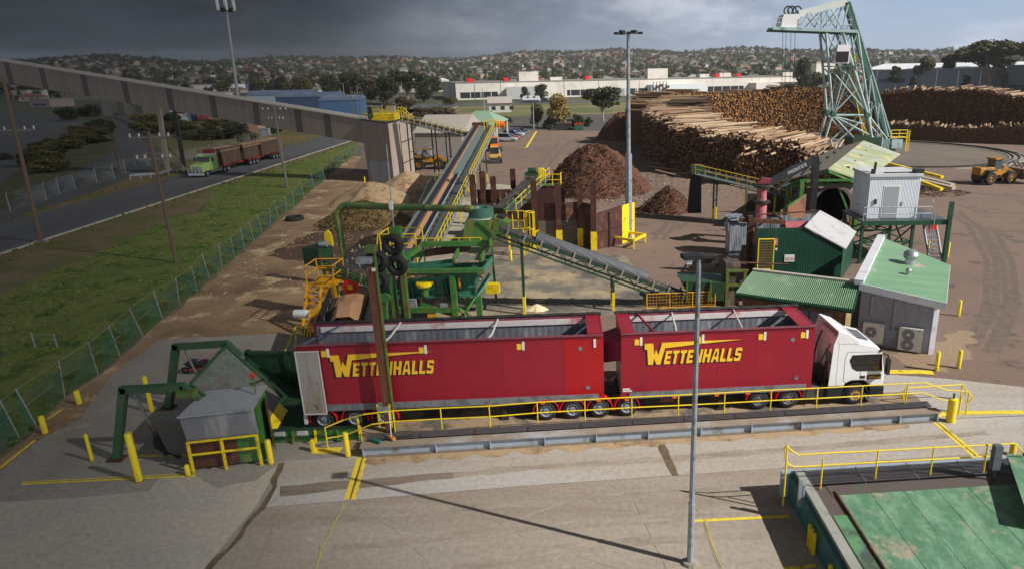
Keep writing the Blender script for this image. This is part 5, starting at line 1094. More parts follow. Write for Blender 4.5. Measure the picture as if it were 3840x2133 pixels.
scatter_bits('wood_litter',g(2480,700),12,14,0,700,pm('pale_wood_litter',srgb(150,128,104),var=.3),'loose wood splinters littering the yard by the log wall',21,.22)
scatter_bits('bark_litter',g(2100,760),9,6,0,600,bark,'loose bark litter in front of the tallest brown heap',22,.16)
scatter_bits('soil_litter',g(1190,930),7,15,0,900,pm('tan_chip_litter',srgb(186,158,120),var=.3),'loose tan chips strewn over the bare soil',23,.12)
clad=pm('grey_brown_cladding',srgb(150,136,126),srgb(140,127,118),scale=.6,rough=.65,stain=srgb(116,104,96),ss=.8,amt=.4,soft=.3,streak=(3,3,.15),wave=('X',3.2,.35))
clad_lit=pm('lit_side_cladding',srgb(186,170,156),var=.06,scale=.6,rough=.7,stain=srgb(166,150,136),ss=.6,amt=.35,soft=.3,streak=(2,2,.2))  # paler copy for the sunlit right face, sunlight put into the colour
tb=[g(1385,683),g(1478,689),g(1556,645)];tb.append(tb[0]+(tb[2]-tb[1]))
hT=9.0
tw=thing('conveyor_tower','grey brown clad tower at the low end of the sloping gallery','tower',tb[0])
tops=[up(tb[0],hT+.1)+V((-.3,0,0)),up(tb[1],hT-.3),up(tb[2],hT-.3),up(tb[3],hT+.1)+V((-.3,0,0))]
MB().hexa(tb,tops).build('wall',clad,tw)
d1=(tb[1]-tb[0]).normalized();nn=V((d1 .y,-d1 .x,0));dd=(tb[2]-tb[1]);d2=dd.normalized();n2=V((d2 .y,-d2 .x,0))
mb=MB();mb.hexa([tb[1]+n2*.02,tb[2]+n2*.02,tb[2]+n2*.04,tb[1]+n2*.04],[tops[1]+n2*.02,tops[2]+n2*.02,tops[2]+n2*.04,tops[1]+n2*.04]);mb.build('lit_side_sheet',clad_lit,tw)
for i,(f0_,f1_)in enumerate(((.10,.485),(.5,.90))):
 p,q=tb[0].lerp(tb[1],f0_),tb[0].lerp(tb[1],f1_);mb=MB();mb.hexa([up(p,.1)+nn*.02,up(q,.1)+nn*.02,up(q,.1)+nn*.06,up(p,.1)+nn*.06],[up(p,3.2)+nn*.02,up(q,3.2)+nn*.02,up(q,3.2)+nn*.06,up(p,3.2)+nn*.06]);mb.build('door',pm('galvanised_door',srgb(150,150,154),srgb(136,138,144),scale=.7,metal=.2,rough=.5,streak=(3,3,.3)),tw)
mb=MB();mb.bar(up(tops[0],.05),up(tops[1],.05),.3,.14);mb.bar(up(tops[1],.05),up(tops[2],.05),.3,.14);mb.build('roof_edge',dark_metal,tw)
for h in(2.2,5.4):mb=MB();p=tb[1].lerp(tb[2],.45);mb.bar(up(p,h)+n2*.06,up(tb[2],h)+n2*.06,.1,.12);mb.build('side_girt',rust,tw)
mb=MB();p=tb[1].lerp(tb[2],.45);mb.bar(up(p,0)+n2*.06,up(p,8.3)+n2*.06,.1,.14);mb.build('corner_post',rust,tw)
yb=thing('tower_bin','bright yellow ribbed bin with railings on top of the grey tower','bin',tops[1])
q0,q1=tops[0].lerp(tops[1],.45),tops[1];c=(tops[1]+tops[3])/2
a_=ay(1392,462,104);b_=ay(1500,462,104);zt3=ay(1400,428,104).z
mb=MB();mb.bx(a_.x,b_.x-.8,104,107,hT-.2,zt3);mb.build('bin',yellow,yb)
for k in range(10):x=a_.x+.2+(b_.x-a_.x-1.2)*k/9;MB().bx(x,x+.1,103.9,103.998,hT-.2,zt3).build('rib',yellow,yb)
mb=MB();e0,e1=ay(1494,430,103.5),ay(1534,440,103.5);zr3=ay(1500,404,103.5).z
for x in(e0 .x,(e0 .x+e1 .x)/2,e1 .x):mb.tube((x,103.5,e0 .z-.6),(x,103.5,zr3-(0 if x<e1 .x else.9)),.06,5);mb.tube((x,105,e0 .z-.6),(x,105,zr3-(0 if x<e1 .x else.9)),.06,5)
for h in(0,.55):mb.path([(e0 .x,103.5,zr3-h),((e0 .x+e1 .x)/2,103.5,zr3-h),(e1 .x+.6,103.5,zr3-1.5-h)],.06)
for h in(.2,.6,1.0,1.4):mb.path([(b_.x-2.6,103.2,hT+h-.2),(b_.x-.2,103.2,hT+h-.2),(b_.x-.2,105.0,hT+h-.2)],.05)
for h in(.0,):mb.path([(a_.x-.5,104,zt3+.6),(a_.x+2.4,104,zt3+.6)],.05);mb.tube((a_.x+.3,104,zt3),(a_.x+.3,104,zt3+1.2),.05,5);mb.tube((a_.x+1.8,104,zt3),(a_.x+1.8,104,zt3+1.2),.05,5)
mb.build('railing',yellow_rail,yb)
q=ay(1388,428,103.2);tl=thing('signal_light','black signal light with a green lens on the tower roof edge','signal light',(q.x,103.2,hT))
MB().bx(q.x-.3,q.x+.3,103.0,103.4,q.z-.6,q.z+1.0).build('housing',black_pl,tl);MB().lathe([(.17,-.03),(.17,0)],(q.x,102.98,q.z-.2),12,'Y').build('lens',pm('green_lens',srgb(40,140,90),rough=.2),tl);MB().bar((q.x,103.2,hT+.1),(q.x,103.2,q.z-.6),.14).build('stem',dark_metal,tl)
q=ay(1440,408,106);tk=thing('roof_tank','small dusty square tank standing behind the yellow bin on the tower','tank',(q.x,106,zt3))
MB().bx(q.x-.1,q.x+1.2,107.2,108.2,hT-.2,q.z+.3).build('shell',pm('dusty_tank',srgb(150,138,112),var=.15),tk)
gs=[(tb[0]+tb[3])/2+V((0,-3.0,0))];G0=V((tb[0].x+.2,tb[0].y+.6,0));
zg0=hT;gdir=V((-75,20.5,0));GE=G0+gdir*1.25
zgE=0
def zgal(s):return hT+.02+s*10.6
gal=thing('conveyor_gallery','long enclosed grey conveyor gallery climbing to the upper left','gallery',G0)
seg_n=12;gh=3.45;gn=V((gdir.y,-gdir.x,0)).normalized()
fr_=[0,.075,.14,.235,.335,.44,.55,.655,.765,.86,.95,1.05,1.25]
for i,(s0,s1)in enumerate(zip(fr_,fr_[1:])):
 A,B=G0+gdir*s0,G0+gdir*s1;z0_,z1_=zgal(s0),zgal(s1)
 W_=-gn*2.6 if gn.y<0 else gn*2.6
 mb=MB();mb.hexa([up(A,z0_-gh),up(B,z1_-gh),up(B,z1_-gh)+W_,up(A,z0_-gh)+W_],[up(A,z0_),up(B,z1_),up(B,z1_)+W_,up(A,z0_)+W_]);mb.build('wall_panel',clad,gal)
 if i:
  f=gdir.normalized()*.55;o_=(-W_).normalized()*.03
  dz=(zgal(.1)-zgal(0))/(gdir.length*.1)*.55
  mb=MB();mb.hexa([up(A,z0_-gh+.02)+o_-f*.0,up(A+f*2,z0_+dz*2-gh+.02)+o_,up(A+f*2,z0_+dz*2-gh+.02)+o_*.2,up(A,z0_-gh+.02)+o_*.2],[up(A,z0_-.02)+o_,up(A+f*2,z0_+dz*2-.02)+o_,up(A+f*2,z0_+dz*2-.02)+o_*.2,up(A,z0_-.02)+o_*.2]);mb.build('joint_strip',pm('dark_joint_strip',srgb(84,76,72),var=.1),gal)
W_=(-gn if gn.y<0 else gn)*2.6
A,B=G0,G0+gdir*1.25;o_=(-W_).normalized()*.15
mb=MB();mb.hexa([up(A,zgal(0)+.005)+o_,up(B,zgal(1.25)+.005)+o_,up(B,zgal(1.25)+.005)+W_-o_,up(A,zgal(0)+.005)+W_-o_],[up(A,zgal(0)+.15)+o_,up(B,zgal(1.25)+.15)+o_,up(B,zgal(1.25)+.15)+W_-o_,up(A,zgal(0)+.15)+W_-o_]);mb.build('roof',pm('pale_gallery_roof',srgb(168,160,152),var=.1,rough=.6),gal)
for px,py in((628,634),(690,625)):
 f=g(px,py);s=(f.x-G0 .x)/gdir.x;
 MB().bar(f,V((G0 .x+gdir.x*s+(1.0 if px==628 else.6),f.y-.4,zgal(s)-gh)),.6 if px==628 else.5).build('leg',pm('leg_concrete',srgb(140,130,120),var=.1)if px==628 else dark_metal,gal)
f0,f1=g(628,634),g(690,625);mb=MB();mb.bar(up(f0,9),up(f1,4.5),.12);mb.bar(up(f0,4.8),up(f1,.6),.12);mb.bar(up(f0,4.5),up(f1,8.5),.12);mb.build('leg_brace',dark_metal,gal)
r_=random.Random(55);mb=MB();LP=[(p.x,p.y)for p in lawn]
def inside(x,y):
 c=False;j=len(LP)-1
 for i in range(len(LP)):
  (xi,yi),(xj,yj)=LP[i],LP[j]
  if(yi>y)!=(yj>y)and x<(xj-xi)*(y-yi)/(yj-yi)+xi:c=not c
  j=i
 return c
n=0
while n<4200:
 y=26+110*r_.random()**1.6;x=r_.uniform(-66,-24)
 if not inside(x,y):continue
 if math.sin(x*.5+y*.21)+math.sin(y*.43-x*.3)+r_.uniform(-1.4,1.4)<0:continue
 n+=1;h=r_.uniform(.03,.1);a=r_.uniform(0,6.28);d=V((math.cos(a),math.sin(a),0))*r_.uniform(.05,.14);p=V((x,y,.008));t_=p+V((r_.uniform(-.1,.1),r_.uniform(-.1,.1),h));mb.cur=r_.choice((0,0,0,1));mb.face(p-d,p+d,t_+d*.4,t_-d*.5)
o=mb.build('grass',[pm('grass_blade',srgb(88,120,30),srgb(112,138,46)),pm('dry_grass_blade',srgb(136,128,66),srgb(112,112,50))]);o['kind']='stuff';o['label']='tufts of green and dry grass standing on the lawn';o['category']='grass'
mb=MB()
for k in range(1500):
 y=40+150*r_.random()**1.5;x=kx(y)+r_.uniform(.4,2.6)**1.2 if r_.random()<.5 else kx(y)-RWID-r_.uniform(.1,3.0);a=r_.uniform(0,6.28);d=V((math.cos(a),math.sin(a),0))*r_.uniform(.06,.18);p=V((x,y,.01));t_=p+V((0,0,r_.uniform(.08,.3)));mb.face(p-d,p+d,t_+d*.3,t_-d*.3)
o=mb.build('weeds',pm('dry_weed',srgb(112,106,54),srgb(78,88,36)));o['kind']='stuff';o['label']='dry weeds growing along both edges of the road';o['category']='weeds'
crm=pm('pale_teal_crane_paint',srgb(186,208,206),srgb(170,196,194),scale=.6,rough=.5,stain=srgb(104,128,124),ss=.6,amt=.3)
crd=pm('dark_teal_crane_paint',srgb(64,100,88),var=.2,rough=.55)
YN=128.0;DY=V((0,3.4,0))
K=lambda cx,cy,Y=YN:ay(2860+.4333*cx,.4333*cy,Y)
crane=thing('log_crane','tall pale teal lattice slewing crane standing over the round track','crane',(CX,CY,0))
def mem(nm,pts,r,far=True,m_=crm,box=None):
 for off in([V((0,0,0)),DY]if far else[V((0,0,0))]):
  mb=MB()
  for a,b in zip(pts,pts[1:]):
   if box:mb.bar(a+off,b+off,box[0],box[1],(0,1,0))
   else:mb.tube(a+off,b+off,r*.58,8)
  mb.build(nm,m_,crane)
def toground(a,b):
 d=b-a;return b+d*(b.z/-d.z)if d.z<0 else b
f1_=toground(K(605,990),K(512,1300));f2_=toground(K(905,1000),K(575,1290))
f2_=V((max(f2_.x,f1_.x+.4),f2_.y,max(f2_.z,0)))
mem('leg',[K(548,290),K(605,985),f1_],.42)
mem('leg',[K(690,270),K(908,990),K(945,1195)],.45)
mem('leg_brace',[K(560,292),K(895,960)],.24);mem('leg_brace',[K(905,1000),f2_],.30);mem('leg_brace',[K(610,1005),K(782,1190)],.24)
mem('cross_beam',[K(625,1000),K(895,1000)],.3);mem('leg_brace',[K(715,590),K(618,960)],.24);mem('leg_brace',[K(770,600),K(630,965)],.16)
mem('leg_brace',[K(830,760),K(630,965)],.22);mem('leg_brace',[K(590,600),K(880,950)],.22);mem('leg_brace',[K(680,290),K(600,520)],.18)
mem('leg_brace',[K(635,1012),K(880,1080)],.22);mem('leg_brace',[K(640,1020),K(960,1190)],.24)
mem('back_leg',[K(822,285),K(918,960),K(945,1190)],.36);mem('back_brace',[K(935,650),K(912,960)],.25);mem('back_brace',[K(940,690),K(998,1050)],.22);mem('back_brace',[K(1005,895),K(988,1195)],.25)
mem('back_brace',[K(1018,905),K(1085,1185)],.24);mem('back_brace',[K(922,1010),K(1120,1262)],.3);mem('back_brace',[K(815,300),K(780,395)],.2);mem('back_brace',[K(925,960),K(1000,885)],.18);mem('back_brace',[K(900,690),K(830,760)],.16)
for nm,c in(('joint_hub',K(612,985)),('joint_hub',K(905,1000))):
 for off in(V((0,0,0)),DY):MB().lathe([(.4,-.4),(.6,-.15),(.6,.15),(.4,.4)],c+off,12,'Y').build(nm,crd,crane)
a_,b_=K(752,18),K(1112,1205)
mb=MB();mb.bar(a_+DY*.5,b_+DY*.5,.95,1.3,(0,1,0));mb.build('back_stay',crd,crane)
mb=MB();mb.bar(a_+DY*.5+V((.56,0,.18)),b_+DY*.5+V((.56,0,.18)),.22,1.4,(0,1,0));mb.build('back_stay_flange',crm,crane)
mb=MB();mb.bar(K(748,15)+DY*.5,K(330,118)+DY*.5,1.1,1.3,(0,1,0));mb.build('boom_chord',pm('cream_crane_paint',srgb(212,218,212),var=.06),crane)
for off in(V((0,0,0)),DY):
 mb=MB();mb.bar(K(85,248)+off,K(822,275)+off,.55,.5);mb.build('boom_beam',crm,crane)
mb=MB();a,b=K(85,252),K(820,280)
for k in range(24):p=a.lerp(b,k/23);mb.bar(p+V((0,0,-.2)),p+DY+V((0,0,-.2)),.5,.35)
mb.build('boom_floor',crd,crane)
for(x0,y0,x1,y1)in((735,45,690,240),(590,78,682,235),(710,60,570,232),(568,82,498,236),(565,82,552,236),(545,92,415,226),(415,112,496,226),(395,115,335,215),(745,40,690,240)):
 mem('boom_lattice',[K(x0,y0),K(x1,y1)],.17)
h0,h1=K(178,125),K(325,238);mb=MB();mb.hexa([(h0 .x-.3,YN+.2,h1 .z),(h1 .x,YN+.2,h1 .z),(h1 .x,YN+4,h1 .z),(h0 .x-.3,YN+4,h1 .z)],[(h0 .x+.2,YN+.2,h0 .z),(h1 .x,YN+.2,h0 .z),(h1 .x,YN+4,h0 .z),(h0 .x+.2,YN+4,h0 .z)]);mb.build('winch_house',white_paint,crane)
for cx in(240,272,318):
 c=K(cx,92);mb=MB();mb.torus(c+DY*.4,.75,.13,(0,1,0),18,6);mb.bar(c+DY*.4+V((.5,0,-1.2)),c+DY*.4,.2);mb.build('sheave',black_pl,crane)
for cx in(197,225,268,304):
 mb=MB();p=K(cx,262);q=K(cx+(3 if cx<240 else 8),440);mb.tube(p+DY*.5,V((q.x+.6,p.y+2.1,3.0)),.045,5);mb.build('hoist_cable',dark_metal,crane)
gpx=V((K(225,440).x+1.0,YN+2.1,0))
mb=MB();mb.lathe([(.6,2.4),(.8,2.6),(.8,3.2),(.3,3.6)],gpx,10)
for k in range(6):a=k*math.pi/3;mb.bar(gpx+V((.8*math.cos(a),.8*math.sin(a),3.0)),gpx+V((1.3*math.cos(a),1.3*math.sin(a),1.6)),.2);mb.bar(gpx+V((1.3*math.cos(a),1.3*math.sin(a),1.6)),gpx+V((.5*math.cos(a),.5*math.sin(a),.3)),.18)
mb.build('grapple',dark_metal,crane)
mb=MB()
for i in range(8):
 p=K(88+(165-88)*(i%4)/3,245)if i<4 else K(330+(760-330)*(i-4)/3,240);mb.tube(p,up(p,1.7),.05,5)
for h in(1.7,.9):mb.path([up(K(88,245),h),up(K(165,248),h)],.05);mb.path([up(K(330,245),h),up(K(770,265),h)],.05)
mb.build('boom_railing',pm('pale_rail',srgb(196,198,194)),crane)
c0,c1=K(622,392),K(735,552);mb=MB();mb.hexa([(c0 .x,YN-.6,c1 .z),(K(738,552).x,YN-.6,c1 .z),(K(800,552).x,YN+3.2,c1 .z),(c0 .x+1.0,YN+3.2,c1 .z)],[(c0 .x+.5,YN-.6,c0 .z),(K(738,552).x,YN-.6,c0 .z),(K(800,552).x,YN+3.2,c0 .z),(c0 .x+1.2,YN+3.2,c0 .z)]);mb.build('cabin',white_paint,crane)
w0,w1=K(628,450),K(728,540);mb=MB();mb.bx(w0 .x,w1 .x,YN-.72,YN-.61,w1 .z,w0 .z);mb.build('cabin_window',pm('brown_black_glass',srgb(44,32,34),rough=.15),crane)
mb=MB();p,q=K(590,572),K(845,560);mb.bx(p.x,q.x,YN-.8,YN+4.5,p.z-.2,p.z);mb.build('cabin_deck',crd,crane)
mb=MB();p0,p1,zc=K(800,545),K(845,545),K(800,482).z
for x in(p0 .x,(p0 .x+p1 .x)/2,p1 .x):mb.tube((x,YN+2,p0 .z-.3),(x,YN+2,zc),.08,5)
for k in(0,.5):mb.path([(p0 .x,YN+2,zc-(zc-p0 .z)*k),(p1 .x,YN+2,zc-(zc-p0 .z)*k)],.08)
la,lb=K(792,610),K(905,1185)
for sd in(0,1.1):mb.tube(la+V((sd,2,0)),lb+V((sd*.6,2,0)),.09,5)
for k in range(30):p=la.lerp(lb,k/30)+V((0,2,0));mb.tube(p,p+V((1.0,0,0)),.05,4)
la,lb=K(845,600),K(870,820);mb.tube(la+V((0,2,0)),lb+V((0,2,0)),.09,5);la,lb=K(870,1040),K(950,1180);mb.tube(la+V((0,2,0)),lb+V((0,2,0)),.09,5)
mb.build('ladder',yellow_rail,crane)
mb=MB();s0,s1=K(725,215),K(775,380)
for x in(s0 .x,s1 .x):mb.tube((x,YN+3,s0 .z),(x,YN+3,s1 .z),.05,4)
for k in range(14):z=s0 .z+(s1 .z-s0 .z)*k/13;mb.tube((s0 .x,YN+3,z),(s1 .x,YN+3,z),.04,4)
mb.build('caged_ladder',pm('grey_ladder',srgb(150,150,150)),crane)
p,q=K(768,1192),K(1022,1255);MB().bx(p.x,q.x,YN-.8,YN+5.0,0.05,p.z).build('pivot_block',green_dark,crane)
mb=MB();mb.bx(q.x-.2,q.x+.02,YN-.85,YN-.8,.05,p.z)
for k in range(6):mb.bx(q.x-.1+k*.28,q.x+.02+k*.28,YN-.4,YN-.2,.1,p.z-.3)
mb.build('pivot_stiffener',crm,crane)
p,q=K(1112,1208),K(1196,1284);MB().bx(p.x,q.x,YN-.5,YN+4.6,q.z,p.z).build('bogie_box',crm,crane)
MB().bx(p.x-.9,p.x+.9,YN-.3,YN+4.4,.3,q.z-.01).build('bogie_base',crd,crane)
mb=MB();y0=K(1110,1190);y1=K(1250,1190);zz_=K(1110,1130).z
for x in(y0 .x,(y0 .x+y1 .x)/2,y1 .x):mb.tube((x,YN,y0 .z),(x,YN,zz_),.08,5)
for k in(0,.5):mb.path([(y0 .x,YN,zz_-(zz_-y0 .z)*k),(y1 .x,YN,zz_-(zz_-y0 .z)*k)],.08)
for sd in(0,.5):mb.tube((y1 .x-.1+sd,YN,zz_),(y1 .x-.1+sd,YN,.3),.08,5)
for k in range(12):z=.4+(zz_-.4)*k/12;mb.tube((y1 .x-.1,YN,z),(y1 .x+.4,YN,z),.06,4)
mb.bx(y0 .x,y1 .x,YN-.4,YN+1.5,y0 .z-.1,y0 .z);mb.build('service_platform',yellow_rail,crane)
for f in(f1_,f1_+DY):MB().bx(f.x-.9,f.x+.9,f.y-.7,f.y+.7,.28,1.0).build('wheel_bogie',crd,crane)
bark_side=[pm('log_bark_brown',srgb(110,82,62),srgb(84,62,50),scale=1.2,rough=.95,streak=(1,1,.2)),pm('log_bark_tan',srgb(166,136,106),srgb(140,110,86),scale=1.2,rough=.95),pm('log_pale_wood',srgb(196,174,146),srgb(168,144,118),scale=1.2,rough=.9)]
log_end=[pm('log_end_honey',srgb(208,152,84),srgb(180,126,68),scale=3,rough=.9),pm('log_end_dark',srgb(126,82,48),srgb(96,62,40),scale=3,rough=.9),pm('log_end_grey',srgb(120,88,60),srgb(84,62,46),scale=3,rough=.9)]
LM=bark_side+log_end
def addlog(mb,a,b,r,n=7,side=0,end=3,both=True,rng=rnd):
 a,b=V(a),V(b);d=(b-a).normalized();up_=V((0,0,1));x=d.cross(up_).normalized();y=x.cross(d)
 n0=len(mb.v);ph=rng.uniform(0,1)
 for c,rr in((a,r),(b,r*.88)):
  for i in range(n):t=2*math.pi*(i+ph)/n;mb.v.append(c+(x*math.cos(t)+y*math.sin(t))*rr)
 for i in range(n):j=(i+1)%n;mb.f.append((n0+i,n0+j,n0+n+j,n0+n+i));mb.mi.append(side)
 mb.f.append(tuple(n0+i for i in range(n-1,-1,-1)));mb.mi.append(end)
 if both:mb.f.append(tuple(n0+n+i for i in range(n)));mb.mi.append(end)
def stack_mesh(name,label,pos,dirf,hf,n_cols,sp,length,seed,pale_top=True,skip=None,ejit=.4,r0=.155,ends=(3,4,5),ew=(5,3,2),toprand=.22):
 """logs laid side by side; pos(i) foot of column i, dirf(i) unit direction into the stack, hf(i) height"""
 r_=random.Random(seed);mb=MB();out=[]
 for i in range(n_cols):
  p=pos(i);d=dirf(i);h=hf(i)+r_.uniform(-.35,.35)+.5*math.sin(i*.33)*math.sin(i*.91);nr=max(1,int(h/(sp*.87)))
  for j in range(nr):
   z=.16+j*sp*.87;a=p+(pos(i+1)-p)*(.5*(j%2))+V((0,0,z))+d*r_.uniform(-ejit,ejit);top=j>=nr-2
   r=r0*r_.uniform(.7,1.15);e=r_.choices(ends,ew(i)if callable(ew)else ew)[0]
   L_=length*r_.uniform(.9,1.05)if top else 1.6
   s=r_.choices((1,2,0),(6,4,3)if top else(3,0,5))[0]
   b=a+d*L_+(V((r_.uniform(-1,1),r_.uniform(-1,1),r_.uniform(-.3,.6)))*toprand*(length/6)if top else V((0,0,0)))
   if skip and skip(i,j,nr):out.append((a,b,r,s,e,top));continue
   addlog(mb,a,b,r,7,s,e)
   if top:
    pass
 o=bpy.data.objects.new(name,mb.mesh(name,LM));COL.objects.link(o);o['kind']='stuff';o['label']=label;o['category']='logs'
 return out,o
def core(parent_pts0,parent_pts1,hs,name,own):
 mb=MB();n=len(hs)
 for i in range(n-1):
  a,b,c,d=parent_pts0[i],parent_pts0[i+1],parent_pts1[i+1],parent_pts1[i]
  mb.hexa([a,b,c,d],[up(a,hs[i]),up(b,hs[i+1]),up(c,hs[i+1]),up(d,hs[i])])
 o=mb.build(name,bark_side[0],own);return o
C0=V((CX,CY,0))
def polar(r,deg):return C0+V((r*math.cos(R(deg)),r*math.sin(R(deg)),0))
SP=.34
A0,A1_,RI,RO=156.0,22.0,43.5,53.0;SP=.29
ncol=int(RI*R(A0-A1_)/SP)
ang=lambda i:A0+(A1_-A0)*i/ncol
hfar=lambda i:10.2+.35*math.sin(i*.05)+.25*math.sin(i*.13+1)-max(0,(55-ang(i))/33)*1.2-(max(0,8-i)*.3)
_,far=stack_mesh('log_wall','very long curved wall of stacked logs whose cut ends face the crane',lambda i:polar(RI,ang(i)),lambda i:(polar(RO,ang(i))-polar(RI,ang(i))).normalized(),hfar,ncol,SP,8.6,31,toprand=.3,ejit=.45,r0=.132,ew=lambda i:(5,3,2)if ang(i)>80 else(1,3,6))  # darker ends where the wall turns from the sun: shade put into the colours
idx=list(range(0,ncol+1,6));core([polar(RI+.9,ang(i))for i in idx],[polar(RO-.3,ang(i))for i in idx],[hfar(i)-.9 for i in idx],'stack_core',far)
B0,B1,SO,SI=235.0,150.0,45.0,35.0
ncl=int(SO*R(B0-B1)/SP);an2=lambda i:B0+(B1-B0)*i/ncl
hl=lambda i:5.0+4.6*(i/ncl)**.8+.3*math.sin(i*.07)+.3*math.sin(i*.21)
_,lw=stack_mesh('log_wall','left curved stack of long pale logs with dark butts facing outwards',lambda i:polar(SO,an2(i)),lambda i:(polar(SI,an2(i))-polar(SO,an2(i))).normalized(),hl,ncl,SP,10.0,32,ejit=.9,ends=(3,4,5),ew=(1,4,6),toprand=.5)
idx=list(range(0,ncl+1,5));core([polar(SO-.9,an2(i))for i in idx],[polar(SI+.5,an2(i))for i in idx],[hl(i)-.6 for i in idx],'stack_core',lw)
r_=random.Random(5);mb=MB()
for k in range(520):
 i=r_.uniform(4,ncl-6);a=polar(SO-r_.uniform(.0,3.0),an2(i));d=(C0-a).normalized();d=V((d.x+r_.uniform(-.14,.14),d.y+r_.uniform(-.14,.14),r_.uniform(-.03,.03))).normalized()
 a=up(a,hl(i)+r_.uniform(.0,.35));addlog(mb,a,a+d*r_.uniform(5,7.5),.15*r_.uniform(.7,1.1),6,r_.choices((0,1,2),(1,4,4))[0],4)
lo=mb.build('top_layer',LM,lw)
P3a,P3b=V((62,151.5,0)),V((92,134.5,0));d3=V((.49,.87,0));n3=int((P3b-P3a).length/SP)
_,s3=stack_mesh('log_stack','low log stack with a pale top in front of the dark right wall',lambda i:P3a.lerp(P3b,i/n3),lambda i:d3,lambda i:3.4+.3*math.sin(i*.1),n3,SP,6,33,ends=(4,5),ew=(3,5))
mb=MB();mb.hexa([P3a+d3*.9,P3b+d3*.9,P3b+d3*5.5,P3a+d3*5.5],[up(p,2.9)for p in(P3a+d3*.9,P3b+d3*.9,P3b+d3*5.5,P3a+d3*5.5)]);mb.build('stack_core',bark_side[0],s3)
P5a,P5b=V((50.0,157.5,0)),V((60.5,153,0));d5=V((.3,.95,0)).normalized();n5=int((P5b-P5a).length/SP)
_,s5=stack_mesh('log_stack','small sunlit log stack behind the crane legs',lambda i:P5a.lerp(P5b,i/n5),lambda i:d5,lambda i:1.0+2.4*min(1,i/12),n5,SP,5,34,ends=(3,4),ew=(5,2))
mb=MB();mb.hexa([P5a+d5*.9,P5b+d5*.9,P5b+d5*4.5,P5a+d5*4.5],[up(P5a+d5*.9,.7),up(P5b+d5*.9,2.8),up(P5b+d5*4.5,2.8),up(P5a+d5*4.5,.7)]);mb.build('stack_core',bark_side[0],s5)
P4a,P4b=V((18.6,95.0,0)),V((36.0,92.0,0));d4=V((.38,.93,0)).normalized();n4=int((P4b-P4a).length/SP)
H4=lambda i:4.0+.35*math.sin(i*.2)+.2*math.sin(i*.6)
solo_logs,s4=stack_mesh('log_stack','nearest log stack behind the sloping bark conveyor, its lower logs',lambda i:P4a.lerp(P4b,i/n4),lambda i:d4,H4,n4,SP,9.0,35,skip=lambda i,j,nr:j>=nr-4,ends=(4,5,3),ew=(4,5,1),toprand=.55)
mb=MB();mb.hexa([P4a+d4*.9,P4b+d4*.9,P4b+d4*8,P4a+d4*8],[up(p,3.0)for p in(P4a+d4*.9,P4b+d4*.9,P4b+d4*8,P4a+d4*8)]);mb.build('stack_core',bark_side[0],s4)
LOGME={}
def log_obj(a,b,r,s,e,label,group):
 k=(s,e)
 if k not in LOGME:
  mb=MB();addlog(mb,(0,0,0),(0,1,0),1.0,9,s,e);me=mb.mesh('log',LM);LOGME[k]=me
 o=bpy.data.objects.new('log',LOGME[k]);COL.objects.link(o);d=b-a
 q=d.to_track_quat('Y','Z');o.rotation_euler=q.to_euler();o.location=a;o.scale=(r,d.length,r)
 o['label']=label;o['category']='log';o['group']=group;return o
for a,b,r,s,e,top in solo_logs:log_obj(a,a+d4*8.5 if not top else b,r,s,e,'loose pale log in the nearest stack behind the sloping bark conveyor','logs of the nearest stack')
r_=random.Random(77)
for k in range(26):
 a=V((r_.uniform(19,33),r_.uniform(92.5,95.5),0));a=up(a,H4(3)+r_.uniform(-.1,.5));dd_=V((r_.uniform(.1,.8),1,r_.uniform(-.04,.06))).normalized()
 log_obj(a,a+dd_*r_.uniform(6,9),.15*r_.uniform(.8,1.1),r_.choice((1,2,2)),4,'loose pale log in the nearest stack behind the sloping bark conveyor','logs of the nearest stack')
for k in range(14):
 a=g(r_.uniform(2450,2660),r_.uniform(610,690));dd_=V((r_.uniform(-1,1),r_.uniform(-1,1),0)).normalized();z=r_.uniform(.15,.3)
 log_obj(up(a,z),up(a+dd_*r_.uniform(3,6),z+r_.uniform(0,.9)),.12,r_.choice((0,1)),5,'stray log lying at the foot of the left log wall','stray logs on the yard')
for k in range(8):
 a=g(r_.uniform(2900,3080),r_.uniform(505,522));dd_=V((r_.uniform(.3,1),r_.uniform(-.4,.4),0)).normalized();log_obj(up(a,.2),up(a+dd_*r_.uniform(3,6),.25),.14,1,4,'stray log lying before the sunlit far log wall','stray logs by the far wall')
for px,Yb,ty in((2818,99,522),(2872,106,506)):
 b=ay(px,ty,Yb);zz_=b.z-1.3;b=V((b.x,Yb,0));MBp=MB();MBp.bx(b.x-.4,b.x+.4,b.y-.2,b.y+.2,0,zz_+1.3)
 solo('bay_post',MBp,rust_dark,('nearer' if px==2818 else 'farther')+' rusty steel bay post in the left log stack','post',(b.x,b.y,0),'log bay posts')
N0,N1=g(3107,638,6.2),g(3238,532,6.2);NL,NR_=g(2931,686,4.8),g(3238,683,4.8);FL_,FR_=NL+(N1-N0),g(3375,582,4.8)
shd=thing('drum_shed','green framed gable shed with a worn patchy roof over a dark debarking drum','shed',(N0 .x,N0 .y,0))
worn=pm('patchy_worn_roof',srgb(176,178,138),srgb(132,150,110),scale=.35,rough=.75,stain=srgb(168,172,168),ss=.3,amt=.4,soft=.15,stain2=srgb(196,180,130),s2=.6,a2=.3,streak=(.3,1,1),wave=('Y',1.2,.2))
roof_shade=pm('roof_painted_shade',srgb(140,130,116),srgb(118,112,100),scale=.5,rough=.8,stain=srgb(104,110,88),ss=.5,amt=.3)  # left slope greyer: its shade is put into the colour
th_=V((0,0,.14))
mb=MB();mb.hexa([N0,N1,FR_,NR_],[N0+th_,N1+th_,FR_+th_,NR_+th_]);rf=mb.build('roof',worn,shd)
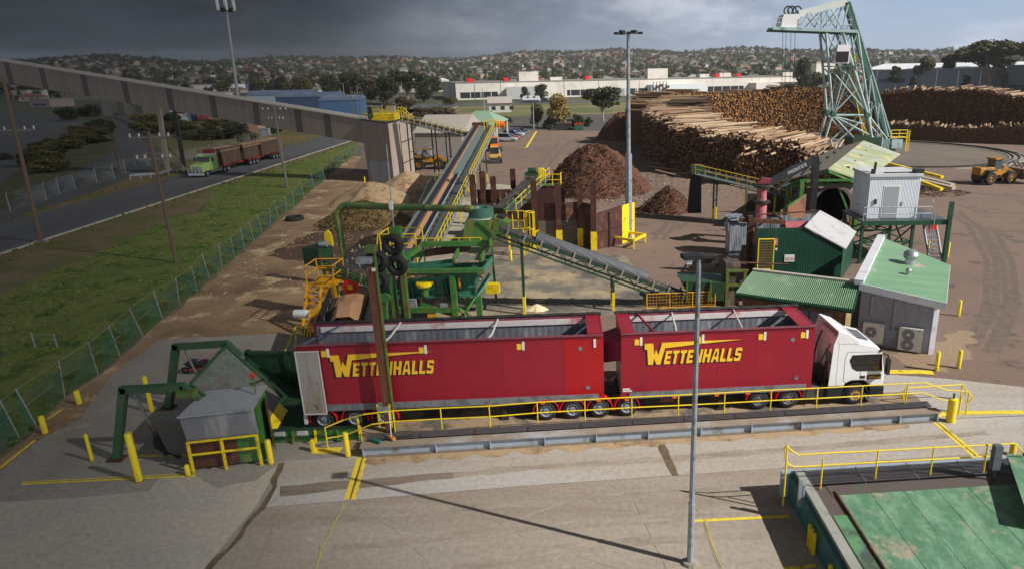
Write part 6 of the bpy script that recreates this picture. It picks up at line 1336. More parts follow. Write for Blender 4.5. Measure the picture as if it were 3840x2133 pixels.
mb=MB();mb.hexa([NL,FL_,N1-V((.03,0,0)),N0-V((.03,0,0))],[NL+th_,FL_+th_,N1+th_-V((.03,0,0)),N0+th_-V((.03,0,0))]);mb.build('roof',roof_shade,shd)
mb=MB();dr=(N1-N0)
for s in(.12,.3,.48,.66,.84):
 for f in(.4,.7):p=N0 .lerp(NR_,f)+dr*s+th_;mb.box(p+V((0,0,.1)),(.3,.3,.25))
 p=N0 .lerp(NL,.5)+dr*s+th_;mb.box(p+V((0,0,.1)),(.3,.3,.25))
mb.build('roof_vent',dark_metal,shd)
ud=dr.normalized();ur=(NR_-NL);ur.z=0;ur=ur.normalized()
for f in(0.02,.35,.65,.97):
 for c in(NL,NR_):p=c+dr*f;p=V((p.x,p.y,0))+(ur*.5 if c is NL else-ur*.5);MB().bar(p,up(p,4.7),.3).build('post',green,shd)
mb=MB();mb.bar(NL+ur*.5+V((0,0,-.25)),NR_-ur*.5+V((0,0,-.25)),.25,.3);mb.bar(NL+ur*.5+V((0,0,-.2)),N0+V((0,0,-.15)),.2);mb.bar(NR_-ur*.5+V((0,0,-.2)),N0+V((0,0,-.15)),.2);mb.bar(NR_-ur*.6+V((0,0,-4.2)),NR_-ur*2.5+V((0,0,-.2)),.2);mb.build('gable_frame',green,shd)
nc=N0 .lerp(NR_,.08);dc=V((nc.x+.2,nc.y,2.5))
dmb=MB();n=28;ax=ud;x_=ur;z_=V((0,0,1));L_=20
n0=0
for s,r in((1.5,2.05),(1.5,1.72),(1.2,1.72),(1.2,2.05)):
 pass
rings=[(1.2,1.75),(1.2,2.1),(1.6,2.1),(1.6,2.0),(L_,2.0)]
for s,r in rings:
 for i in range(n):t=2*math.pi*i/n;dmb.v.append(dc+ax*s+(x_*math.cos(t)+z_*math.sin(t))*r)
for k in range(len(rings)-1):
 for i in range(n):j=(i+1)%n;dmb.f.append((k*n+i,k*n+j,(k+1)*n+j,(k+1)*n+i));dmb.mi.append(0)
dmb.build('drum',pm('worn_drum_steel',srgb(120,104,98),var=.2,rough=.6,metal=.3),shd)
dmb=MB();n0=0
for s,r in((1.2,1.75),(9,1.75),(9,.01)):
 for i in range(n):t=2*math.pi*i/n;dmb.v.append(dc+ax*s+(x_*math.cos(t)+z_*math.sin(t))*r)
for k in range(2):
 for i in range(n):j=(i+1)%n;dmb.f.append((k*n+i,k*n+j,(k+1)*n+j,(k+1)*n+i));dmb.mi.append(0)
dmb.build('drum_inside',pm('near_black_steel',srgb(24,22,22),rough=.9),shd)  # inside of the drum drawn near black
fr0=V((dc.x,dc.y,0))-ud*.8
for sd in(-1,1):MB().bar(fr0+ur*2.75*sd,up(fr0+ur*2.75*sd,5.2),.4).build('portal_post',green,shd)
MB().bar(up(fr0-ur*2.95,5.3),up(fr0+ur*2.95,5.3),.22,.2).build('portal_beam',green,shd)
pr=pm('rust_brown_plate',srgb(148,102,76),srgb(128,88,66),scale=1,rough=.85,stain=srgb(104,66,48),ss=.8,amt=.35)
for sd,sp_,zt_ in((-1,1.7,4.0),(1,.55,4.0)):
 a=fr0+ur*sd*2.3-ud*.2;b=a-ud*2.6+ur*sd*sp_;mb=MB();mb.hexa([up(a,.6),up(b,.2),up(b,.2)+ur*.1,up(a,.6)+ur*.1],[up(a,zt_),up(b,zt_-1.1),up(b,zt_-1.1)+ur*.1,up(a,zt_)+ur*.1]);wp_=mb.build('wing_plate',pr,shd)
 mb=MB();mb.bar(up(a,zt_),up(b,zt_-1.1),.14);mb.bar(up(b,.2),up(b,zt_-1.1),.14);mb.build('wing_edge',green,shd)
 if sd<0:
  c=b.lerp(a,.28);md_=V((c.x,c.y-.08,1.9));mb=MB();mb.torus(md_,.32,.05,V((ur.y,-ur.x,0))+ur*-1,18,5);mb.bar(md_+V((-.1,-.1,.2)),md_+V((.1,-.1,.2)),.07);mb.bar(md_+V((.1,-.1,.2)),md_+V((.0,-.1,.0)),.07);mb.bar(md_+V((.0,-.1,.0)),md_+V((.12,-.1,-.1)),.07);mb.bar(md_+V((.12,-.1,-.1)),md_+V((-.08,-.1,-.22)),.07);mb.build('painted_mark',yellow,shd)
mb=MB();mb.hexa([fr0-ur*1.8,fr0+ur*1.8,fr0+ur*2.2-ud*5,fr0-ur*2.2-ud*5],[up(p,1.2)for p in(fr0-ur*1.8,fr0+ur*1.8,fr0+ur*2.2-ud*5,fr0-ur*2.2-ud*5)]);mb.build('infeed_trough',dark_metal,shd)
q=NR_;mb=MB()
for k in range(7):s=dr*(.05+.11*k);mb.bar(V((q.x,q.y,0))+s+ur*.9,V((q.x,q.y,4.3))+s-ur*.3,.16)
mb.build('leaning_brace',pm('mossy_green_bar',srgb(110,140,66),var=.2),shd)
for k in range(3):
 c=V((q.x,q.y,0))+dr*(.04+.05*k)+ur*1.1+V((0,-1.5,1.0+.4*k));tyre(c,ur,('lowest','middle','topmost')[k]+' of the tyres leaning against the drum shed side',.5,.2)
og=thing('barrier_fence','orange yellow slatted barrier between the drum shed and the white hut','fence',g(3160,850))
o0,o1=g(3185,858),g(3252,790)
for f in(0,.5,1):p=o0 .lerp(o1,f);MB().bar(p,up(p,1.9),.14).build('post',orange_yellow,og)
mb=MB();k=22
for i in range(k):p=o0 .lerp(o1,i/k);mb.bar(up(p,.3),up(p,1.8),.16,.05)
mb.build('slats',orange_yellow,og)
rp=thing('log_deck','long low log deck ramp with yellow edge beams beyond the white hut','log deck',g(3450,660))
for(p0,p1,hh,m_)in(((3330,650),(3530,690),.9,yellow),((3430,712),(3528,735),.8,yellow),((3340,672),(3570,715),.7,pm('dusty_deck_steel',srgb(170,156,140))),((3430,700),(3575,722),.5,pm('dusty_deck_steel',srgb(170,156,140)))):
 a,b=g(*p0),g(*p1);MB().bar(up(a,hh+.5),up(b,hh),.5 if m_ is yellow else.8,.35).build('beam',m_,rp)
for px,py in((3400,680),(3500,705),(3460,720)):MB().bar(g(px,py),up(g(px,py),.8),.3).build('leg',dark_metal,rp)
scatter_bits('bark_litter',g(3480,725),5,3,.3,500,bark,'dark loose bark litter under the log deck ramp',25,.2)
lb_=thing('loader_boom','black knuckle boom loader on a pink pedestal beside the debarking drum','loader',(ay(2853,800,61).x,61,0))
pc=V((ay(2853,800,61).x,61,0));ztop=ay(2853,700,61).z;zfl=ay(2853,756,61).z
pink=pm('faded_pink_paint',srgb(190,108,112),srgb(170,92,100),scale=1,rough=.6,stain=srgb(120,70,72),ss=1.2,amt=.3)
MB().lathe([(.52,0),(.5,zfl),(.44,zfl+.1),(.42,ztop-.2),(.46,ztop)],pc,20).build('pedestal',pink,lb_,True)
for z in(zfl-.15,ztop-.1):MB().lathe([(.66,z),(.78,z+.05),(.78,z+.22),(.66,z+.27)],pc,24).build('flange_ring',dark_metal,lb_)
kt=ay(2852,668,61);mb=MB();mb.extrude([pc+V((-.55,-.3,ztop+.3)),pc+V((.65,-.3,ztop+.3)),pc+V((.75,-.3,ztop+.7)),V((pc.x+.1,pc.y-.3,kt.z)),V((pc.x-.1,pc.y-.3,kt.z))],(0,.6,0));mb.build('turret',pm('maroon_paint',srgb(128,50,66),var=.15),lb_)
be=ay(3062,597,61.5);b0=V((pc.x+.5,pc.y,kt.z-.5))
blk=pm('black_boom_paint',srgb(36,37,42),var=.25,rough=.45,stain=srgb(70,62,56),ss=1.2,amt=.2)
mb=MB();dv=(be-b0);pn=V((-dv.z,0,dv.x)).normalized()
mid=b0 .lerp(be,.45)
mb.extrude([b0-pn*.3+V((0,-.2,0)),mid-pn*.42+V((0,-.2,0)),be-pn*.25+V((0,-.2,0)),be+pn*.28+V((0,-.2,0)),mid+pn*.38+V((0,-.2,0)),b0+pn*.25+V((0,-.2,0))],(0,.45,0));bm_=mb.build('boom',blk,lb_)
se=ay(3053,784,61.5);mb=MB();mb.extrude([be+V((-.35,-.25,.25)),be+V((.15,-.25,.25)),be+V((.25,-.25,-.4)),se+V((.1,-.25,0)),se+V((-.35,-.25,0)),be+V((-.32,-.25,-.9))],(0,.5,0));mb.build('stick',blk,lb_)
mb=MB();mb.tube(b0+V((.8,-.1,-.6)),mid-pn*.5,.12,10);mb.tube(mid-pn*.5+V((.8,0,.2)),be+V((-.5,0,-.5)),.1,10);mb.build('ram',dark_metal,lb_)
mb=MB();mb.tube(b0+V((1.3,-.12,-.3)),b0+V((1.9,-.12,.0)),.07,8);mb.build('ram_rod',chrome,lb_)
tu=dv.normalized();k=MB();t0=b0 .lerp(be,.40)+V((0,-.215,0))-pn*.12
word(k,'PRENTICE',0,0,.30,.27,lambda u,v:t0+tu*u+pn*v,.0,.12);k.build('lettering',pm('pale_boom_lettering',srgb(150,152,156)),bm_)
hH,hT_=ay(2628,640,73),ay(2980,722,68.5)
cH_,ptH,LH=conveyor('bark_conveyor','dark bark conveyor with yellow handrail sloping to a tall black drop chute',hT_,hH,1.0,0,-1.0,[(.3,0),(.82,0)],green_dark,idlers=8,rail_posts=9,depth=.7)
p=ptH(LH,0,0);mb=MB();mb.hexa([(p.x-1.3,p.y-.6,.7),(p.x+.1,p.y-.6,.7),(p.x+.1,p.y+.6,.7),(p.x-1.3,p.y+.6,.7)],[(p.x-1.0,p.y-.55,p.z-.3),(p.x+.0,p.y-.55,p.z-.3),(p.x+.0,p.y+.55,p.z-.3),(p.x-1.0,p.y+.55,p.z-.3)]);mb.build('drop_chute',pm('black_rubber_skirt',srgb(30,30,32),var=.3,rough=.8),cH_)
mb=MB();mb.bx(p.x-1.05,p.x+.3,p.y-.7,p.y+.7,p.z-.3,p.z+.55);mb.build('head_box',green_dark,cH_)
MB().bx(p.x-.9,p.x+.15,p.y-.55,p.y+.55,p.z+.551,p.z+.6).build('hatch',rust,cH_)
yy=g(2960,800);gt=thing('guard_fence','dark mesh guard with yellow posts beneath the bark conveyor','fence',yy)
for px,m_ in((2795,olive),(2902,yellow),(2958,yellow)):p=g(px,800);MB().bar(p,up(p,2.6),.22).build('post',m_,gt)
a,b=g(2795,800),g(2958,800);MB().bar(up(a,1.2),up(b,1.2),.06,2.0).build('panel',pm('dark_mesh_panel',srgb(52,46,42),var=.3),gt)
YH=54.2
hp_=thing('control_hut','white clad control hut on a dark green braced tower with a grey door','hut',g(3240,985))
zp=3.45;hx0,hx1=ay(3248,830,YH+.9).x,ay(3434,835,YH+.9).x;zr0,zr1=ay(3240,660,YH+.9).z,ay(3438,672,YH+.9).z
hut_w=pm('white_hut_cladding',srgb(214,222,230),srgb(206,214,224),var=.04,scale=.8,rough=.5,stain=srgb(170,178,186),ss=1.5,amt=.2,streak=(4,4,.4),wave=('X',2.6,.4),stain2=srgb(120,112,104),s2=6,a2=.08)
MB().hexa([(hx0,YH+.9,zp+.15),(hx1,YH+.9,zp+.15),(hx1,YH+4.6,zp+.15),(hx0,YH+4.6,zp+.15)],[(hx0,YH+.9,zr0-.1),(hx1,YH+.9,zr0-.1),(hx1,YH+4.6,zr0-.1),(hx0,YH+4.6,zr0-.1)]).build('wall',hut_w,hp_)
mb=MB();mb.bx(hx0-.12,hx1+.12,YH+.75,YH+4.75,zr0-.098,zr0+.12);mb.build('roof',pm('pale_hut_roof',srgb(198,200,204),var=.06,stain=srgb(140,140,142),ss=1,amt=.25),hp_)
mb=MB();mb.bx(hx0+.1,hx0+.35,YH+.9,YH+1.2,zr0+.12,zr0+.5);mb.bar((hx0+.5,YH+1.5,zr0+.2),(hx0+.9,YH+2.4,zr0+.8),.2);mb.bx(hx1-.5,hx1+.2,YH+.9,YH+1.6,zr0+.12,zr0+.45);mb.bar((hx0+1.2,YH+1.2,zr0+.16),(hx1-.6,YH+1.3,zr0+.16),.1);mb.build('roof_lights',black_pl,hp_)
dx0,dx1=ay(3308,800,YH+.9).x,ay(3362,800,YH+.9).x
mb=MB();mb.bx(dx0,dx1,YH+.86,YH+.897,zp+.2,zp+2.75);dr_=mb.build('door',pm('grey_door_paint',srgb(150,156,162),var=.04),hp_)
mb=MB();mb.bx(dx0-.1,dx1+.1,YH+.88,YH+.895,zp+.18,zp+2.85);mb.build('door_frame',placard,hp_)
MB().bx(dx0-.75,dx0-.6,YH+.78,YH+.895,zp+1.35,zp+1.75).build('extinguisher',black_pl,hp_)
MB().bx(dx1+.25,dx1+.38,YH+.86,YH+.895,zp+1.2,zp+1.5).build('switch_box',pm('green_grey_box',srgb(120,130,120)),hp_)
px0,px1=ay(3230,845,YH).x,ay(3548,862,YH).x
mb=MB();mb.bx(px0,px1,YH-.1,YH+4.7,zp,zp+.14);mb.build('platform',pm('platform_grating',srgb(104,110,118),srgb(84,90,98),scale=6,metal=.35,rough=.5),hp_)
gdk=pm('deep_green_steel',srgb(24,72,50),var=.15,rough=.45)
mb=MB();mb.bx(px0,px1,YH-.18,YH-.1,zp-.22,zp+.16);mb.build('edge_beam',gdk,hp_)
xm=ay(3420,900,YH).x
for x in(px0+.15,xm):
 for y in(YH+.1,YH+4.4):MB().bar((x,y,0),(x,y,zp-.01),.22).build('post',gdk,hp_)
mb=MB()
for y in(YH+.1,YH+4.4):
 for z0_,z1_ in((.3,1.8),(1.8,zp-.1)):mb.bar((px0+.15,y,z0_),(xm,y,z1_),.1);mb.bar((px0+.15,y,z1_),(xm,y,z0_),.1)
 mb.bar((px0+.15,y,1.8),(xm,y,1.8),.12)
for x in(px0+.15,xm):mb.bar((x,YH+.1,.3),(x,YH+4.4,zp-.3),.1);mb.bar((x,YH+.1,zp-.3),(x,YH+4.4,.3),.1)
mb.build('bracing',gdk,hp_)
gpb=g(3538,988);MB().bar(gpb,up(gpb,top_z((3538,988),757)),.3).build('tall_post',gdk,hp_)
mb=MB();xs_=[px0+.1,ay(3292,850,YH).x,ay(3424,850,YH).x,ay(3490,850,YH).x]
for x in xs_:mb.tube((x,YH,zp),(x,YH,zp+1.25),.04,6)
for h in(1.25,.7):mb.path([(xs_[0],YH+2.0,zp+h),(xs_[0],YH,zp+h),(xs_[-1],YH,zp+h),(px1,YH+2.8,zp+h)],.04)
mb.tube((xs_[-1],YH,zp-1.0),(xs_[-1],YH,zp+1.6),.05,6);mb.build('handrail',steel,hp_)
sx0,sx1=ay(3487,930,YH).x,ay(3535,930,YH).x
for i in range(9):z=zp*(i+1)/10;y=YH-.1-.22*(9-i)+1.9;MB().bx(sx0,sx1,y,y+.28,z,z+.05).build('tread',steel,hp_)
mb=MB();mb.bar((sx0,YH-.2,.2),(sx0,YH+2.0,zp),.08,.26);mb.bar((sx1,YH-.2,.2),(sx1,YH+2.0,zp),.08,.26);mb.tube((sx0-.05,YH-.2,.2),(sx0-.05,YH-.2,zp+.9),.045,6);mb.build('stair_stringer',steel,hp_)
MB().bx(sx0+.3,sx0+.95,YH+1.2,YH+1.35,2.35,3.1).build('fire_box',red_guard,hp_)
YS2=49.0
ds=thing('machine_shed','dark green clad shed with a pale grey skillion roof and a yellow mesh door','shed',(ay(2840,900,YS2).x,YS2,0))
gcl=pm('dark_green_cladding',srgb(22,66,50),srgb(18,58,44),scale=.6,var=.08,rough=.45,wave=('X',1.8,.3),stain=srgb(30,74,56),ss=.5,amt=.4)
pL,pP,pR=ay(2840,858,YS2),ay(3016,852,YS2),ay(3162,931,YS2)
mb=MB();mb.extrude([(pL.x,YS2,0),(pR.x,YS2,0),(pR.x,YS2,pR.z-.06),(pP.x,YS2,pP.z-.06),(pL.x,YS2,pL.z)],(0,.12,0));mb.build('front_wall',gcl,ds)
DP=6.2
sk=(g(3075,793,pP.z)-pP);sk=V((sk.x,sk.y,0));
mb=MB();mb.hexa([(pR.x-.12,YS2+.12,0),(pR.x,YS2+.12,0),(pR.x+sk.x*.95,YS2+sk.y*.95,0),(pR.x-.12+sk.x*.95,YS2+sk.y*.95,0)],[(pR.x-.12,YS2+.12,pR.z-.06),(pR.x,YS2+.12,pR.z-.06),(pR.x+sk.x*.95,YS2+sk.y*.95,pR.z-.06),(pR.x-.12+sk.x*.95,YS2+sk.y*.95,pR.z-.06)]);mb.build('side_wall',gcl,ds)
f_=V((0,-.12,0));e_=(pR-pP).normalized()*.18
mb=MB();mb.hexa([pP+f_,pR+f_+e_,pR+sk+e_,pP+sk],[p+V((0,0,.09))for p in(pP+f_,pR+f_+e_,pR+sk+e_,pP+sk)]);mb.build('roof',pm('pale_grey_roof',srgb(186,186,188),srgb(176,176,178),var=.05,rough=.5,stain=srgb(160,160,162),ss=.8,amt=.3,wave=('Y',1.5,.25)),ds)
screen_m=pm('torn_pale_sheeting',srgb(176,184,192),srgb(150,158,168),scale=1,rough=.5,metal=.1,stain=srgb(110,118,130),ss=1.2,amt=.4,streak=(3,3,.4),wave=('X',2.2,.3))
s0,s1=ay(2842,806,YS2+6.5),ay(3072,792,YS2+6.5)
mb=MB();k=9;r_=random.Random(3)
for i in range(k):a,b=s0 .lerp(s1,i/k),s0 .lerp(s1,(i+.97)/k);dz=r_.uniform(-.5,0);mb.bx(a.x,b.x,YS2+6.5+.02*(i%2),YS2+6.56+.02*(i%2),0,a.z+dz)
mb.build('back_screen',screen_m,ds)
mb=MB()
for i in range(4):a=pL.lerp(s0,i/4);b=pL.lerp(s0,(i+.97)/4);mb.hexa([(a.x,a.y+.15,0),(b.x,b.y+.15,0),(b.x+.06,b.y+.15,0),(a.x+.06,a.y+.15,0)],[(a.x,a.y+.15,a.z-.3*(i%2)),(b.x,b.y+.15,a.z-.3*(i%2)),(b.x+.06,b.y+.15,a.z-.3*(i%2)),(a.x+.06,a.y+.15,a.z-.3*(i%2))])
mb.build('side_screen',gcl,ds)
mb=MB();mb.bar(s0,s1,.1);mb.bar(pL,s0,.1);p,q=ay(2772,825,YS2+2.5),ay(2943,834,YS2+2.5);mb.bar(p,q,.25,.3);mb.bar(q,s0 .lerp(s1,.28),.15);p=ay(2815,810,YS2+2.4);mb.bar(V((p.x,p.y,0)),p,.4,.45);mb.build('rust_frame',rust,ds)
c=ay(2985,862,YS2+3.0);MB().lathe([(.01,-1.0),(1.25,-1.0),(1.25,.9),(1.1,.9),(1.1,.2),(.01,.2)],V((c.x,c.y,c.z-.6)),26,'X',cap=False).build('pink_drum',pink,ds,True)
MB().bx(pL.x+.2,pR.x-.2,YS2+.3,YS2+6.2,0,1.5).build('machinery',dark_metal,ds)
m0,m1=ay(2845,898,YS2-.15),ay(2903,905,YS2-.15)
mb=MB()
for x in(m0 .x,m1 .x):mb.tube((x,YS2-.15,.4),(x,YS2-.15,m0 .z),.05,6)
mb.tube((m0 .x,YS2-.15,m0 .z),(m1 .x,YS2-.15,m0 .z),.05,6);mb.tube((m0 .x,YS2-.15,.5),(m1 .x,YS2-.15,.5),.05,6);md_=mb.build('mesh_door',yellow_rail,ds)
mb=MB();mb.bx(m0 .x+.04,m1 .x-.04,YS2-.03,YS2-.004,.5,m0 .z-.05);mb.build('dark_doorway_panel',pm('painted_door_shade',srgb(38,34,30)),md_)  # dark panel standing in for the shade inside the doorway
mb=MB()
for i in range(9):x=m0 .x+(m1 .x-m0 .x)*(i+1)/10;mb.tube((x,YS2-.15,.5),(x,YS2-.15,m0 .z),.012,3)
for i in range(14):z=.5+(m0 .z-.5)*(i+1)/15;mb.tube((m0 .x,YS2-.15,z),(m1 .x,YS2-.15,z),.012,3)
mb.build('mesh',pm('tan_mesh',srgb(150,132,80)),md_)
mb=MB();mb.path([(m0 .x-.4,YS2-.8,.4),(m0 .x-.4,YS2-.8,1.4),(m0 .x+.7,YS2-.9,1.45),(m1 .x+.7,YS2-1.0,.5)],.05);mb.tube((m0 .x+.7,YS2-.9,0),(m0 .x+.7,YS2-.9,1.45),.05,6);mb.build('step_rail',yellow_rail,ds)
c=ay(2903,905,YS2-.06);sgn=MB().bx(c.x-.05,c.x+.3,YS2-.05,YS2-.003,c.z-.35,c.z+.2).build('small_sign',pm('dull_red_sign',srgb(176,92,104)),ds)
MB().bx(c.x+.1,c.x+.15,YS2-.06,YS2-.052,c.z-.2,c.z+.1).build('sign_mark',placard,sgn)
c=ay(2961,970,YS2-.06);sgn=MB().bx(c.x-.38,c.x+.36,YS2-.05,YS2-.003,c.z-.25,c.z+.28).build('warning_sign',placard,ds)
mb=MB();mb.bx(c.x-.3,c.x+.3,YS2-.06,YS2-.052,c.z-.13,c.z+.07);mb.build('red_band',pm('sign_red',srgb(190,60,66)),sgn)
mb=MB()
for k in range(5):mb.bx(c.x-.26+k*.11,c.x-.19+k*.11,YS2-.066,YS2-.061,c.z-.09,c.z+.03)
mb.build('sign_text',placard,sgn)
c=ay(2911,935,YS2-.06);MB().bx(c.x-.07,c.x+.07,YS2-.08,YS2-.003,c.z-.07,c.z+.07).build('switch',placard,ds)
cb0=g(2733,958);cr0=ay(2735,842,cb0 .y).z
ct=thing('sheet_stack','pale corrugated bin topped with torn flapping sheets beside the dark green shed','bin',cb0)
wv=ay(2806,900,cb0 .y).x-cb0 .x
MB().bx(cb0 .x,cb0 .x+wv,cb0 .y,cb0 .y+1.9,.05,cr0).build('bin',screen_m,ct)
mb=MB();r_=random.Random(8)
for k in range(9):
 x=cb0 .x+r_.uniform(-.3,wv-.6);y=cb0 .y+r_.uniform(-.2,1.2);z=cr0+.05+.06*k;mb.hexa([(x,y,z),(x+1.0,y-.1,z+r_.uniform(-.1,.2)),(x+1.1,y+.8,z+.1),(x,y+.7,z)],[(x,y,z+.03),(x+1.0,y-.1,z+.16),(x+1.1,y+.8,z+.13),(x,y+.7,z+.03)])
mb.bar((cb0 .x-.25,cb0 .y-.1,cr0-.6),(cb0 .x-.35,cb0 .y,cr0+.2),.03,.4);mb.build('loose_sheets',screen_m,ct)
gr_roof=pm('green_corrugated_roof',srgb(102,136,104),srgb(92,126,96),scale=.6,var=.08,rough=.6,stain=srgb(128,152,124),ss=.7,amt=.3)
zE,zR=2.75,3.6
rA,rB,rC,rD=g(2757,1098,zE),g(3196,1160,zE),g(3221,1060,zR),g(2824,1014,zR)
of=thing('brick_office','low brick office with a ribbed green corrugated roof behind the white cab','office',V((rA.x,rA.y,0)))
mb=MB();k=58
for i in range(k):
 f0_,f1_,f2=i/k,(i+.5)/k,(i+1)/k
 P0,P1,P2=[rA.lerp(rB,f)for f in(f0_,f1_,f2)];Q0,Q1,Q2=[rD.lerp(rC,f)for f in(f0_,f1_,f2)];h=V((0,0,.07))
 mb.face(P0,P1+h,Q1+h,Q0);mb.face(P1+h,P2,Q2,Q1+h)
mb.hexa([p-V((0,0,.1))for p in(rA,rB,rC,rD)],[p-V((0,0,.03))for p in(rA,rB,rC,rD)]);mb.build('roof',gr_roof,of)
mb=MB();mb.bar(rD+V((0,0,.06)),rC+V((0,0,.06)),.3,.1);mb.build('ridge_cap',pm('dusty_ridge_cap',srgb(176,168,156),var=.1),of)
mb=MB();mb.bar(rA+V((0,-.08,-.1)),rB+V((0,-.08,-.1)),.14,.16);mb.bar(rB+V((.06,0,-.05)),rC+V((.06,0,-.05)),.08,.2);mb.build('gutter',gdk,of)
brick=pm('brown_brick',srgb(132,92,64),srgb(112,78,56),scale=3,rough=.9,stain=srgb(150,112,82),ss=5,amt=.35)
i_=(rB-rA).normalized()*.3;bk=(rD-rA);bk=V((bk.x,bk.y,0)).normalized()*.45
w1,w2=V((rA.x,rA.y,0))+i_+bk,V((rB.x,rB.y,0))-i_+bk;w3,w4=V((rC.x,rC.y,0))-i_-bk*.4,V((rD.x,rD.y,0))+i_-bk*.4
MB().hexa([w1,w2,w3,w4],[up(w1,zE-.14),up(w2,zE-.14),up(w3,zR-.3),up(w4,zR-.3)]).build('wall',brick,of)
nw=V(((w2-w1).y,-(w2-w1).x,0)).normalized()
for f0_,f1_ in((.42,.64),(.655,.86)):
 a,b=w1 .lerp(w2,f0_)+nw*.03,w1 .lerp(w2,f1_)+nw*.03;mb=MB();mb.hexa([up(a,.9),up(b,.9),up(b,.9)+nw*.03,up(a,.9)+nw*.03],[up(a,2.2),up(b,2.2),up(b,2.2)+nw*.03,up(a,2.2)+nw*.03]);wn_=mb.build('window',pm('grey_blind',srgb(110,118,130),var=.08,wave=('Z',4,.5)),of)
MB().bar(w2+nw*.04+V((0,0,0)),up(w2,zE-.15)+nw*.04,.3,.06).build('corner_post',pm('cream_post',srgb(196,176,130)),of)
zl_,zr_=3.75,3.2
FLc,FRc,BRc,BLc=g(3223,1062,zl_),g(3549,1137,zr_),g(3563,994,zr_),g(3307,890,zl_)
of2=thing('grey_office','grey weatherboard office with a flat pale green roof and two condenser units','office',V((FLc.x,FLc.y,0)))
mb=MB();mb.hexa([p-V((0,0,.12))for p in(FLc,FRc,BRc,BLc)],[FLc,FRc,BRc,BLc]);mb.build('roof',pm('pale_green_roof',srgb(112,152,118),srgb(104,144,110),scale=.5,var=.06,rough=.6,stain=srgb(128,162,130),ss=.4,amt=.4,soft=.3,streak=(.4,2.5,1),stain2=srgb(190,190,176),s2=.45,a2=.1),of2)
grey_w=pm('grey_weatherboard',srgb(156,156,166),srgb(148,148,158),scale=.5,var=.05,rough=.6,wave=('Z',3.0,.6),stain=srgb(136,136,144),ss=1,amt=.25,streak=(2,2,.4))
fdir=(FRc-FLc);fdir.z=0;fdir=fdir.normalized();bdir=V((-fdir.y,fdir.x,0))
a,b=V((FLc.x,FLc.y,0))+fdir*.12+bdir*.35,V((FRc.x,FRc.y,0))-fdir*.42+bdir*.35
c,d=V((BRc.x,BRc.y,0))-fdir*.42-bdir*.2,V((BLc.x,BLc.y,0))+fdir*.12-bdir*.2
MB().hexa([a,b,c,d],[up(a,zl_-.13),up(b,zr_-.13),up(c,zr_-.13),up(d,zl_-.13)]).build('wall',grey_w,of2)
fas=pm('white_fascia',srgb(206,208,214),var=.05,stain=srgb(180,180,186),ss=1,amt=.3)
mb=MB();mb.bar(FLc+V((0,0,-.18))-bdir*.03,FRc+V((0,0,-.18))-bdir*.03,.06,.42);mb.bar(FLc+V((-.0,0,.05))-fdir*.04,BLc+V((0,0,.05))-fdir*.04,.5,.3);mb.bar(BRc+V((0,0,-.1)),FRc+V((0,0,-.1)),.06,.2);mb.build('fascia',fas,of2)
nf=-bdir
mb=MB();mb.bar(b+nf*.03,up(b,zr_-.2)+nf*.03,.3,.05);mb.build('corner_trim',fas,of2)
for f,z0_,z1_ in((.16,1.9,3.0),(.47,1.1,2.9)):p=a.lerp(b,f)+nf*.06;MB().bar(up(p,z0_),up(p,z1_),.16,.1).build('conduit_cover',grey_w,of2)
p=a.lerp(b,.47)+nf*.06;q=a.lerp(b,.66)+nf*.06;MB().bar(up(p,1.12),up(q,1.12),.1,.14).build('conduit_cover',grey_w,of2)
fanm=pm('fan_grille',srgb(122,124,128),var=.15);unit=pm('cream_unit',srgb(206,204,196),var=.04,rough=.4)
def acunit(px0,py0,px1,py1,fans,lab):
 Yp=None
 def onwall(px,py):
  d_=ray(px,py);o_=V((0,0,CAMH));n_=bdir;t=((a+nf*.35)-o_).dot(n_)/d_.dot(n_);return o_+d_*t
 q0,q1=onwall(px0,py0),onwall(px1,py1);z0_,z1_=q1 .z,q0 .z;A=V((q0 .x,q0 .y,0));B=A+fdir*((q1-q0).dot(fdir))
 cu=MB().hexa([up(A,z0_),up(B,z0_),up(B,z0_)-nf*.32,up(A,z0_)-nf*.32],[up(A,z1_),up(B,z1_),up(B,z1_)-nf*.32,up(A,z1_)-nf*.32])
 cc_=cu.build('condenser',unit,of2);cc_['label']=lab
 n=len(fans)
 for fz in fans:
  c_=A.lerp(B,.40)+nf*.012;c_=up(c_,z0_+(z1_-z0_)*fz);r0=(B-A).length*.27
  mb=MB();nn_=20;pts_=[c_+fdir*(r0*math.cos(2*math.pi*i/nn_))+V((0,0,r0*math.sin(2*math.pi*i/nn_)))for i in range(nn_)];mb.extrude(pts_,nf*.02);mb.build('fan',fanm,cc_)
  mb=MB();h_=r0*.22;mb.hexa([c_+fdir*-h_+V((0,0,-h_))+nf*.025,c_+fdir*h_+V((0,0,-h_))+nf*.025,c_+fdir*h_+V((0,0,h_))+nf*.025,c_+fdir*-h_+V((0,0,h_))+nf*.025],[c_+fdir*-h_+V((0,0,-h_))+nf*.035,c_+fdir*h_+V((0,0,-h_))+nf*.035,c_+fdir*h_+V((0,0,h_))+nf*.035,c_+fdir*-h_+V((0,0,h_))+nf*.035]);mb.build('fan_badge',unit,cc_)
 c_=up(A.lerp(B,.85),z0_+(z1_-z0_)*.9)+nf*.01;mb=MB();mb.face(c_-fdir*.07+V((0,0,-.06)),c_+fdir*.06+V((0,0,.07)),c_-fdir*.07+V((0,0,.07)));mb.build('unit_logo',pm('pale_blue_logo',srgb(90,160,200)),cc_)
acunit(3238,1206,3309,1290,(.55,),'single fan condenser unit half behind the cab roof');acunit(3374,1225,3452,1322,(.72,.27),'double fan condenser unit')
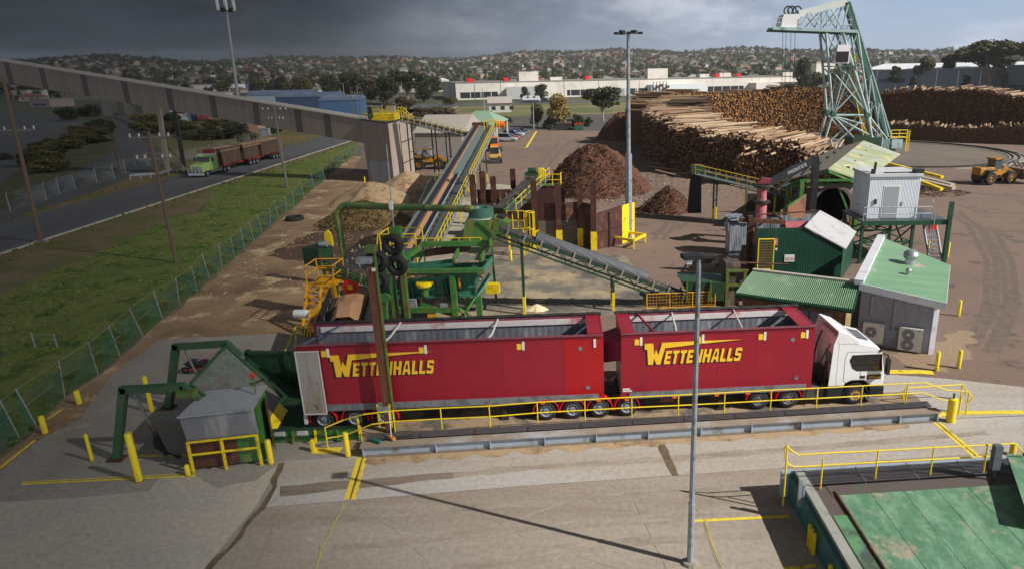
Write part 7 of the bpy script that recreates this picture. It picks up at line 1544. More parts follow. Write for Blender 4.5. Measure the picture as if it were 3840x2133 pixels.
for px,py,r,h,lab in((3412,992,.43,.95,'ribbed turbine'),(3405,1031,.17,.42,'small capped')):
 c_=g(px,py,3.45);
 mb=MB();mb.lathe([(r*.95,-.15),(r*.72,h*.32),(r*.72,h*.4),(r*.95,h*.46),(r*1.12,h*.66),(r*.95,h*.86),(r*.5,h),(.01,h*1.02)],c_,24)
 o=mb.build('roof_vent',pm('spun_metal',srgb(176,178,182),var=.06,metal=.6,rough=.35),of2,True);o['label']=lab+' roof vent'
 MB().box(c_+V((.1,.0,-.08)),(r*2.9,r*2.6,.12),.1).build('vent_flashing',pm('dusty_flashing',srgb(176,160,146),var=.1),of2)
ZD=1.15
dk=thing('tipping_deck','large green steel truck tipping deck with a mesh walkway along its far edge','tipping deck',g(2990,1800))
c0=g(2964,1768,ZD);c1=g(3820,1716,ZD);ux=(c1-c0);ux.z=0;ux=ux.normalized()
e0=g(3168,2133,ZD);ey=(e0-c0);ey.z=0;ey=ey.normalized()
D=lambda u,v,z=ZD:c0+ux*u+ey*v+V((0,0,z-ZD))
deckg=pm('green_deck_paint',srgb(96,140,108),srgb(82,124,96),scale=.5,rough=.7,var=.1,stain=srgb(112,150,122),ss=.8,amt=.42,streak=(1.8,.6,1),stain2=srgb(152,142,122),s2=.5,a2=.22,bump=.25,bs=10,grain=4,ga=.2)
grate=pm('brown_grating',srgb(112,98,92),srgb(88,78,76),scale=14,rough=.8,var=.3,bump=.6,bs=30,stain=srgb(64,96,76),ss=.5,amt=.15)
mb=MB();mb.hexa([D(.55,1.0,ZD-.3),D(16,1.0,ZD-.3),D(16,14,ZD-.3),D(.55,14,ZD-.3)],[D(.55,1.0,ZD-.02),D(16,1.0,ZD-.02),D(16,14,ZD-.02),D(.55,14,ZD-.02)]);mb.build('substructure',grate,dk)
mb=MB();mb.hexa([D(1.0,1.0,ZD-.018),D(16,1.0,ZD-.018),D(16,1.58,ZD-.018),D(1.0,1.58,ZD-.018)],[D(1.0,1.0),D(16,1.0),D(16,1.58),D(1.0,1.58)]);mb.build('grating',grate,dk)
for i in range(12):
 u0=1.22+i*1.2
 for j,(v0,v1)in enumerate(((1.6,6.0),(6.02,11.5))):
  mb=MB();mb.hexa([D(u0,v0,ZD-.018),D(u0+1.18,v0,ZD-.018),D(u0+1.18,v1,ZD-.018),D(u0,v1,ZD-.018)],[D(u0,v0,ZD+.004),D(u0+1.18,v0,ZD+.004),D(u0+1.18,v1,ZD+.004),D(u0,v1,ZD+.004)]);mb.build('deck_plate',deckg,dk)
mb=MB();mb.hexa([D(.6,2.7,ZD-.018),D(1.14,2.7,ZD-.018),D(1.14,11.5,ZD-.018),D(.6,11.5,ZD-.018)],[D(.6,2.7,ZD-.0),D(1.14,2.7,ZD),D(1.14,11.5,ZD),D(.6,11.5,ZD)]);mb.build('edge_plate',pm('tyre_marked_green',srgb(98,150,104),srgb(90,138,100),scale=.8,var=.1,rough=.75,stain=srgb(70,80,72),ss=.5,amt=.3),dk)
for v0,v1 in((1.62,2.1),(2.15,2.65)):mb=MB();mb.hexa([D(.65,v0,ZD-.25),D(1.15,v0,ZD-.25),D(1.15,v1,ZD-.25),D(.65,v1,ZD-.25)],[D(.65,v0,ZD-.03),D(1.15,v0,ZD-.03),D(1.15,v1,ZD-.03),D(.65,v1,ZD-.03)]);mb.build('hatch_grating',grate,dk)
mb=MB();mb.bar(D(1.18,1.4,ZD+.03),D(1.18,8,ZD+.03),.06,.07);mb.build('guide_angle',rust,dk)
stm=pm('tyre_black_streak',srgb(72,74,70),var=.3,scale=2,rough=.8)
mb=MB();
for(u,v,w_,l_)in((7.6,2.5,.34,5.2),(2.5,6.5,.3,4.0)):mb.hexa([D(u,v,ZD+.006),D(u+w_,v,ZD+.006),D(u+w_+.35,v+l_,ZD+.006),D(u+.35,v+l_,ZD+.006)],[D(u,v,ZD+.009),D(u+w_,v,ZD+.009),D(u+w_+.35,v+l_,ZD+.009),D(u+.35,v+l_,ZD+.009)])
mb.build('tyre_streak',stm,dk)
mb=MB();mb.hexa([D(-.02,-.05,.05),D(.5,-.05,.05),D(.5,14,.05),D(-.02,14,.05)],[D(-.02,-.05,ZD-.1),D(.5,-.05,ZD-.1),D(.5,14,ZD-.1),D(-.02,14,ZD-.1)]);mb.build('side_beam',pm('teal_beam_paint',srgb(46,106,104),var=.15,rough=.5,stain=srgb(36,66,60),ss=.8,amt=.3),dk)
mb=MB();mb.hexa([D(.16,-.05,ZD-.098),D(.5,-.05,ZD-.098),D(.5,14,ZD-.098),D(.16,14,ZD-.098)],[D(.16,-.05,ZD+.06),D(.5,-.05,ZD+.06),D(.5,14,ZD+.06),D(.16,14,ZD+.06)]);mb.build('edge_kerb',pm('edge_concrete',srgb(150,152,144),var=.12,scale=2,rough=.9,stain=srgb(120,122,112),ss=1,amt=.4),dk)
mb=MB();mb.hexa([D(-.3,-.22,.05),D(17,-.22,.05),D(17,-.03,.05),D(-.3,-.03,.05)],[D(-.3,-.22,ZD-.03),D(17,-.22,ZD-.03),D(17,-.03,ZD-.03),D(-.3,-.03,ZD-.03)]);mb.build('far_beam',grey_paint,dk)
for i in range(8):
 mb=MB();u0,u1=.5+i*2.0,.5+i*2.0+1.96
 for k in range(26):u=u0+(u1-u0)*k/26;mb.bar(D(u,.05,ZD+.03),D(u+.06,.92,ZD+.03),.024,.03)
 for k in range(6):mb.bar(D(u0,.05+k*.17,ZD+.045),D(u1,.05+k*.17,ZD+.045),.016,.014)
 mb.bar(D(u0,.0,ZD+.03),D(u0,.96,ZD+.03),.05,.06);mb.build('mesh_panel',mesh_m,dk)
mb=MB();mb.hexa([D(.5,.0,ZD-.34),D(16,.0,ZD-.34),D(16,.96,ZD-.34),D(.5,.96,ZD-.34)],[D(.5,.0,ZD-.3),D(16,.0,ZD-.3),D(16,.96,ZD-.3),D(.5,.96,ZD-.3)]);mb.build('walkway_tray',dark_metal,dk)
def onp(px,py):
 d_=ray(px,py);n_=V((-ux.y,ux.x,0));o_=V((0,0,CAMH));return o_+d_*((dpost[1]-o_).dot(n_)/d_.dot(n_))
dpost=[g(x,y,ZD)for x,y in((3076,1832),(3281,1797),(3487,1781),(3686,1774))]
cn=g(2953,1800,ZD-.3);last=dpost[-1]+(dpost[-1]-dpost[-2])*.6
ft=[up(cn,1.75),up(cn,1.78)+ux*.06];st_=up(dpost[0],1.05)
topq=[up(cn,.95)+V((-.06,0,0)),up(cn,1.45),up(cn,1.4)+ux*.12,st_+(st_-up(dpost[1],1.05))*.35]+[up(p,1.05)for p in dpost]+[up(last,1.05),up(last,.55)+ux*.9]
midq=[up(cn,1.1)+V((-.06,0,0)),up(cn,.85)+ux*.15,up(dpost[0],.52)+(dpost[0]-dpost[1])*.3]+[up(p,.52)for p in dpost]+[up(last,.52)]
topq=[onp(*q)for q in((2947,1722),(2943,1682),(2950,1667),(2964,1684),(2994,1704),(3081,1698),(3291,1688),(3493,1677),(3697,1667),(3805,1661),(3850,1705))];midq=[onp(*q)for q in((2947,1722),(2955,1738),(2976,1748),(3012,1748),(3083,1743),(3291,1731),(3493,1721),(3697,1710),(3760,1706))]
r3=rail('handrail','yellow handrail along the green tipping deck walkway',dpost,1.24,ends=(topq,midq),group='yellow handrails')
q=onp(2953,1672);MB().tube(V((q.x,q.y,.3)),q,.035,6).build('post',yellow_rail,r3)
sb=V((g(2990,1935).x,g(2990,1935).y,0));sb=D(-.12,3.2,0)
t=thing('bumper_post','yellow forked steel stops on the teal side of the tipping deck','stop post',sb)
for k in range(3):p=D(-.16,2.7+k*.22,0);MB().bar(p,up(p,.85),.1).build('prong',yellow,t)
p=D(-.16,4.6,0);MB().bar(p,up(p,.8),.1).build('prong',yellow,t)
p=D(-.1,1.4,ZD-.5);mb=MB();mb.bar(p,up(p,1.1),.14,.1);mb.bar(p+ux*.12,up(p,.9)+ux*.12,.08,.14);mb.build('grey_bracket',steel,t)
gb=thing('gate_arm','thick green gate beam with a red beacon at the right edge of the deck','gate',D(13.2,1.0,ZD))
A,B=D(11.4,-.2,ZD+.8),D(14.2,4.5,ZD+.8)
a0=g(3800,1750,ZD);
pA=V((a0 .x,a0 .y,ZD));fw_=(g(3860,1850,ZD+.5)-a0);fw_.z=0;fw_=fw_.normalized()
mb=MB();mb.bar(up(pA,.3),up(pA,.3)+fw_*4,.36,.36);mb.build('beam',green_dark,gb)
mb=MB();sd_=V((fw_.y,-fw_.x,0))*-1;q=up(pA,.49);mb.hexa([q-sd_*.3,q+fw_*4-sd_*.3,q+fw_*4+sd_*1.0,q+sd_*.8],[up(p_,.05)for p_ in(q-sd_*.3,q+fw_*4-sd_*.3,q+fw_*4+sd_*1.0,q+sd_*1.0)]);mb.build('green_top',deckg,gb)
MB().bar(pA,up(pA,.12),.14).build('stand',dark_metal,gb)
q=up(pA,.54)+ux*.35+fw_*.1;MB().lathe([(.09,0),(.1,.04),(.08,.2),(.03,.25)],q,12).build('beacon',pm('red_beacon',srgb(200,40,36),rough=.3),gb)
p=g(3722,1800,ZD);t=thing('signal_lamp','dark louvred lamp panel on a bracket at the deck corner','lamp',p)
mb=MB();mb.bx(p.x-.16,p.x+.12,p.y-.12,p.y+.12,ZD+.5,ZD+1.45);mb.build('panel',pm('slate_panel',srgb(84,92,98),var=.2),t);MB().bar(up(p,0),up(p,.5),.08).build('stem',dark_metal,t)
shade=pm('green_shade_mesh',srgb(56,104,84),var=.15,scale=3,rough=.9,alpha=.34)
wire_m=pm('wire_netting',srgb(150,154,150),var=.1,rough=.7,alpha=.14)
def wire_fence(name,label,bases,h,lean=.0,mesh=None,mh=.8,post=steel,r=.045,seed=1,cap=False):
 r_=random.Random(seed);t=thing(name,label,'fence',bases[0]);tops=[]
 for b in bases:
  p=up(b,h)+V((r_.uniform(-1,.3)*lean,r_.uniform(-.5,.5)*lean,0));mb=MB();mb.tube(b,p,r,5)
  if cap:mb.tube(p,p+V((.35,-.1,.3)),r*.8,5)
  mb.build('post',post,t);tops.append(p)
 mb=MB()
 for i in range(len(bases)-1):a,b=bases[i],bases[i+1];mb.face(up(a,.02),up(b,.02),a.lerp(tops[i+1]*0+tops[i],mh),b.lerp(tops[i+1],mh))
 if mesh:mb.build('netting',mesh,t)
 mb=MB()
 for k in(1.0,.55):mb.path([b.lerp(q,k*.97)for b,q in zip(bases,tops)],.012,3)
 mb.build('wire',steel,t);return t
fb_=gp((-40,1740),(72,1640),(137,1598),(243,1487),(368,1404),(450,1337),(537,1262),(609,1195),(673,1143),(740,1094),(785,1041),(832,1002),(880,969),(917,935),(953,905),(984,875),(1015,848),(1044,818),(1075,796),(1102,778),(1140,738),(1178,705),(1221,676),(1240,655),(1261,638),(1290,609),(1318,586),(1357,581))
wire_fence('wire_fence','leaning grey post fence hung with green shade mesh along the lawn',fb_,2.0,.45,shade,.82,seed=4,r=.036)
wire_fence('wire_fence','chain link fence with bent post tops along the far side of the road',gp((40,795),(175,752),(225,730),(285,712),(365,688),(430,672),(475,652),(515,640),(560,622))+gp((740,600),(790,588),(840,570),(890,555),(940,540),(1000,524)),2.3,.1,wire_m,.95,seed=5,cap=True)
wire_fence('stub_fence','two short grey stub posts with wire on the lawn',gp((133,1300),(216,1303)),.9,.05,None)
gr_=thing('guard_rail','galvanised crash barrier at the foot of the gallery legs','crash barrier',g(490,672))
a,b,c=g(490,676),g(600,668),g(690,640);mb=MB();mb.bar(up(a,.75),up(b,.75),.08,.35);mb.bar(up(b,.75),up(c,.75),.08,.35);mb.build('beam',steel,gr_)
for f in(0,.35,.7,1):p=a.lerp(b,f);MB().bar(p,up(p,.7),.15).build('post',steel,gr_);p=b.lerp(c,f);MB().bar(p,up(p,.7),.15).build('post',steel,gr_)
timber=pm('weathered_timber_pole',srgb(122,102,84),srgb(104,88,74),scale=.8,rough=.9,streak=(3,3,.2))
grey_t=pm('grey_timber_pole',srgb(134,126,118),srgb(118,112,106),scale=.8,rough=.9,streak=(3,3,.2))
insul=pm('white_insulator',srgb(206,206,204))
def pole(base,ty,label,arms=(),r=.16,mat=timber,tx=None,cat='power pole',name='power_pole',group='power poles',foot=False):
 b=g(*base);h=top_z(base,ty);dx=0
 if tx is not None:dx=ay(tx,ty,b.y).x-b.x
 t=thing(name,label,cat,b,0,group);T=V((b.x+dx,b.y,h));MB().tube(b,T,r,9,r*.72).build('pole',mat,t)
 for(py,hw,ang)in arms:
  f=1-(py-ty)/(base[1]-ty);p=b.lerp(T,f);d=V((math.cos(ang),math.sin(ang),0))
  mb=MB();mb.bar(p-d*hw,p+d*hw,.12,.14);mb.tube(p-d*hw*.6,p+V((0,0,-.9)),.03,4);mb.tube(p+d*hw*.6,p+V((0,0,-.9)),.03,4);mb.build('crossarm',grey_t,t)
  for s in(-.95,-.5,.5,.95):MB().lathe([(.05,.07),(.09,.12),(.05,.22),(.09,.28),(.03,.36)],p+d*hw*s,8).build('insulator',insul,t)
 if foot:MB().box(b+V((0,0,.1)),(1.2,.5,.2)).build('foot_block',concrete,t)
 return b,T
pole((155,910),290,'dark leaning timber power pole at the far left of the road kerb',[(480,1.6,.3)],.2,timber,10,foot=True)
pB_=pole((662,985),494,'brown timber power pole on the lawn carrying two crossarms',[(515,1.5,.25),(592,1.3,.25)],.17,timber,556)
pC_=pole((1077,703),398,'grey power pole on the lawn in front of the grey gallery',[(413,1.9,-.2),(447,1.2,-.2)],.17,grey_t,1026)
pole((452,661),497,'thin rusty red leaning post beside the rail road',[],.1,rust,417);pole((502,442),360,'leaning timber pole in front of the dark rail bridge',[],.13,timber,480)
pole((1343,445),322,'power pole with a lamp arm to the right of the blue shed',[(350,1.8,0)],.2,grey_t,1338);pole((1297,400),313,'pale steel pole at the left of the pole cluster beyond the blue shed',[],.16,steel,1285);pole((1322,437),338,'dark timber pole between its two taller neighbours beyond the blue shed',[(363,1.2,.4)],.2,timber,1313)
for i,(bx_,by_,tx_,ty_,lab,m_)in enumerate([(1493,372,1479,214,'tallest thin pole rising over the dark trees left of the white factory',grey_t),(1784,405,1775,268,'pole at the left end of the white factory',olive),(1819,425,1808,330,'street lamp pole beside the pale gabled house',steel),(1883,390,1873,282,'dark pole before the ribbed end bay of the white factory',timber),(2002,486,1999,388,'white lamp pole at the car park edge by the golden shrub',steel),(2117,372,2113,281,'dark pole before the roller doors of the white factory',timber),(2247,368,2243,262,'dark pole left of the louvred annex of the white factory',timber),(2398,370,2397,305,'short pole in front of the white annex',olive),(2693,345,2694,282,'black pole behind the lit log wall',timber),(2712,345,2712,252,'olive pole behind the lit log wall',olive),(2995,340,3001,238,'green pole in front of the bushy trees left of the crane',olive),(3552,335,3561,248,'green pole among the gum trees',olive),(3478,335,3481,270,'green pole between the thin gum trees',olive),(1105,360,1090,298,'pale pole left of the dark round trees',grey_t),(985,340,975,285,'pole beyond the gallery roof line',grey_t),(1415,345,1408,300,'lamp pole among the dark round trees',steel),(1515,375,1512,325,'short pole in the dark trees',timber)]):
 pole((bx_,by_),ty_,lab,[(ty_+14,1.4,.2)]if i in(0,1,5,9)else[],.17,m_,tx_)
b,T=pole((912,512),15,'very tall grey telecom tower topped with white antenna panels',[],.42,pm('tower_grey',srgb(140,140,140),var=.06),845,'telecom tower','telecom_tower','towers')
tt=[o for o in COL.objects if o.name.startswith('telecom_tower')][0]
mb=MB()
for k in range(9):a=k*.7;mb.tube(T+V((0,0,-1.5)),T+V((1.9*math.cos(a),1.9*math.sin(a),-.9)),.08,5);mb.box(T+V((1.2*math.cos(a),1.2*math.sin(a),-1.5)),(.4,.3,.9))
mb.torus(T+V((0,0,-1.2)),1.7,.07,(0,0,1),14,5);mb.build('headframe',dark_metal,tt)
for k in range(6):a=k*1.05;MB().box(T+V((2.1*math.cos(a),2.1*math.sin(a),-.2)),(.42,.42,2.8)).build('antenna_panel',insul,tt)
p=g(1000,508);ch=thing('equipment_shelter','small tan equipment hut at the foot of the telecom tower','hut',p);MB().bx(p.x-4.2,p.x-1,p.y-2,p.y+2,0,4.4).build('wall',pm('tan_wall',srgb(176,140,116)),ch);MB().bx(p.x-4.4,p.x-.8,p.y-2.2,p.y+2.2,4.4,4.6).build('roof',steel,ch)
MB().bx(p.x-.8,p.x+1.6,p.y-2,p.y-.8,0,2.0).build('cabinet',steel,ch)
mb=MB()
for off in(-1.2,1.2):
 a_,c_=pB_[1]+V((off,0,-.6)),pC_[1]+V((off,0,-.5));mb.path([a_.lerp(c_,i/10)+V((0,0,-1.1*math.sin(math.pi*i/10)))for i in range(11)],.02,3)
solo('power_line',mb,dark_metal,'thin sagging power wires between the two lawn poles','wire',pB_[1])
def box_part(nm,m_,t,*bxs,bevel=0.0):
 mb=MB()
 for b in bxs:mb.bx(*b)
 return mb.build(nm,m_,t,bevel=bevel)
def loader(label,rz,loc,logs=False,cover=False):
 t=thing('wheel_loader',label,'wheel loader');ly=pm('loader_yellow',srgb(196,140,40),srgb(170,120,40),scale=1,rough=.6,stain=srgb(110,80,50),ss=1,amt=.35)
 for x in(-1.6,1.7):
  for y in(-1.1,1.1):wheel(t,(x,y,.9),.9,.65,ly,side=1 if y>0 else-1,rr=.5)
 box_part('engine_hood',ly,t,(-3.0,-.7,-.8,.8,1.2,2.3),bevel=.12);box_part('rear_frame',dark_metal,t,(-3.1,.3,-.6,.6,.7,1.3))
 box_part('cab_base',ly,t,(-.75,.55,-.75,.75,1.2,2.0));box_part('cab',pm('cab_glass_tint',srgb(70,84,84),rough=.2),t,(-.7,.5,-.7,.7,2.0,3.3),bevel=.05)
 box_part('cab_roof',ly,t,(-.85,.65,-.85,.85,3.3,3.5));box_part('mudguard',dark_metal,t,(-2.3,-.8,-1.45,-.8,1.85,1.98),(-2.3,-.8,.8,1.45,1.85,1.98))
 mb=MB();mb.bx(.5,2.3,-.6,.6,.8,1.7);mb.bar((1.0,-.5,2.2),(3.3,-.5,1.1),.25,.4);mb.bar((1.0,.5,2.2),(3.3,.5,1.1),.25,.4);mb.bx(.8,1.3,-.6,.6,1.6,2.4);mb.build('lift_arm',ly,t)
 if logs:
  mb=MB()
  for y in(-1.2,-.4,.4,1.2):mb.path([(3.2,y,1.6),(3.3,y,.6),(4.9,y,.5)],.1);mb.path([(3.2,y,2.2),(4.0,y,2.7),(4.7,y,2.0)],.09)
  mb.build('log_fork',dark_metal,t)
 else:MB().extrude([(3.1,-1.5,.3),(4.4,-1.5,.2),(4.4,-1.5,.32),(3.5,-1.5,.5),(3.3,-1.5,1.3),(3.1,-1.5,1.4)],(0,3.0,0)).build('bucket',dark_metal,t)
 if cover:
  mb=MB();mb.lathe([(.2,3.75),(.75,3.6),(.95,3.1),(1.15,2.4),(1.25,2.1)],(-.1,0,0),11);r_=random.Random(2)
  for v in mb.v:v.x+=r_.uniform(-.12,.12);v.y+=r_.uniform(-.12,.12)
  mb.build('tarp_cover',pm('grey_tarp',srgb(126,126,130),srgb(108,108,114),scale=2,bump=.3),t)
 place(t,loc,rz)
 if logs:
  r_=random.Random(9);M_=Matrix.Translation(V(loc))@Matrix.Rotation(rz,4,'Z')
  for k in range(26):
   y=r_.uniform(-.2,.2);x=3.45+.25*(k%6)+r_.uniform(-.05,.05);z=.78+.26*(k//6)+r_.uniform(-.04,.04)
   log_obj(M_@V((x,-2.6+y,z)),M_@V((x+r_.uniform(-.15,.15),2.6+y,z)),.13,r_.choice((1,2)),3,'short log in the bundle carried by the wheel loader','logs on the wheel loader')
 return t
loader('dirty yellow wheel loader carrying a bundle of logs at the right edge',R(14),g(3722,688),logs=True)
loader('yellow wheel loader with a grey tarp over its cab beside the grey tower',R(4),g(1608,637)+V((0,1.0,0)),cover=True)
def skid(label,loc,rz,m_):
 t=thing('skid_steer',label,'skid steer')
 for x in(-.55,.55):
  for y in(-.75,.75):wheel(t,(x,y,.4),.4,.3,m_,side=1 if y>0 else-1)
 box_part('body',m_,t,(-1.3,.6,-.6,.6,.35,1.15),bevel=.05);box_part('cab',black_pl,t,(-.5,.5,-.5,.5,1.15,2.1));box_part('cab_roof',m_,t,(-.7,.6,-.6,.6,2.1,2.2))
 mb=MB();mb.bar((-1.2,-.7,1.5),(1.3,-.7,.7),.14,.2);mb.bar((-1.2,.7,1.5),(1.3,.7,.7),.14,.2);mb.bar((-1.2,-.7,.6),(-1.2,-.7,1.5),.14);mb.bar((-1.2,.7,.6),(-1.2,.7,1.5),.14);mb.build('lift_arm',m_,t)
 MB().extrude([(1.3,-.95,.1),(2.1,-.95,.08),(1.5,-.95,.3),(1.4,-.95,.75),(1.3,-.95,.75)],(0,1.9,0)).build('bucket',dark_metal,t);place(t,loc,rz);t.scale=(1.25,)*3;return t
skid('orange skid steer loader parked beside the long chip conveyor head',g(1855,566),R(-70),pm('orange_paint',srgb(226,110,30)))
skid('tan yellow track loader with its bucket down behind the orange one',g(1858,608),R(-80),pm('tan_yellow_paint',srgb(206,170,84)))
def car(label,loc,rz,col,kind='car',sc_=1.0):
 t=thing('parked_car',label,'car',group='cars parked beyond the conveyor');m_=pm('car_paint_'+col[0],srgb(*col[1]),var=.04,rough=.25,coat=.6)
 hi=1.0 if kind=='car' else 1.22
 MB().extrude([(-2.2,-.88,.35),(2.2,-.88,.35),(2.25,-.88,.7),(1.9,-.88,.88),(1.0,-.88,.98),(-2.1,-.88,1.02),(-2.25,-.88,.8)],(0,1.76,0)).build('body',m_,t,bevel=.06)
 mb=MB();mb.hexa([(-2.0,-.84,.99),(1.05,-.84,.97),(1.05,.84,.97),(-2.0,.84,.99)],[(-1.6 if kind=='car' else-1.95,-.66,1.46*hi),(.3,-.66,1.46*hi),(.3,.66,1.46*hi),(-1.6 if kind=='car' else-1.95,.66,1.46*hi)]);mb.build('window',glass_dark,t)
 mb=MB();mb.bx(-1.62,.28,-.67,.67,1.46*hi,1.5*hi);mb.build('roof',m_,t,bevel=.02)
 for x in(-1.35,1.38):
  for y in(-.8,.8):wheel(t,(x,y,.33),.33,.2,steel,side=1 if y>0 else-1)
 for y in(-.6,.6):MB().bx(2.18,2.26,y-.18,y+.18,.62,.76).build('headlight',placard,t)
 place(t,loc,rz);t.scale=(sc_,)*3;return t
cA_=g(1893,532);cd=V((.9,7.4,0))*.44
for k,(lab,cl_,kd)in enumerate([('nearest silver wagon parked in the row beyond the conveyor',('silver',(176,180,186)),'wagon'),('red car parked behind the silver wagon',('red',(150,34,40)),'car'),('navy four wheel drive parked behind the red car',('navy',(34,46,66)),'wagon'),('pale grey car half hidden behind the navy four wheel drive',('pale',(196,200,206)),'car'),('dark blue sedan at the far end of the parked row',('blue',(44,66,96)),'car'),('black hatchback behind all the other parked cars',('black',(40,42,48)),'car')]):
 car(lab,cA_+V((.55+.15*k,6.4*k*.62,0)),R(-6),cl_,kd,1.05)
for lab,px,cl_,kd,rz in(('dark blue car driving past the white factory',(2047,386),('black',(40,42,48)),'wagon',0.02),('silver car on the road left of the caravan',(1893,393),('silver',(176,180,186)),'car',0),('white car far beyond the blue shed',(1253,333),('white',(220,220,220)),'car',.1)):car(lab,g(*px),rz,cl_,kd,1.35)
p=g(1993,388);cv=thing('caravan','white touring caravan with a dark lower band parked by the road','caravan',p)
MB().extrude([p+V(q)for q in((-4.2,-1.2,.6),(4.2,-1.2,.6),(4.6,-1.2,1.6),(3.9,-1.2,3.5),(-3.6,-1.2,3.6),(-4.4,-1.2,2.8))],(0,2.4,0)).build('body',white_paint,cv);box_part('band',pm('slate_band',srgb(70,80,96)),cv,(p.x-4.2,p.x+4.2,p.y-1.25,p.y-1.2,.6,1.6));box_part('window',glass_dark,cv,(p.x-2.5,p.x-1.2,p.y-1.26,p.y-1.21,2.2,2.9),(p.x+.6,p.x+2.0,p.y-1.26,p.y-1.21,2.2,2.9))
wheel(cv,tuple(V((.3,-1.0,.42))),.42,.25);cv.children[-1].location=(.3,-1.0,.42)
lt=thing('log_truck','lime green bonneted truck hauling red trailers stacked with logs','log truck');lime=pm('lime_green_paint',srgb(158,188,104),var=.06,rough=.35,coat=.3);bull=pm('bull_bar_alloy',srgb(196,200,204),metal=.5,rough=.35)
ltr=pm('log_trailer_red',srgb(160,44,44),var=.15,rough=.55)
MB().extrude([(-.2,-1.05,.9),(1.9,-.0-1.05,.8),(2.0,-1.05,1.7),(1.75,-1.05,2.0),(-.2,-1.05,2.2)],(0,2.1,0)).build('bonnet',lime,lt,bevel=.1)
MB().extrude([(-2.1,-1.2,.9),(-.2,-1.2,.9),(-.2,-1.2,2.2),(-.5,-1.2,3.1),(-.8,-1.2,3.3),(-2.1,-1.2,3.3)],(0,2.4,0)).build('cab',lime,lt,bevel=.08)
box_part('cab_roof',placard,lt,(-2.1,-.7,-1.15,1.15,3.3,3.42));mb=MB();mb.hexa([(-.19,-1.05,2.25),(-.19,1.05,2.25),(-.44,1.05,3.05),(-.44,-1.05,3.05)],[(-.13,-1.05,2.25),(-.13,1.05,2.25),(-.38,1.05,3.05),(-.38,-1.05,3.05)]);mb.build('windscreen',glass_dark,lt)
box_part('side_window',glass_dark,lt,(-1.3,-.6,-1.22,-1.205,2.3,3.0));box_part('side_panel_stripe',pm('deep_green_stripe',srgb(20,110,70)),lt,(-1.9,-.4,-1.22,-1.205,1.5,2.0),(.2,1.9,-1.07,-1.055,1.75,1.95));box_part('grille',chrome,lt,(1.93,2.02,-.55,.55,.9,1.75))
mb=MB()
for y in(-1.2,-.6,0,.6,1.2):mb.tube((2.35,y,.4),(2.35,y,2.0 if abs(y)<1 else 1.5),.05,5)
for z in(.4,.75,1.1,1.5):mb.tube((2.35,-1.2,z),(2.35,1.2,z),.05,5)
mb.bx(2.2,2.4,-1.25,1.25,.4,.75);mb.build('bull_bar',bull,lt)
mb=MB();mb.tube((-2.3,-1.1,.8),(-2.3,-1.1,4.0),.09);mb.tube((-2.3,1.1,.8),(-2.3,1.1,4.0),.09);mb.build('exhaust_stack',chrome,lt);box_part('mirror',dark_metal,lt,(-.5,-.3,-1.6,-1.35,2.3,2.9),(-.5,-.3,1.35,1.6,2.3,2.9));box_part('fuel_tank',chrome,lt,(-3.2,-.3,-1.15,-.5,.5,1.0),(-3.2,-.3,.5,1.15,.5,1.0))
wxs=[1.1,-3.9,-5.2,-12.6,-13.8,-15.0,-21.4,-22.6,-23.8]
for x in wxs:
 for y in(-1.0,1.0):wheel(lt,(x,y,.5),.5,.35,steel,side=1 if y>0 else-1)
 if x<0:box_part('mudguard',ltr,lt,(x-.6,x+.6,-1.2,-.75,1.04,1.1));box_part('mudguard',ltr,lt,(x-.6,x+.6,.75,1.2,1.04,1.1))
box_part('trailer_frame',ltr,lt,(-12.2,-2.6,-.5,.5,.85,1.15),(-17.5,-12.2,-.5,.5,.7,1.1),(-24.5,-17.4,-.5,.5,.85,1.15),(-6,-2.6,-1.2,1.2,1.15,1.25));box_part('headboard',ltr,lt,(-2.75,-2.65,-1.2,1.2,1.2,3.9))
for x in(-4.2,-7.4,-9.3,-12.2,-14.2,-17.2,-19.4,-23.6):
 for y in(-1.2,1.2):MB().bar((x,y,1.1),(x,y,4.3),.1).build('stanchion',grey_t,lt)
 MB().bar((x,-1.2,1.2),(x,1.2,1.2),.16).build('bolster',ltr,lt)
fw0,rw0=g(778,664),g(1043,594);la_=math.atan2(fw0 .y-rw0 .y,fw0 .x-rw0 .x);ld=(fw0-rw0).normalized();nl=V((-ld.y,ld.x,0))
loc_=fw0-ld*1.1+nl*-1.0 if(nl.x>0)else fw0-ld*1.1+nl*1.0
loc_=fw0-ld*1.1+V((-1.0,0,0));place(lt,loc_,la_);M_=WORLD[lt];r_=random.Random(12)
for bi,(x0,x1)in enumerate(((-3.2,-9.9),(-10.6,-16.6),(-17.2,-24.4))):
 for k in range(24):
  y=-1.05+.3*(k%8);y=min(1.05,y)+r_.uniform(-.04,.04);z=(1.45+.36*(k//8*3)if y>-.8 else 1.4+.36*(k//8*3))
 rows=8
 for j in range(rows):
  for y in((-1.02,-.68)if j<rows-2 else(-1.02,-.68,-.34,0,.34,.68,1.02)):
   z=1.45+.33*j+r_.uniform(-.05,.05);e_=r_.uniform(-.3,.3)
   log_obj(M_@V((x0+e_,y+r_.uniform(-.05,.05),z)),M_@V((x1+e_,y+r_.uniform(-.05,.05),z)),.19*r_.uniform(.85,1.1),r_.choice((1,1,0)),r_.choice((3,4)),'long log on the lime green log truck','logs on the log truck')
 MB_=MB();MB_.bx(min(x0,x1)+.5,max(x0,x1)-.5,-.5,1.1,1.28,3.4);cr2=MB_.build('load_core',bark_side[0],None);cr2 .parent=lt
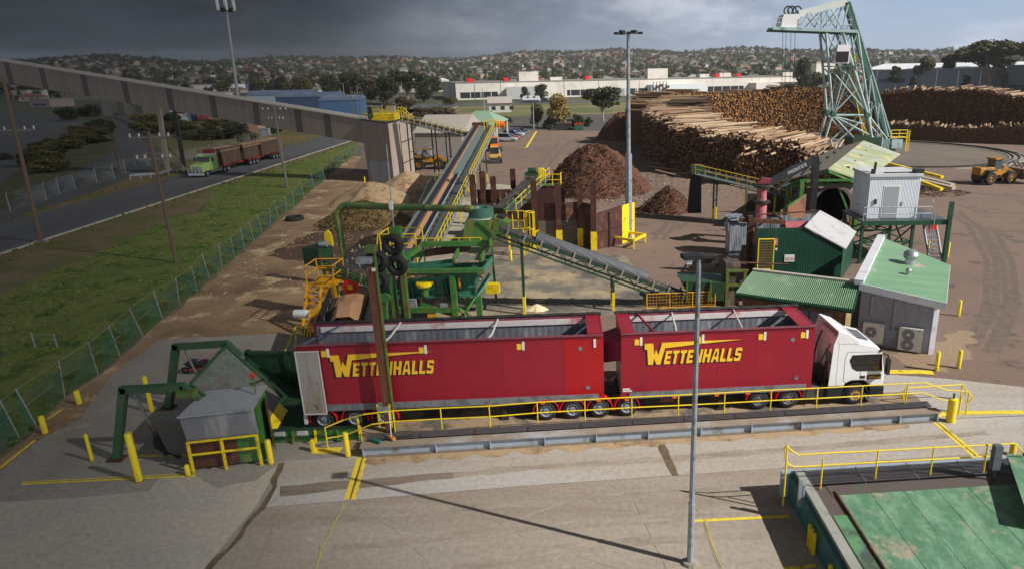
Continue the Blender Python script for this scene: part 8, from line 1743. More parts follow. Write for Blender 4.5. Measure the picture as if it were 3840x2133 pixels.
for lab,x0,x1,y0,m_,m2 in(('dark open skip bin under the golden shrub',2084,2140,490,dark_metal,dark_metal),('green bin with a red lid beside the shrubs',2155,2186,490,pm('bin_green',srgb(30,90,70)),red_guard)):
 a,b=g(x0,y0),g(x1,y0);h=top_z((x0,y0),468);t=thing('skip_bin',lab,'bin',a,0,None);box_part('body',m_,t,(a.x,b.x,a.y,a.y+2.2,.1,h));box_part('lid',m2,t,(a.x-.1,b.x+.1,a.y-.1,a.y+2.3,h+.003,h+.2))
wht=pm('white_factory_wall',srgb(214,208,200),srgb(206,200,192),scale=.2,var=.04,rough=.7,stain=srgb(188,182,172),ss=.1,amt=.3);roofg=pm('flat_grey_roof',srgb(128,124,118),var=.12,scale=.1,rough=.9)
band=pm('dark_window_band',srgb(40,42,50),var=.2,scale=.4,rough=.3);blue_cl=pm('blue_cladding',srgb(70,104,144),srgb(60,92,130),scale=.2,rough=.6,wave=('X',1.0,.2));blue_rf=pm('blue_grey_roof',srgb(104,120,148),srgb(90,106,132),scale=.2,rough=.6,stain=srgb(120,130,150),ss=.1,amt=.3)
def block(name,label,a,b,depth,h,wall,roof,cat='building',group=None,eave=.3,rh=0.0,parts=None,base=0.0):
 """building on front foot line a-b"""
 a,b=V(a),V(b);d=(b-a).normalized();n=V((-d.y,d.x,0));n=n if n.y>0 else-n
 t=thing(name,label,cat,a,0,group);c,e=b+n*depth,a+n*depth
 MB().hexa([up(p,-1.5)for p in(a,b,c,e)],[up(p,h)for p in(a,b,c,e)]).build('wall',wall,t)
 A,B,C_,E_=a-d*eave-n*eave,b+d*eave-n*eave,c+d*eave+n*eave,e-d*eave+n*eave
 mb=MB()
 if rh:
  m0,m1=up((A+E_)/2,h+rh),up((B+C_)/2,h+rh);A,B,C_,E_=[up(p,h+.01)for p in(A,B,C_,E_)]
  mb.hexa([A,B,m1,m0],[up(p,.12)for p in(A,B,m1,m0)]);mb.hexa([E_,C_,m1,m0],[up(p,.12)for p in(E_,C_,m1,m0)]);mb.face(up(A,0),m0,up(E_,0));mb.face(up(B,0),m1,up(C_,0))
 else:mb.hexa([up(p,h+.01)for p in(A,B,C_,E_)],[up(p,h+.35)for p in(A,B,C_,E_)])
 mb.build('roof',roof,t);return t,a,d,n
def panel(t,a,d,n,u0,u1,z0,z1,m_,nm='window',off=.06):
 p,q=a+d*u0-n*off,a+d*u1-n*off;MB().hexa([up(p,z0),up(q,z0),up(q,z0)+n*.05,up(p,z0)+n*.05],[up(p,z1),up(q,z1),up(q,z1)+n*.05,up(p,z1)+n*.05]).build(nm,m_,t)
fa0,fb0=g(1712,377),g(3060,340);LFx=(fb0-fa0).length
t,a,d,n=block('factory','very long low white factory with a dark strip of windows',fa0,fb0,70,9.2,wht,roofg,eave=.2)
for u0,u1 in((2,24),(66,86),(104,111),(112,118),(126,130),(160,186)):panel(t,a,d,n,u0,u1,.9,4.2,band)
for u0 in range(2,186,6):panel(t,a,d,n,u0,u0+.35,0,4.6,wht,'pilaster',.12)
for u0,u1 in((88,95),(96,103)):panel(t,a,d,n,u0,u1,.2,4.4,pm('grey_roller_door',srgb(150,150,152),wave=('Z',3,.4)),'roller_door',.1)
k=a+d*30;q=k-n*6;MB().bx(k.x,k.x+22,q.y,q.y+6,0,6.8).build('ribbed_bay',pm('ribbed_white',srgb(206,206,206),wave=('X',1.2,.6)),t)
for(u0,u1,dp,h,nm,m_)in((118,156,7,6.2,'annex',pm('annex_white',srgb(206,212,216),var=.04)),(190,236,9,6.0,'annex',wht)):p,q=a+d*u0-n*dp,a+d*u1-n*dp;MB().hexa([p,q,q+n*dp,p+n*dp],[up(x,h)for x in(p,q,q+n*dp,p+n*dp)]).build(nm,m_,t)
mb=MB()
for j in range(5):p=a+d*(119+j*2.2)-n*7.3;mb.bar(p,up(p,8),.4);mb.bar(up(p,4+j%3),up(p+d*2,4+j%3),.4,1.2)
mb.build('pipework',rust,t)
for(u0,w_,h,m_,nm,v)in((40,12,5.5,wht,'roof_tower',14),(124,14,6.2,wht,'roof_tower',14),(262,16,8,wht,'roof_tower',30),(8,4,2.2,red_guard,'red_vent',10),(32,3,2.2,red_guard,'red_vent',20),(84,3,2.4,red_guard,'red_vent',20),(176,3,2.2,red_guard,'red_vent',20),(192,3,2.2,red_guard,'red_vent',20),(62,8,2,wht,'roof_unit',24),(166,7,2.2,wht,'roof_unit',24),(184,9,2.6,wht,'roof_unit',30),(228,8,2.4,wht,'roof_unit',20)):
 p=a+d*u0+n*v;MB().hexa([up(x,9.5)for x in(p,p+d*w_,p+d*w_+n*6,p+n*6)],[up(x,9.5+h)for x in(p,p+d*w_,p+d*w_+n*6,p+n*6)]).build(nm,m_,t)
p=g(1580*1.49,372);bt_=g(2430,372);q=g(2490,371);block('blue_container','long pale blue container by the factory annex',bt_,q,3,2.6,pm('container_blue',srgb(110,146,186)),pm('container_blue',srgb(110,146,186)),'container',eave=.02)
p,q=g(2188,377),g(2216,377);block('yellow_skip','bright yellow skip bin in front of the factory',p,q,3,2.2,pm('skip_yellow',srgb(214,180,40)),dark_metal,'bin',eave=-.2)
s0=g(1202,436);s1=s0+V((14.5,3.5,0));t,a,d,n=block('blue_shed','bright blue clad shed with a blue grey pitched roof beyond the gallery',s0,s1,30,5.6,blue_cl,blue_rf,rh=1.6)
s0=g(1040,418);s1=s0+V((26,9,0));t,a,d,n=block('blue_shed','wider darker blue shed left of the bright blue one',s0,s1,30,5.8,pm('deep_blue_cladding',srgb(40,62,92)),blue_rf,rh=1.6)
s0=g(930,402);s1=s0+V((30,10,0));block('pale_shed','pale walled shed with a blue grey roof partly behind the gallery',s0,s1,24,5.5,pm('pale_blue_wall',srgb(130,146,160)),blue_rf,rh=2)
s0,s1=g(1548,585),g(1764,590);t,a,d,n=block('grey_shed','pale grey ribbed shed behind the tarp covered loader',V((-32.5,122,0)),V((-24.2,121.4,0)),15,5.4,pm('ribbed_grey_wall',srgb(166,156,146),wave=('X',1.6,.9),var=.06),pm('cream_grey_roof',srgb(182,172,162),var=.06),rh=2.6)
hp2=thing('green_canopy','pale green hipped canopy roof on white posts behind the grey shed','canopy',V((-28,150,0)))
x0,x1,y0,y1=ay(1700,470,150).x,ay(1868,470,150).x,150,168;zc,zr_=ay(1850,470,150).z,ay(1790,418,158).z
mb=MB();xm_=x0+(x1-x0)*.55;A,B,C_,E_=(x0,y0,zc),(x1,y0,zc),(x1,y1,zc),(x0,y1,zc);T0,T1_=(xm_-2,159,zr_),(xm_+1,159,zr_)
mb.face(A,B,T1_,T0);mb.face(B,C_,T1_);mb.face(C_,E_,T0,T1_);mb.face(E_,A,T0);mb.face(A,E_,C_,B);mb.build('roof',pm('pale_green_canopy',srgb(136,166,140),var=.06),hp2)
for x in(x0+.5,x0+5,x1-3.5,x1-.4):
 for y in(150.4,167.6):MB().bar((x,y,0),(x,y,zc),.3).build('post',placard,hp2)
s0,s1=g(1835,424),g(1918,422);t,a,d,n=block('gabled_house','pale gabled house with brown trimmed roof edges beyond the canopy',s0,s1,9,3.4,pm('cream_wall',srgb(190,186,180)),pm('pale_tile',srgb(170,164,158)),rh=2.4,eave=.5)
for u0 in(1,4.5,8):panel(t,a,d,n,u0,u0+1.6,1,2.4,band)
mb=MB();mb.bar(up(a-d*.5-n*.5,3.45),up(s1+d*.5-n*.5,3.45),.2,.25);mb.build('brown_trim',pm('brown_trim_paint',srgb(120,60,50)),t)
whg=pm('grey_warehouse_wall',srgb(128,134,146),var=.06,scale=.15);w0,w1=g(3235,345),g(3900,352)
t,a,d,n=block('warehouse','big grey warehouse with a bright white roof behind the gum trees',g(3235,343),g(3800,349),60,13,whg,pm('bright_white_roof',srgb(226,228,232),var=.03),rh=3.4)
for u0 in range(8,70,12):panel(t,a,d,n,u0,u0+.6,0,12.6,placard,'downpipe')
panel(t,a,d,n,10,26,5.2,7.5,blue_cl,'blue_awning',.2)
t,a,d,n=block('warehouse','darker blue grey warehouse at the right edge behind the big gum tree',g(3760,352),g(4100,360),40,14.5,pm('slate_wall',srgb(92,100,114),var=.08),pm('slate_roof',srgb(120,128,140),var=.05))
panel(t,a,d,n,2,40,0,4.6,pm('slate_base',srgb(52,54,64)),'lower_band')
bq0,bq1=g(395,436),g(540,428);br=thing('rail_bridge','dark concrete bridge crossing the rail tracks on stout piers','bridge',bq0)
bcm=pm('sooty_bridge_concrete',srgb(92,90,86),var=.15,scale=.3,rough=.9);MB().bar(up(bq0+V((-10,0,0)),7.2),up(bq1,7.2),9,1.6).build('deck',bcm,br);mb=MB();mb.bar(up(bq0+V((-10,-4.6,0)),8.6),up(bq1+V((0,-4.6,0)),8.6),.3,1.2);mb.build('parapet',bcm,br)
for f in(0,.55,1):p=bq0 .lerp(bq1,f);MB().bx(p.x-1.5,p.x+1.5,p.y-3,p.y+3,0,6.4).build('pier',bcm,br)
mb=MB()
rt=[(560,545),(530,500),(490,470),(455,452),(420,440)]
for off in(-.75,.75):
 pts_=[g(*p)+V((off,0,.12))for p in rt];mb.path(pts_,.09,4)
solo('rail_track',mb,dark_metal,'curving pair of steel rails leading under the dark bridge','rail track',g(490,470))
r_=random.Random(40)
for i,(px0,px1,py,h,cl_,lab)in enumerate([(10,70,375,6,(150,150,150),'grey shop shed at the far left under the gallery'),(48,110,378,7,(176,172,166),'pale square shop at the far left'),(180,272,352,7,(196,196,196),'white showroom with an arched front beyond the lot'),(200,245,372,4,(206,206,206),'low white annex before the arched showroom'),(115,190,402,4,(140,120,116),'low reddish yard shed behind the dark lot'),(640,790,442,9,(190,188,186),'pale freight depot behind the embankment bushes'),(330,620,270,14,(130,128,124),'long pale roofed shed behind the gallery')]):
 t,a,d,n=block('depot',lab,g(px0,py),g(px1,py),14 if i<6 else 50,h,pm('depot_wall_%s'%'abcdefg'[i],srgb(*cl_),var=.06),roofg,group='sheds on the far left');L_=(g(px1,py)-g(px0,py)).length;panel(t,a,d,n,L_*.15,L_*.8,.6,h*.45,band)
cts=[(655,668,(170,50,44)),(672,700,(200,200,204)),(702,735,(60,90,140)),(700,740,(206,206,206)),(742,780,(176,70,66)),(752,790,(196,198,202))]
for i,(px0,px1,cl_)in enumerate(cts):
 z=0 if i!=3 and i!=5 else 2.8;a,b=g(px0,455+3*(i%2)),g(px1,455+3*(i%2));t=thing('container',['red end of a container at the left of the freight stack','white container beside the red one','blue container low in the freight stack','white container on top of the blue one','faded red container at the right of the freight stack','white container on top of the faded red one'][i],'container',up(a,z),0,'freight containers');box_part('box',pm('container_paint_'+'abcdef'[i],srgb(*cl_),wave=('X',2,.4)),t,(a.x,b.x,a.y,a.y+2.5,z+.02,z+2.7));box_part('door_bars',steel,t,(a.x+.3,a.x+.4,a.y-.06,a.y-.01,z+.2,z+2.5))
cols=[(206,204,198),(190,188,184),(160,168,178),(120,140,170),(196,190,170),(170,160,150)]
r_=random.Random(91);NAMES=['white','pale grey','blue grey','blue','cream','tan']
for i in range(80):
 px=r_.uniform(560,3850);py=r_.uniform(300,352)if px<1650 else r_.uniform(284,318)
 if 2960<px<3300:py=305
 a=g(px,py);w_=r_.uniform(22,60);h=r_.uniform(5,9);c=r_.randrange(6)
 t,a,d,n=block('business_shed',NAMES[c]+' low business shed among trees in the distance',a,a+V((w_,r_.uniform(-6,6),0)),r_.uniform(20,40),h,pm('shed_wall_'+NAMES[c].replace(' ','_'),srgb(*cols[c]),var=.05),(roofg,wht,blue_rf)[r_.randrange(3)],group='distant business sheds',rh=r_.choice((0,0,2.0)))
 if r_.random()<.6:panel(t,a,d,n,w_*.1,w_*.7,.8,3.2,band)
for px,py,w_,h,lab,m_ in((1430,300,26,9,'red fronted store among the dark trees',red_guard),(1785,296,40,8,'red signed store behind the factory roof',red_guard),(1470,288,34,11,'olive store with a big pale sign',pm('olive_store',srgb(140,136,104))),(2895,262,50,20,'tall white silo building on the skyline left of the crane',wht)):
 a=g(px,py);t,a,d,n=block('store',lab,a,a+V((w_,0,0)),20,h,m_,roofg)
 if 'olive' in lab:
  k=MB();txt=MB()
  word(txt,'STEE',0,0,4.2,4.2,lambda u,v:a+d*(3+u)-n*.2+V((0,0,5.2+v)),0,.2);txt.build('sign_letters',placard,t)
a=g(2793,262);wt=thing('water_tower','slim pale water tower rising over the far suburb','tower',a);MB().lathe([(1.6,0),(1.4,20)],a,10).build('stem',wht,wt);MB().lathe([(3,20),(3,24),(.3,25)],a,12).build('tank',wht,wt)
def foliage(nm,c1,c2,**k):return pm(nm,srgb(*c1),srgb(*c2),scale=.55,rough=.85,var=.3,grain=1.6,ga=.4,**k)
F_={'dark':foliage('dark_foliage',(46,54,32),(78,80,46)),'olive':foliage('olive_foliage',(84,84,44),(108,102,56)),'gum':foliage('gum_foliage',(66,70,44),(98,94,56)),'bright':foliage('bright_foliage',(78,90,34),(112,116,48)),'gold':foliage('golden_foliage',(132,116,58),(160,140,78)),'brown':foliage('brownish_foliage',(88,74,58),(104,92,62))}
trunk_m=pm('tree_trunk_bark',srgb(126,112,98),srgb(92,80,70),rough=.95,scale=2);trunk_p=pm('pale_gum_bark',srgb(172,158,142),srgb(140,126,112),rough=.9,scale=2)
def leaves(mb,lobes,n,sz,rng,flat=1.0):
 tot=sum(l[1]**2 for l in lobes)
 for(c,r,*fz)in lobes:
  fz=fz[0]if fz else.8;c=V(c)
  for i in range(int(n*r*r/tot)):
   v=V((rng.gauss(0,1),rng.gauss(0,1),rng.gauss(0,1))).normalized()*r*(rng.uniform(.35,1.0)**.5)*rng.choice((1,1,1,1.12));p=c+V((v.x,v.y,v.z*fz))
   a=V((rng.uniform(-1,1),rng.uniform(-1,1),rng.uniform(-.6,.6))).normalized()*sz*rng.uniform(.6,1.3);b=V((rng.uniform(-1,1),rng.uniform(-1,1),rng.uniform(-.6,.6)));b=(b-a*(b.dot(a)/a.dot(a))).normalized()*sz*rng.uniform(.4,.8)
   mb.face(p-a,p-b,p+a,p+b)
def make_tree(kind,seed,fol,n=1500):
 """unit-free prototype about 10 m tall"""
 rng=random.Random(seed);t=thing('tree','x','tree');lobes=[];tr=MB()
 if kind=='gum':
  tr.tube((0,0,0),(.3,.1,4),.32,8,.2)
  for k in range(15):
   a=k*2.4+rng.uniform(-.4,.4);rr=rng.uniform(.8,4.4);z=rng.uniform(5.0,9.2)-rr*.25;tr.tube((.2,.1,2.4+.12*k),(rr*math.cos(a),rr*math.sin(a),z),.14,6,.05);lobes.append(((rr*math.cos(a),rr*math.sin(a),z+.4),rng.uniform(1.3,2.2),.62))
  tm=trunk_p
 elif kind=='round':
  tr.tube((0,0,0),(.1,0,4.5),.3,8,.18)
  for k in range(16):
   a=k*2.4+rng.uniform(-.5,.5);rr=rng.uniform(.4,3.1);z=rng.uniform(1.9,8.3);rr*=1-abs(z-5)/7;lobes.append(((rr*math.cos(a),rr*math.sin(a),z),rng.uniform(1.4,2.3),.85));tr.tube((0,0,2),(rr*math.cos(a),rr*math.sin(a),z),.1,5,.04)
  tm=trunk_m
 elif kind=='shrub':
  tr.tube((0,0,0),(.1,0,3),.25,6,.1)
  for k in range(12):a=k*2.4;rr=rng.uniform(.8,4.2);z=rng.uniform(1.0,6.2)*(1-rr/8);lobes.append(((rr*math.cos(a),rr*math.sin(a),z+.6),rng.uniform(1.4,2.2),.8));tr.tube((0,0,.5),(rr*math.cos(a),rr*math.sin(a),z),.08,5,.03)
  tm=trunk_m
 else:
  tr.tube((0,0,0),(.2,0,8),.22,7,.06)
  for k in range(8):z=4.2+k*.68;a=k*2.2;rr=rng.uniform(.4,1.6)*(1.2-k*.06);lobes.append(((rr*math.cos(a),rr*math.sin(a),z),rng.uniform(.7,1.15),.8));tr.tube((.1,0,z-1.5),(rr*math.cos(a),rr*math.sin(a),z),.07,5,.03)
  tm=trunk_p
 tr.build('trunk',tm,t);mb=MB();leaves(mb,lobes,n,.36,rng);mb.build('crown',F_[fol],t);return t
TP={}
def tree(kind,fol,base,h,label,wx=1.0,var=0,group=None,cat='tree',big=False):
 k=(kind,fol,var);rz=rnd.uniform(0,6.28);b=V(base);s=h/9.5
 if k not in TP:TP[k]=make_tree(kind,100+var*7+len(TP),fol,6500 if big else 3600);o=TP[k];place(o,b,rz);o['label']=label;o['category']=cat;o.scale=(s*wx,s*wx,s)
 else:o=dup(TP[k],b,rz,label,(s*wx,s*wx,s));o['category']=cat
 if group:o['group']=group
 elif 'group' in o:del o['group']
 return o
def tpx(px,py,ty):return g(px,py),top_z((px,py),ty)
b,h=tpx(3705,350,148);tree('gum','gum',b,h,'biggest spreading gum tree behind the dark log wall',1.35,9,big=True)
for px,py,ty,kd,fo,wx,vr,lab in[(3350,345,250,'slim','gum',1.1,1,'slim gum right of the crane'),(3460,345,220,'gum','gum',.7,2,'tall thin gum with a bare trunk left of the round topped one'),(3545,345,208,'slim','gum',1.3,3,'round topped thin gum left of the biggest gum'),(3620,350,285,'slim','dark',1.4,1,'small dark gum at the foot of the biggest gum'),(3765,352,275,'slim','bright',1.3,4,'bright green young gum under the biggest gum'),(3420,345,290,'slim','gum',1.2,5,'small clumpy gum beside the tall thin one'),(3008,345,222,'round','dark',.75,1,'tall dark bushy tree left of the crane'),(3060,343,262,'round','olive',1.0,2,'wide olive tree just left of the crane leg'),(3130,343,255,'round','olive',1.1,3,'olive tree seen through the crane lattice'),(2960,345,300,'shrub','dark',.8,4,'low dark bush at the left foot of the bushy tree'),(2100,482,358,'round','gold',.95,5,'golden drooping shrub tree at the car park edge'),(2015,478,385,'round','olive',.9,6,'olive bush left of the golden shrub tree'),(2060,484,420,'shrub','dark',.9,7,'dark low bush at the left foot of the golden shrub'),(2165,485,400,'shrub','dark',.7,8,'dark bush right of the golden shrub'),(2262,455,330,'gum','dark',1.1,5,'wide dark tree between the golden shrub and the bark heaps'),(2205,475,425,'shrub','dark',.8,9,'dark bush behind the green bin'),(2318,395,370,'shrub','bright',.9,1,'small bright bush by the factory road'),(1968,380,328,'round','dark',.9,1,'round tree left of the caravan'),(2028,385,318,'round','dark',1.1,2,'rounder larger tree above the dark car by the factory'),(1650,445,372,'shrub','brown',1.6,2,'big brownish bushy tree behind the tower bin'),(1580,440,385,'shrub','brown',1.3,3,'smaller brownish bush left of the big brown one'),(1830,455,405,'shrub','dark',1.2,6,'dark bush between the canopy and the gabled house'),(1900,462,428,'shrub','dark',1.2,7,'dark bush right of the gabled house'),(1690,395,345,'shrub','olive',1.2,1,'low olive bush left of the factory end'),(1330,385,275,'round','dark',1.2,2,'dark round tree at the left of the group beyond the blue shed'),(1400,388,285,'round','brown',1.2,1,'brownish round tree in the group beyond the blue shed'),(1455,395,290,'round','dark',1.1,3,'dark round tree next to the brownish one'),(1530,390,272,'gum','dark',1.2,3,'tall spreading dark tree at the right of that group'),(1590,385,290,'round','dark',1.2,1,'dark tree left of the green paddock'),(1500,425,335,'shrub','brown',1.5,4,'thin brownish tree before the dark group'),(1240,370,285,'round','dark',1.1,2,'dark tree above the bright blue shed'),(1140,362,285,'round','olive',1.2,3,'olive tree above the wide blue shed'),(1060,352,290,'round','dark',1.3,1,'dark tree left of the olive one above the blue shed'),(830,356,312,'round','bright',1.0,4,'bright green conical tree left of the telecom tower')]:
 b,h=tpx(px,py,ty);tree(kd,fo,b,h,lab,wx,vr)
for px,py,ty,fo,wx,lab in[(880,520,430,'dark',1.3,'large dark bush at the foot of the telecom tower'),(800,525,445,'dark',1.2,'dark bush left of the telecom tower base'),(960,505,455,'dark',1.2,'dark bush behind the tan hut'),(1030,500,450,'dark',1.2,'dark bush beneath the gallery'),(640,470,400,'dark',1.1,'dark bush between the gallery legs'),(560,470,405,'olive',1.4,'olive scrub on the embankment by the bridge'),(600,500,440,'olive',1.5,'olive scrub lower on the embankment'),(330,440,365,'dark',1.2,'dark tree left of the dark bridge'),(260,452,375,'dark',1.2,'dark tree beside the far left lot'),(370,480,430,'dark',1.5,'dark bush at the top of the scrub island'),(300,520,470,'olive',2.0,'olive scrub on the middle of the scrub island'),(240,560,505,'olive',2.2,'dry scrub at the wide part of the scrub island'),(180,600,555,'brown',2.2,'brownish scrub at the near end of the scrub island'),(20,600,560,'dark',1.4,'dark bush at the left edge beside the lot'),(410,500,455,'dark',1.1,'dark bush at the tip of the scrub island by the tracks'),(150,360,300,'dark',1.6,'dark tree before the arched showroom'),(60,340,285,'dark',1.8,'dark tree at the far left skyline')]:
 b,h=tpx(px,py,ty);tree('shrub',fo,b,h,lab,wx,2+len(lab)%3)
r_=random.Random(71)
for k in range(34):
 f=r_.random();px=400-330*f+r_.uniform(-60,70);py=480+150*f+r_.uniform(-30,45);tree('shrub',r_.choice(('olive','brown','olive','dark')),g(px,py),r_.uniform(1.6,3.4),'low dry scrub bush growing on the scrub island by the rail road',r_.uniform(1.3,2.2),r_.choice((2,3,4)),group='scrub bushes on the island')
for k in range(26):
 px=r_.uniform(500,1000);py=440+(px-500)*.12+r_.uniform(-20,60);tree('shrub',r_.choice(('olive','dark','olive')),g(px,py),r_.uniform(2,4),'low scrub bush on the embankment beyond the road',r_.uniform(1.2,2),r_.choice((2,3,4)),group='scrub bushes on the embankment')
r_=random.Random(15);kinds=[('round','dark',1),('round','dark',2),('round','olive',3),('gum','dark',3),('gum','gum',2),('round','dark',3),('shrub','dark',7)]
for i in range(250):
 px=r_.uniform(900,1720)if i%2 else r_.uniform(560,3840);py=r_.uniform(290,352)if px<1700 else r_.uniform(286,318);kd,fo,vr=kinds[r_.randrange(7)];h=r_.uniform(6.5,13)
 tree(kd,fo,g(px,py),h,'dark leafy tree among the distant business sheds',r_.uniform(.9,1.3),vr,group='trees among the distant sheds')
hw=[pm('house_cream',srgb(156,146,130),var=.05),pm('house_brick',srgb(140,104,86),var=.08),pm('house_white',srgb(180,178,174),var=.04),pm('house_tan',srgb(156,138,118),var=.05)]
hr=[pm('tile_grey',srgb(120,112,108),var=.1),pm('tile_red',srgb(124,86,74),var=.1),pm('tile_brown',srgb(112,92,80),var=.1),pm('roof_pale',srgb(136,134,134),var=.06)]
RN=['grey tiled','red tiled','brown tiled','pale roofed'];WN=['cream','brick','white','tan']
def house_mesh(mw,mr,w_,d_,h,rh):
 a=MB().bx(-w_/2,w_/2,-d_/2,d_/2,-2.5,h);e=.5;mb=MB();A,B,C_,E_=(-w_/2-e,-d_/2-e,h),(w_/2+e,-d_/2-e,h),(w_/2+e,d_/2+e,h),(-w_/2-e,d_/2+e,h);T0,T1_=(-w_/4,0,h+rh),(w_/4,0,h+rh)
 mb.face(A,B,T1_,T0);mb.face(B,C_,T1_);mb.face(C_,E_,T0,T1_);mb.face(E_,A,T0);mb.face(A,E_,C_,B)
 wn_=MB()
 for x in(-w_*.32,w_*.05,w_*.3):wn_.bx(x-.8,x+.8,-d_/2-.04,-d_/2+.01,h-1.9,h-.6)
 return a,mb,wn_
HP=[]
for i in range(4):
 for j in range(4):
  a,mb,wn_=house_mesh(hw[i],hr[j],9.5+1.5*i,8+j,2.8+(2.2 if(i+j)%3==0 else 0),2.2);HP.append((a.mesh('wall',hw[i]),mb.mesh('roof',hr[j]),wn_.mesh('window',band),i,j))
r_=random.Random(23);spots=[]
while len(spots)<1150:
 az_=r_.uniform(-.80,.62);rr=640+(2080-640)*r_.random()**.8;x,y=rr*math.sin(az_),rr*math.cos(az_)
 if any(abs(x-q[0])<12 and abs(y-q[1])<17 for q in spots):continue
 spots.append((x,y,rr))
spots.sort(key=lambda q:q[2]);far_h=MB()
for k,(x,y,rr)in enumerate(spots):
 z=hill(x,y)+.2;wm_,rm_,nm_,i,j=HP[r_.randrange(16)];rz=r_.uniform(-.6,.6)
 if k<300:
  t=thing('house','%s %s house on the far hillside'%(RN[j],WN[i]),'house',(x,y,z),rz,'houses on the far hillside');inst(wm_,'wall',t,(0,0,0));inst(rm_,'roof',t,(0,0,0));inst(nm_,'window',t,(0,0,0))
 else:
  M_=Matrix.Translation(V((x,y,z)))@Matrix.Rotation(rz,4,'Z')
  for me,mi in((wm_,i),(rm_,4+j)):
   far_h.cur=mi
   for pgn in me.polygons:far_h.face(*[M_@me.vertices[vi].co for vi in pgn.vertices])
o=bpy.data.objects.new('far_houses',far_h.mesh('far_houses',hw+hr));COL.objects.link(o);o['kind']='stuff';o['label']='rows of tiny houses along the far ridge';o['category']='houses'
HT=[]
for k in range(5):
 rng=random.Random(60+k);tr=MB().tube((0,0,-1),(.1,0,4),.3,5,.15);mb=MB();lb=[((rng.uniform(-1.6,1.6),rng.uniform(-1.6,1.6),rng.uniform(3.5,7.5)),rng.uniform(1.4,2.4),.8)for _ in range(6)];leaves(mb,lb,230,.75,rng);HT.append((tr.mesh('trunk',trunk_m),mb.mesh('crown',F_[('dark','dark','olive','gum','dark')[k]]),mb))
sp=[]
while len(sp)<4600:
 az_=r_.uniform(-.82,.64);rr=600+(2250-600)*r_.random()**.75;sp.append((rr*math.sin(az_),rr*math.cos(az_),rr))
for k in range(420):az_=r_.uniform(-.82,.64);rr=r_.uniform(2050,2250);sp.append((rr*math.sin(az_),rr*math.cos(az_),rr))
sp.sort(key=lambda q:q[2]);ff=MB()
for k,(x,y,rr)in enumerate(sp):
 z=hill(x,y)if rr<2400 else 40;s=r_.uniform(.7,1.45)*(1.25 if rr>2000 else 1);q=r_.randrange(5)
 if k<300:
  t=thing('hill_tree','small dark tree between the far hillside houses','tree',(x,y,z),r_.uniform(0,6),'trees on the far hillside');t.scale=(s*1.1,s*1.1,s);inst(HT[q][0],'trunk',t,(0,0,0));inst(HT[q][1],'crown',t,(0,0,0))
 else:
  src=HT[q][2];ff.cur=(0,0,1,2,0)[q];n0=len(ff.v);step=2 if rr>1200 else 1;ca,sa=math.cos(k),math.sin(k);kk=s*(1.25 if step==2 else 1)
  for fi in range(0,len(src.f),step):
   ff.face(*[(x+kk*(src.v[vi].x*ca-src.v[vi].y*sa),y+kk*(src.v[vi].x*sa+src.v[vi].y*ca),z+s*src.v[vi].z)for vi in src.f[fi]])
o=bpy.data.objects.new('far_woods',bpy.data.meshes.new('far_woods'));me=o.data;me.from_pydata([tuple(p)for p in ff.v],[],ff.f)
for m_ in(F_['dark'],F_['olive'],F_['gum']):me.materials.append(m_)
me.polygons.foreach_set('material_index',ff.mi);COL.objects.link(o);o['kind']='stuff';o['label']='mass of dark trees covering the far hills';o['category']='trees'
CH=520.0;off=V((SUNV.x,SUNV.y,0))*(CH/SUNV.z)  # cloudlike sun blocker added out of view to dim the left side
mb=MB();nx,ny=44,44;X0,X1,Y0,Y1=-2600,620,-500,2700
def cz(i,j,top):
 u,v=i/nx,j/ny;e=min(1,min(u,1-u,v,1-v)*9)**.5
 b=math.sin(i*.9+1.3*math.sin(j*.5))*math.cos(j*.8+math.sin(i*.37))*.5+math.sin(i*.31+j*.27)*.5
 return CH+e*((90+45*b)if top else(-22+14*b))
for top in(0,1):
 for j in range(ny+1):
  for i in range(nx+1):mb.v.append(V((off.x+X0+(X1-X0)*i/nx,off.y+Y0+(Y1-Y0)*j/ny,cz(i,j,top))))
for top in(0,1):
 for j in range(ny):
  for i in range(nx):n0=top*(nx+1)*(ny+1)+j*(nx+1)+i;mb.f.append((n0,n0+1,n0+nx+2,n0+nx+1));mb.mi.append(0)
cm=bpy.data.materials.new('shade_cloud_grey');cm.use_nodes=True;nt=cm.node_tree;N=nt.nodes;L=nt.links;N.remove(N['Principled BSDF'])
df=N.new('ShaderNodeBsdfDiffuse');df.inputs[0].default_value=(.55,.56,.6,1);tb_=N.new('ShaderNodeBsdfTransparent');mx=N.new('ShaderNodeMixShader')
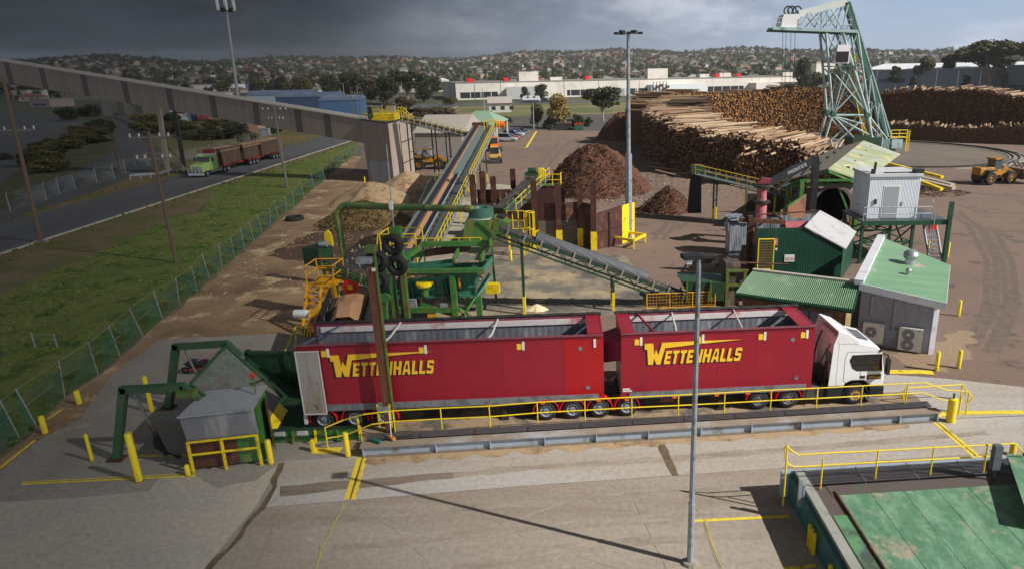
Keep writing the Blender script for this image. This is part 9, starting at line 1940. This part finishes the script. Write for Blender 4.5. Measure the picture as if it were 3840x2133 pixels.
tcn=N.new('ShaderNodeTexCoord');sp_=N.new('ShaderNodeSeparateXYZ');L.new(tcn.outputs['Object'],sp_.inputs[0]);kx_,ky_=SUNV.x/SUNV.z,SUNV.y/SUNV.z
nz=N.new('ShaderNodeTexNoise');nz.inputs['Scale'].default_value=.012;nz.inputs['Detail'].default_value=5;L.new(tcn.outputs['Object'],nz.inputs['Vector'])
def mth(op,a,b):
 x=N.new('ShaderNodeMath');x.operation=op
 for k,v in((0,a),(1,b)):
  if isinstance(v,(int,float)):x.inputs[k].default_value=v
  else:L.new(v,x.inputs[k])
 return x.outputs[0]
gx_=mth('SUBTRACT',mth('ADD',sp_.outputs[0],off.x),mth('MULTIPLY',sp_.outputs[2],kx_));gy_=mth('SUBTRACT',mth('ADD',sp_.outputs[1],off.y),mth('MULTIPLY',sp_.outputs[2],ky_));ang_=mth('ARCTAN2',gx_,mth('ADD',gy_,4));ang_=mth('ADD',ang_,mth('MULTIPLY',mth('SUBTRACT',nz.outputs['Fac'],.5),.12))
mr=N.new('ShaderNodeMapRange');mr.interpolation_type='SMOOTHSTEP';mr.inputs[1].default_value=.0;mr.inputs[2].default_value=-.78;mr.inputs[3].default_value=0;mr.inputs[4].default_value=.71
L.new(ang_,mr.inputs[0]);L.new(mr.outputs[0],mx.inputs[0]);L.new(tb_.outputs[0],mx.inputs[1]);L.new(df.outputs[0],mx.inputs[2]);L.new(mx.outputs[0],N['Material Output'].inputs[0])
o=solo('shade_cloud',mb,cm,'added unseen cloud standing over the left of the site','shade_cloud',off,None,True,'structure')
mb=MB();mb.bx(-2750,2750,-2750,2750,-4.0,104)
hm=bpy.data.materials.new('pale_haze');hm.use_nodes=True;nt=hm.node_tree;N=nt.nodes;L=nt.links;N.remove(N['Principled BSDF'])
pv=N.new('ShaderNodeVolumePrincipled');pv.inputs['Color'].default_value=(.86,.90,.97,1);pv.inputs['Density'].default_value=.0001;L.new(pv.outputs[0],N['Material Output'].inputs['Volume'])
o=mb.build('haze',hm);o['kind']='stuff';o['label']='thin pale haze in the air over the whole site';o['category']='haze'
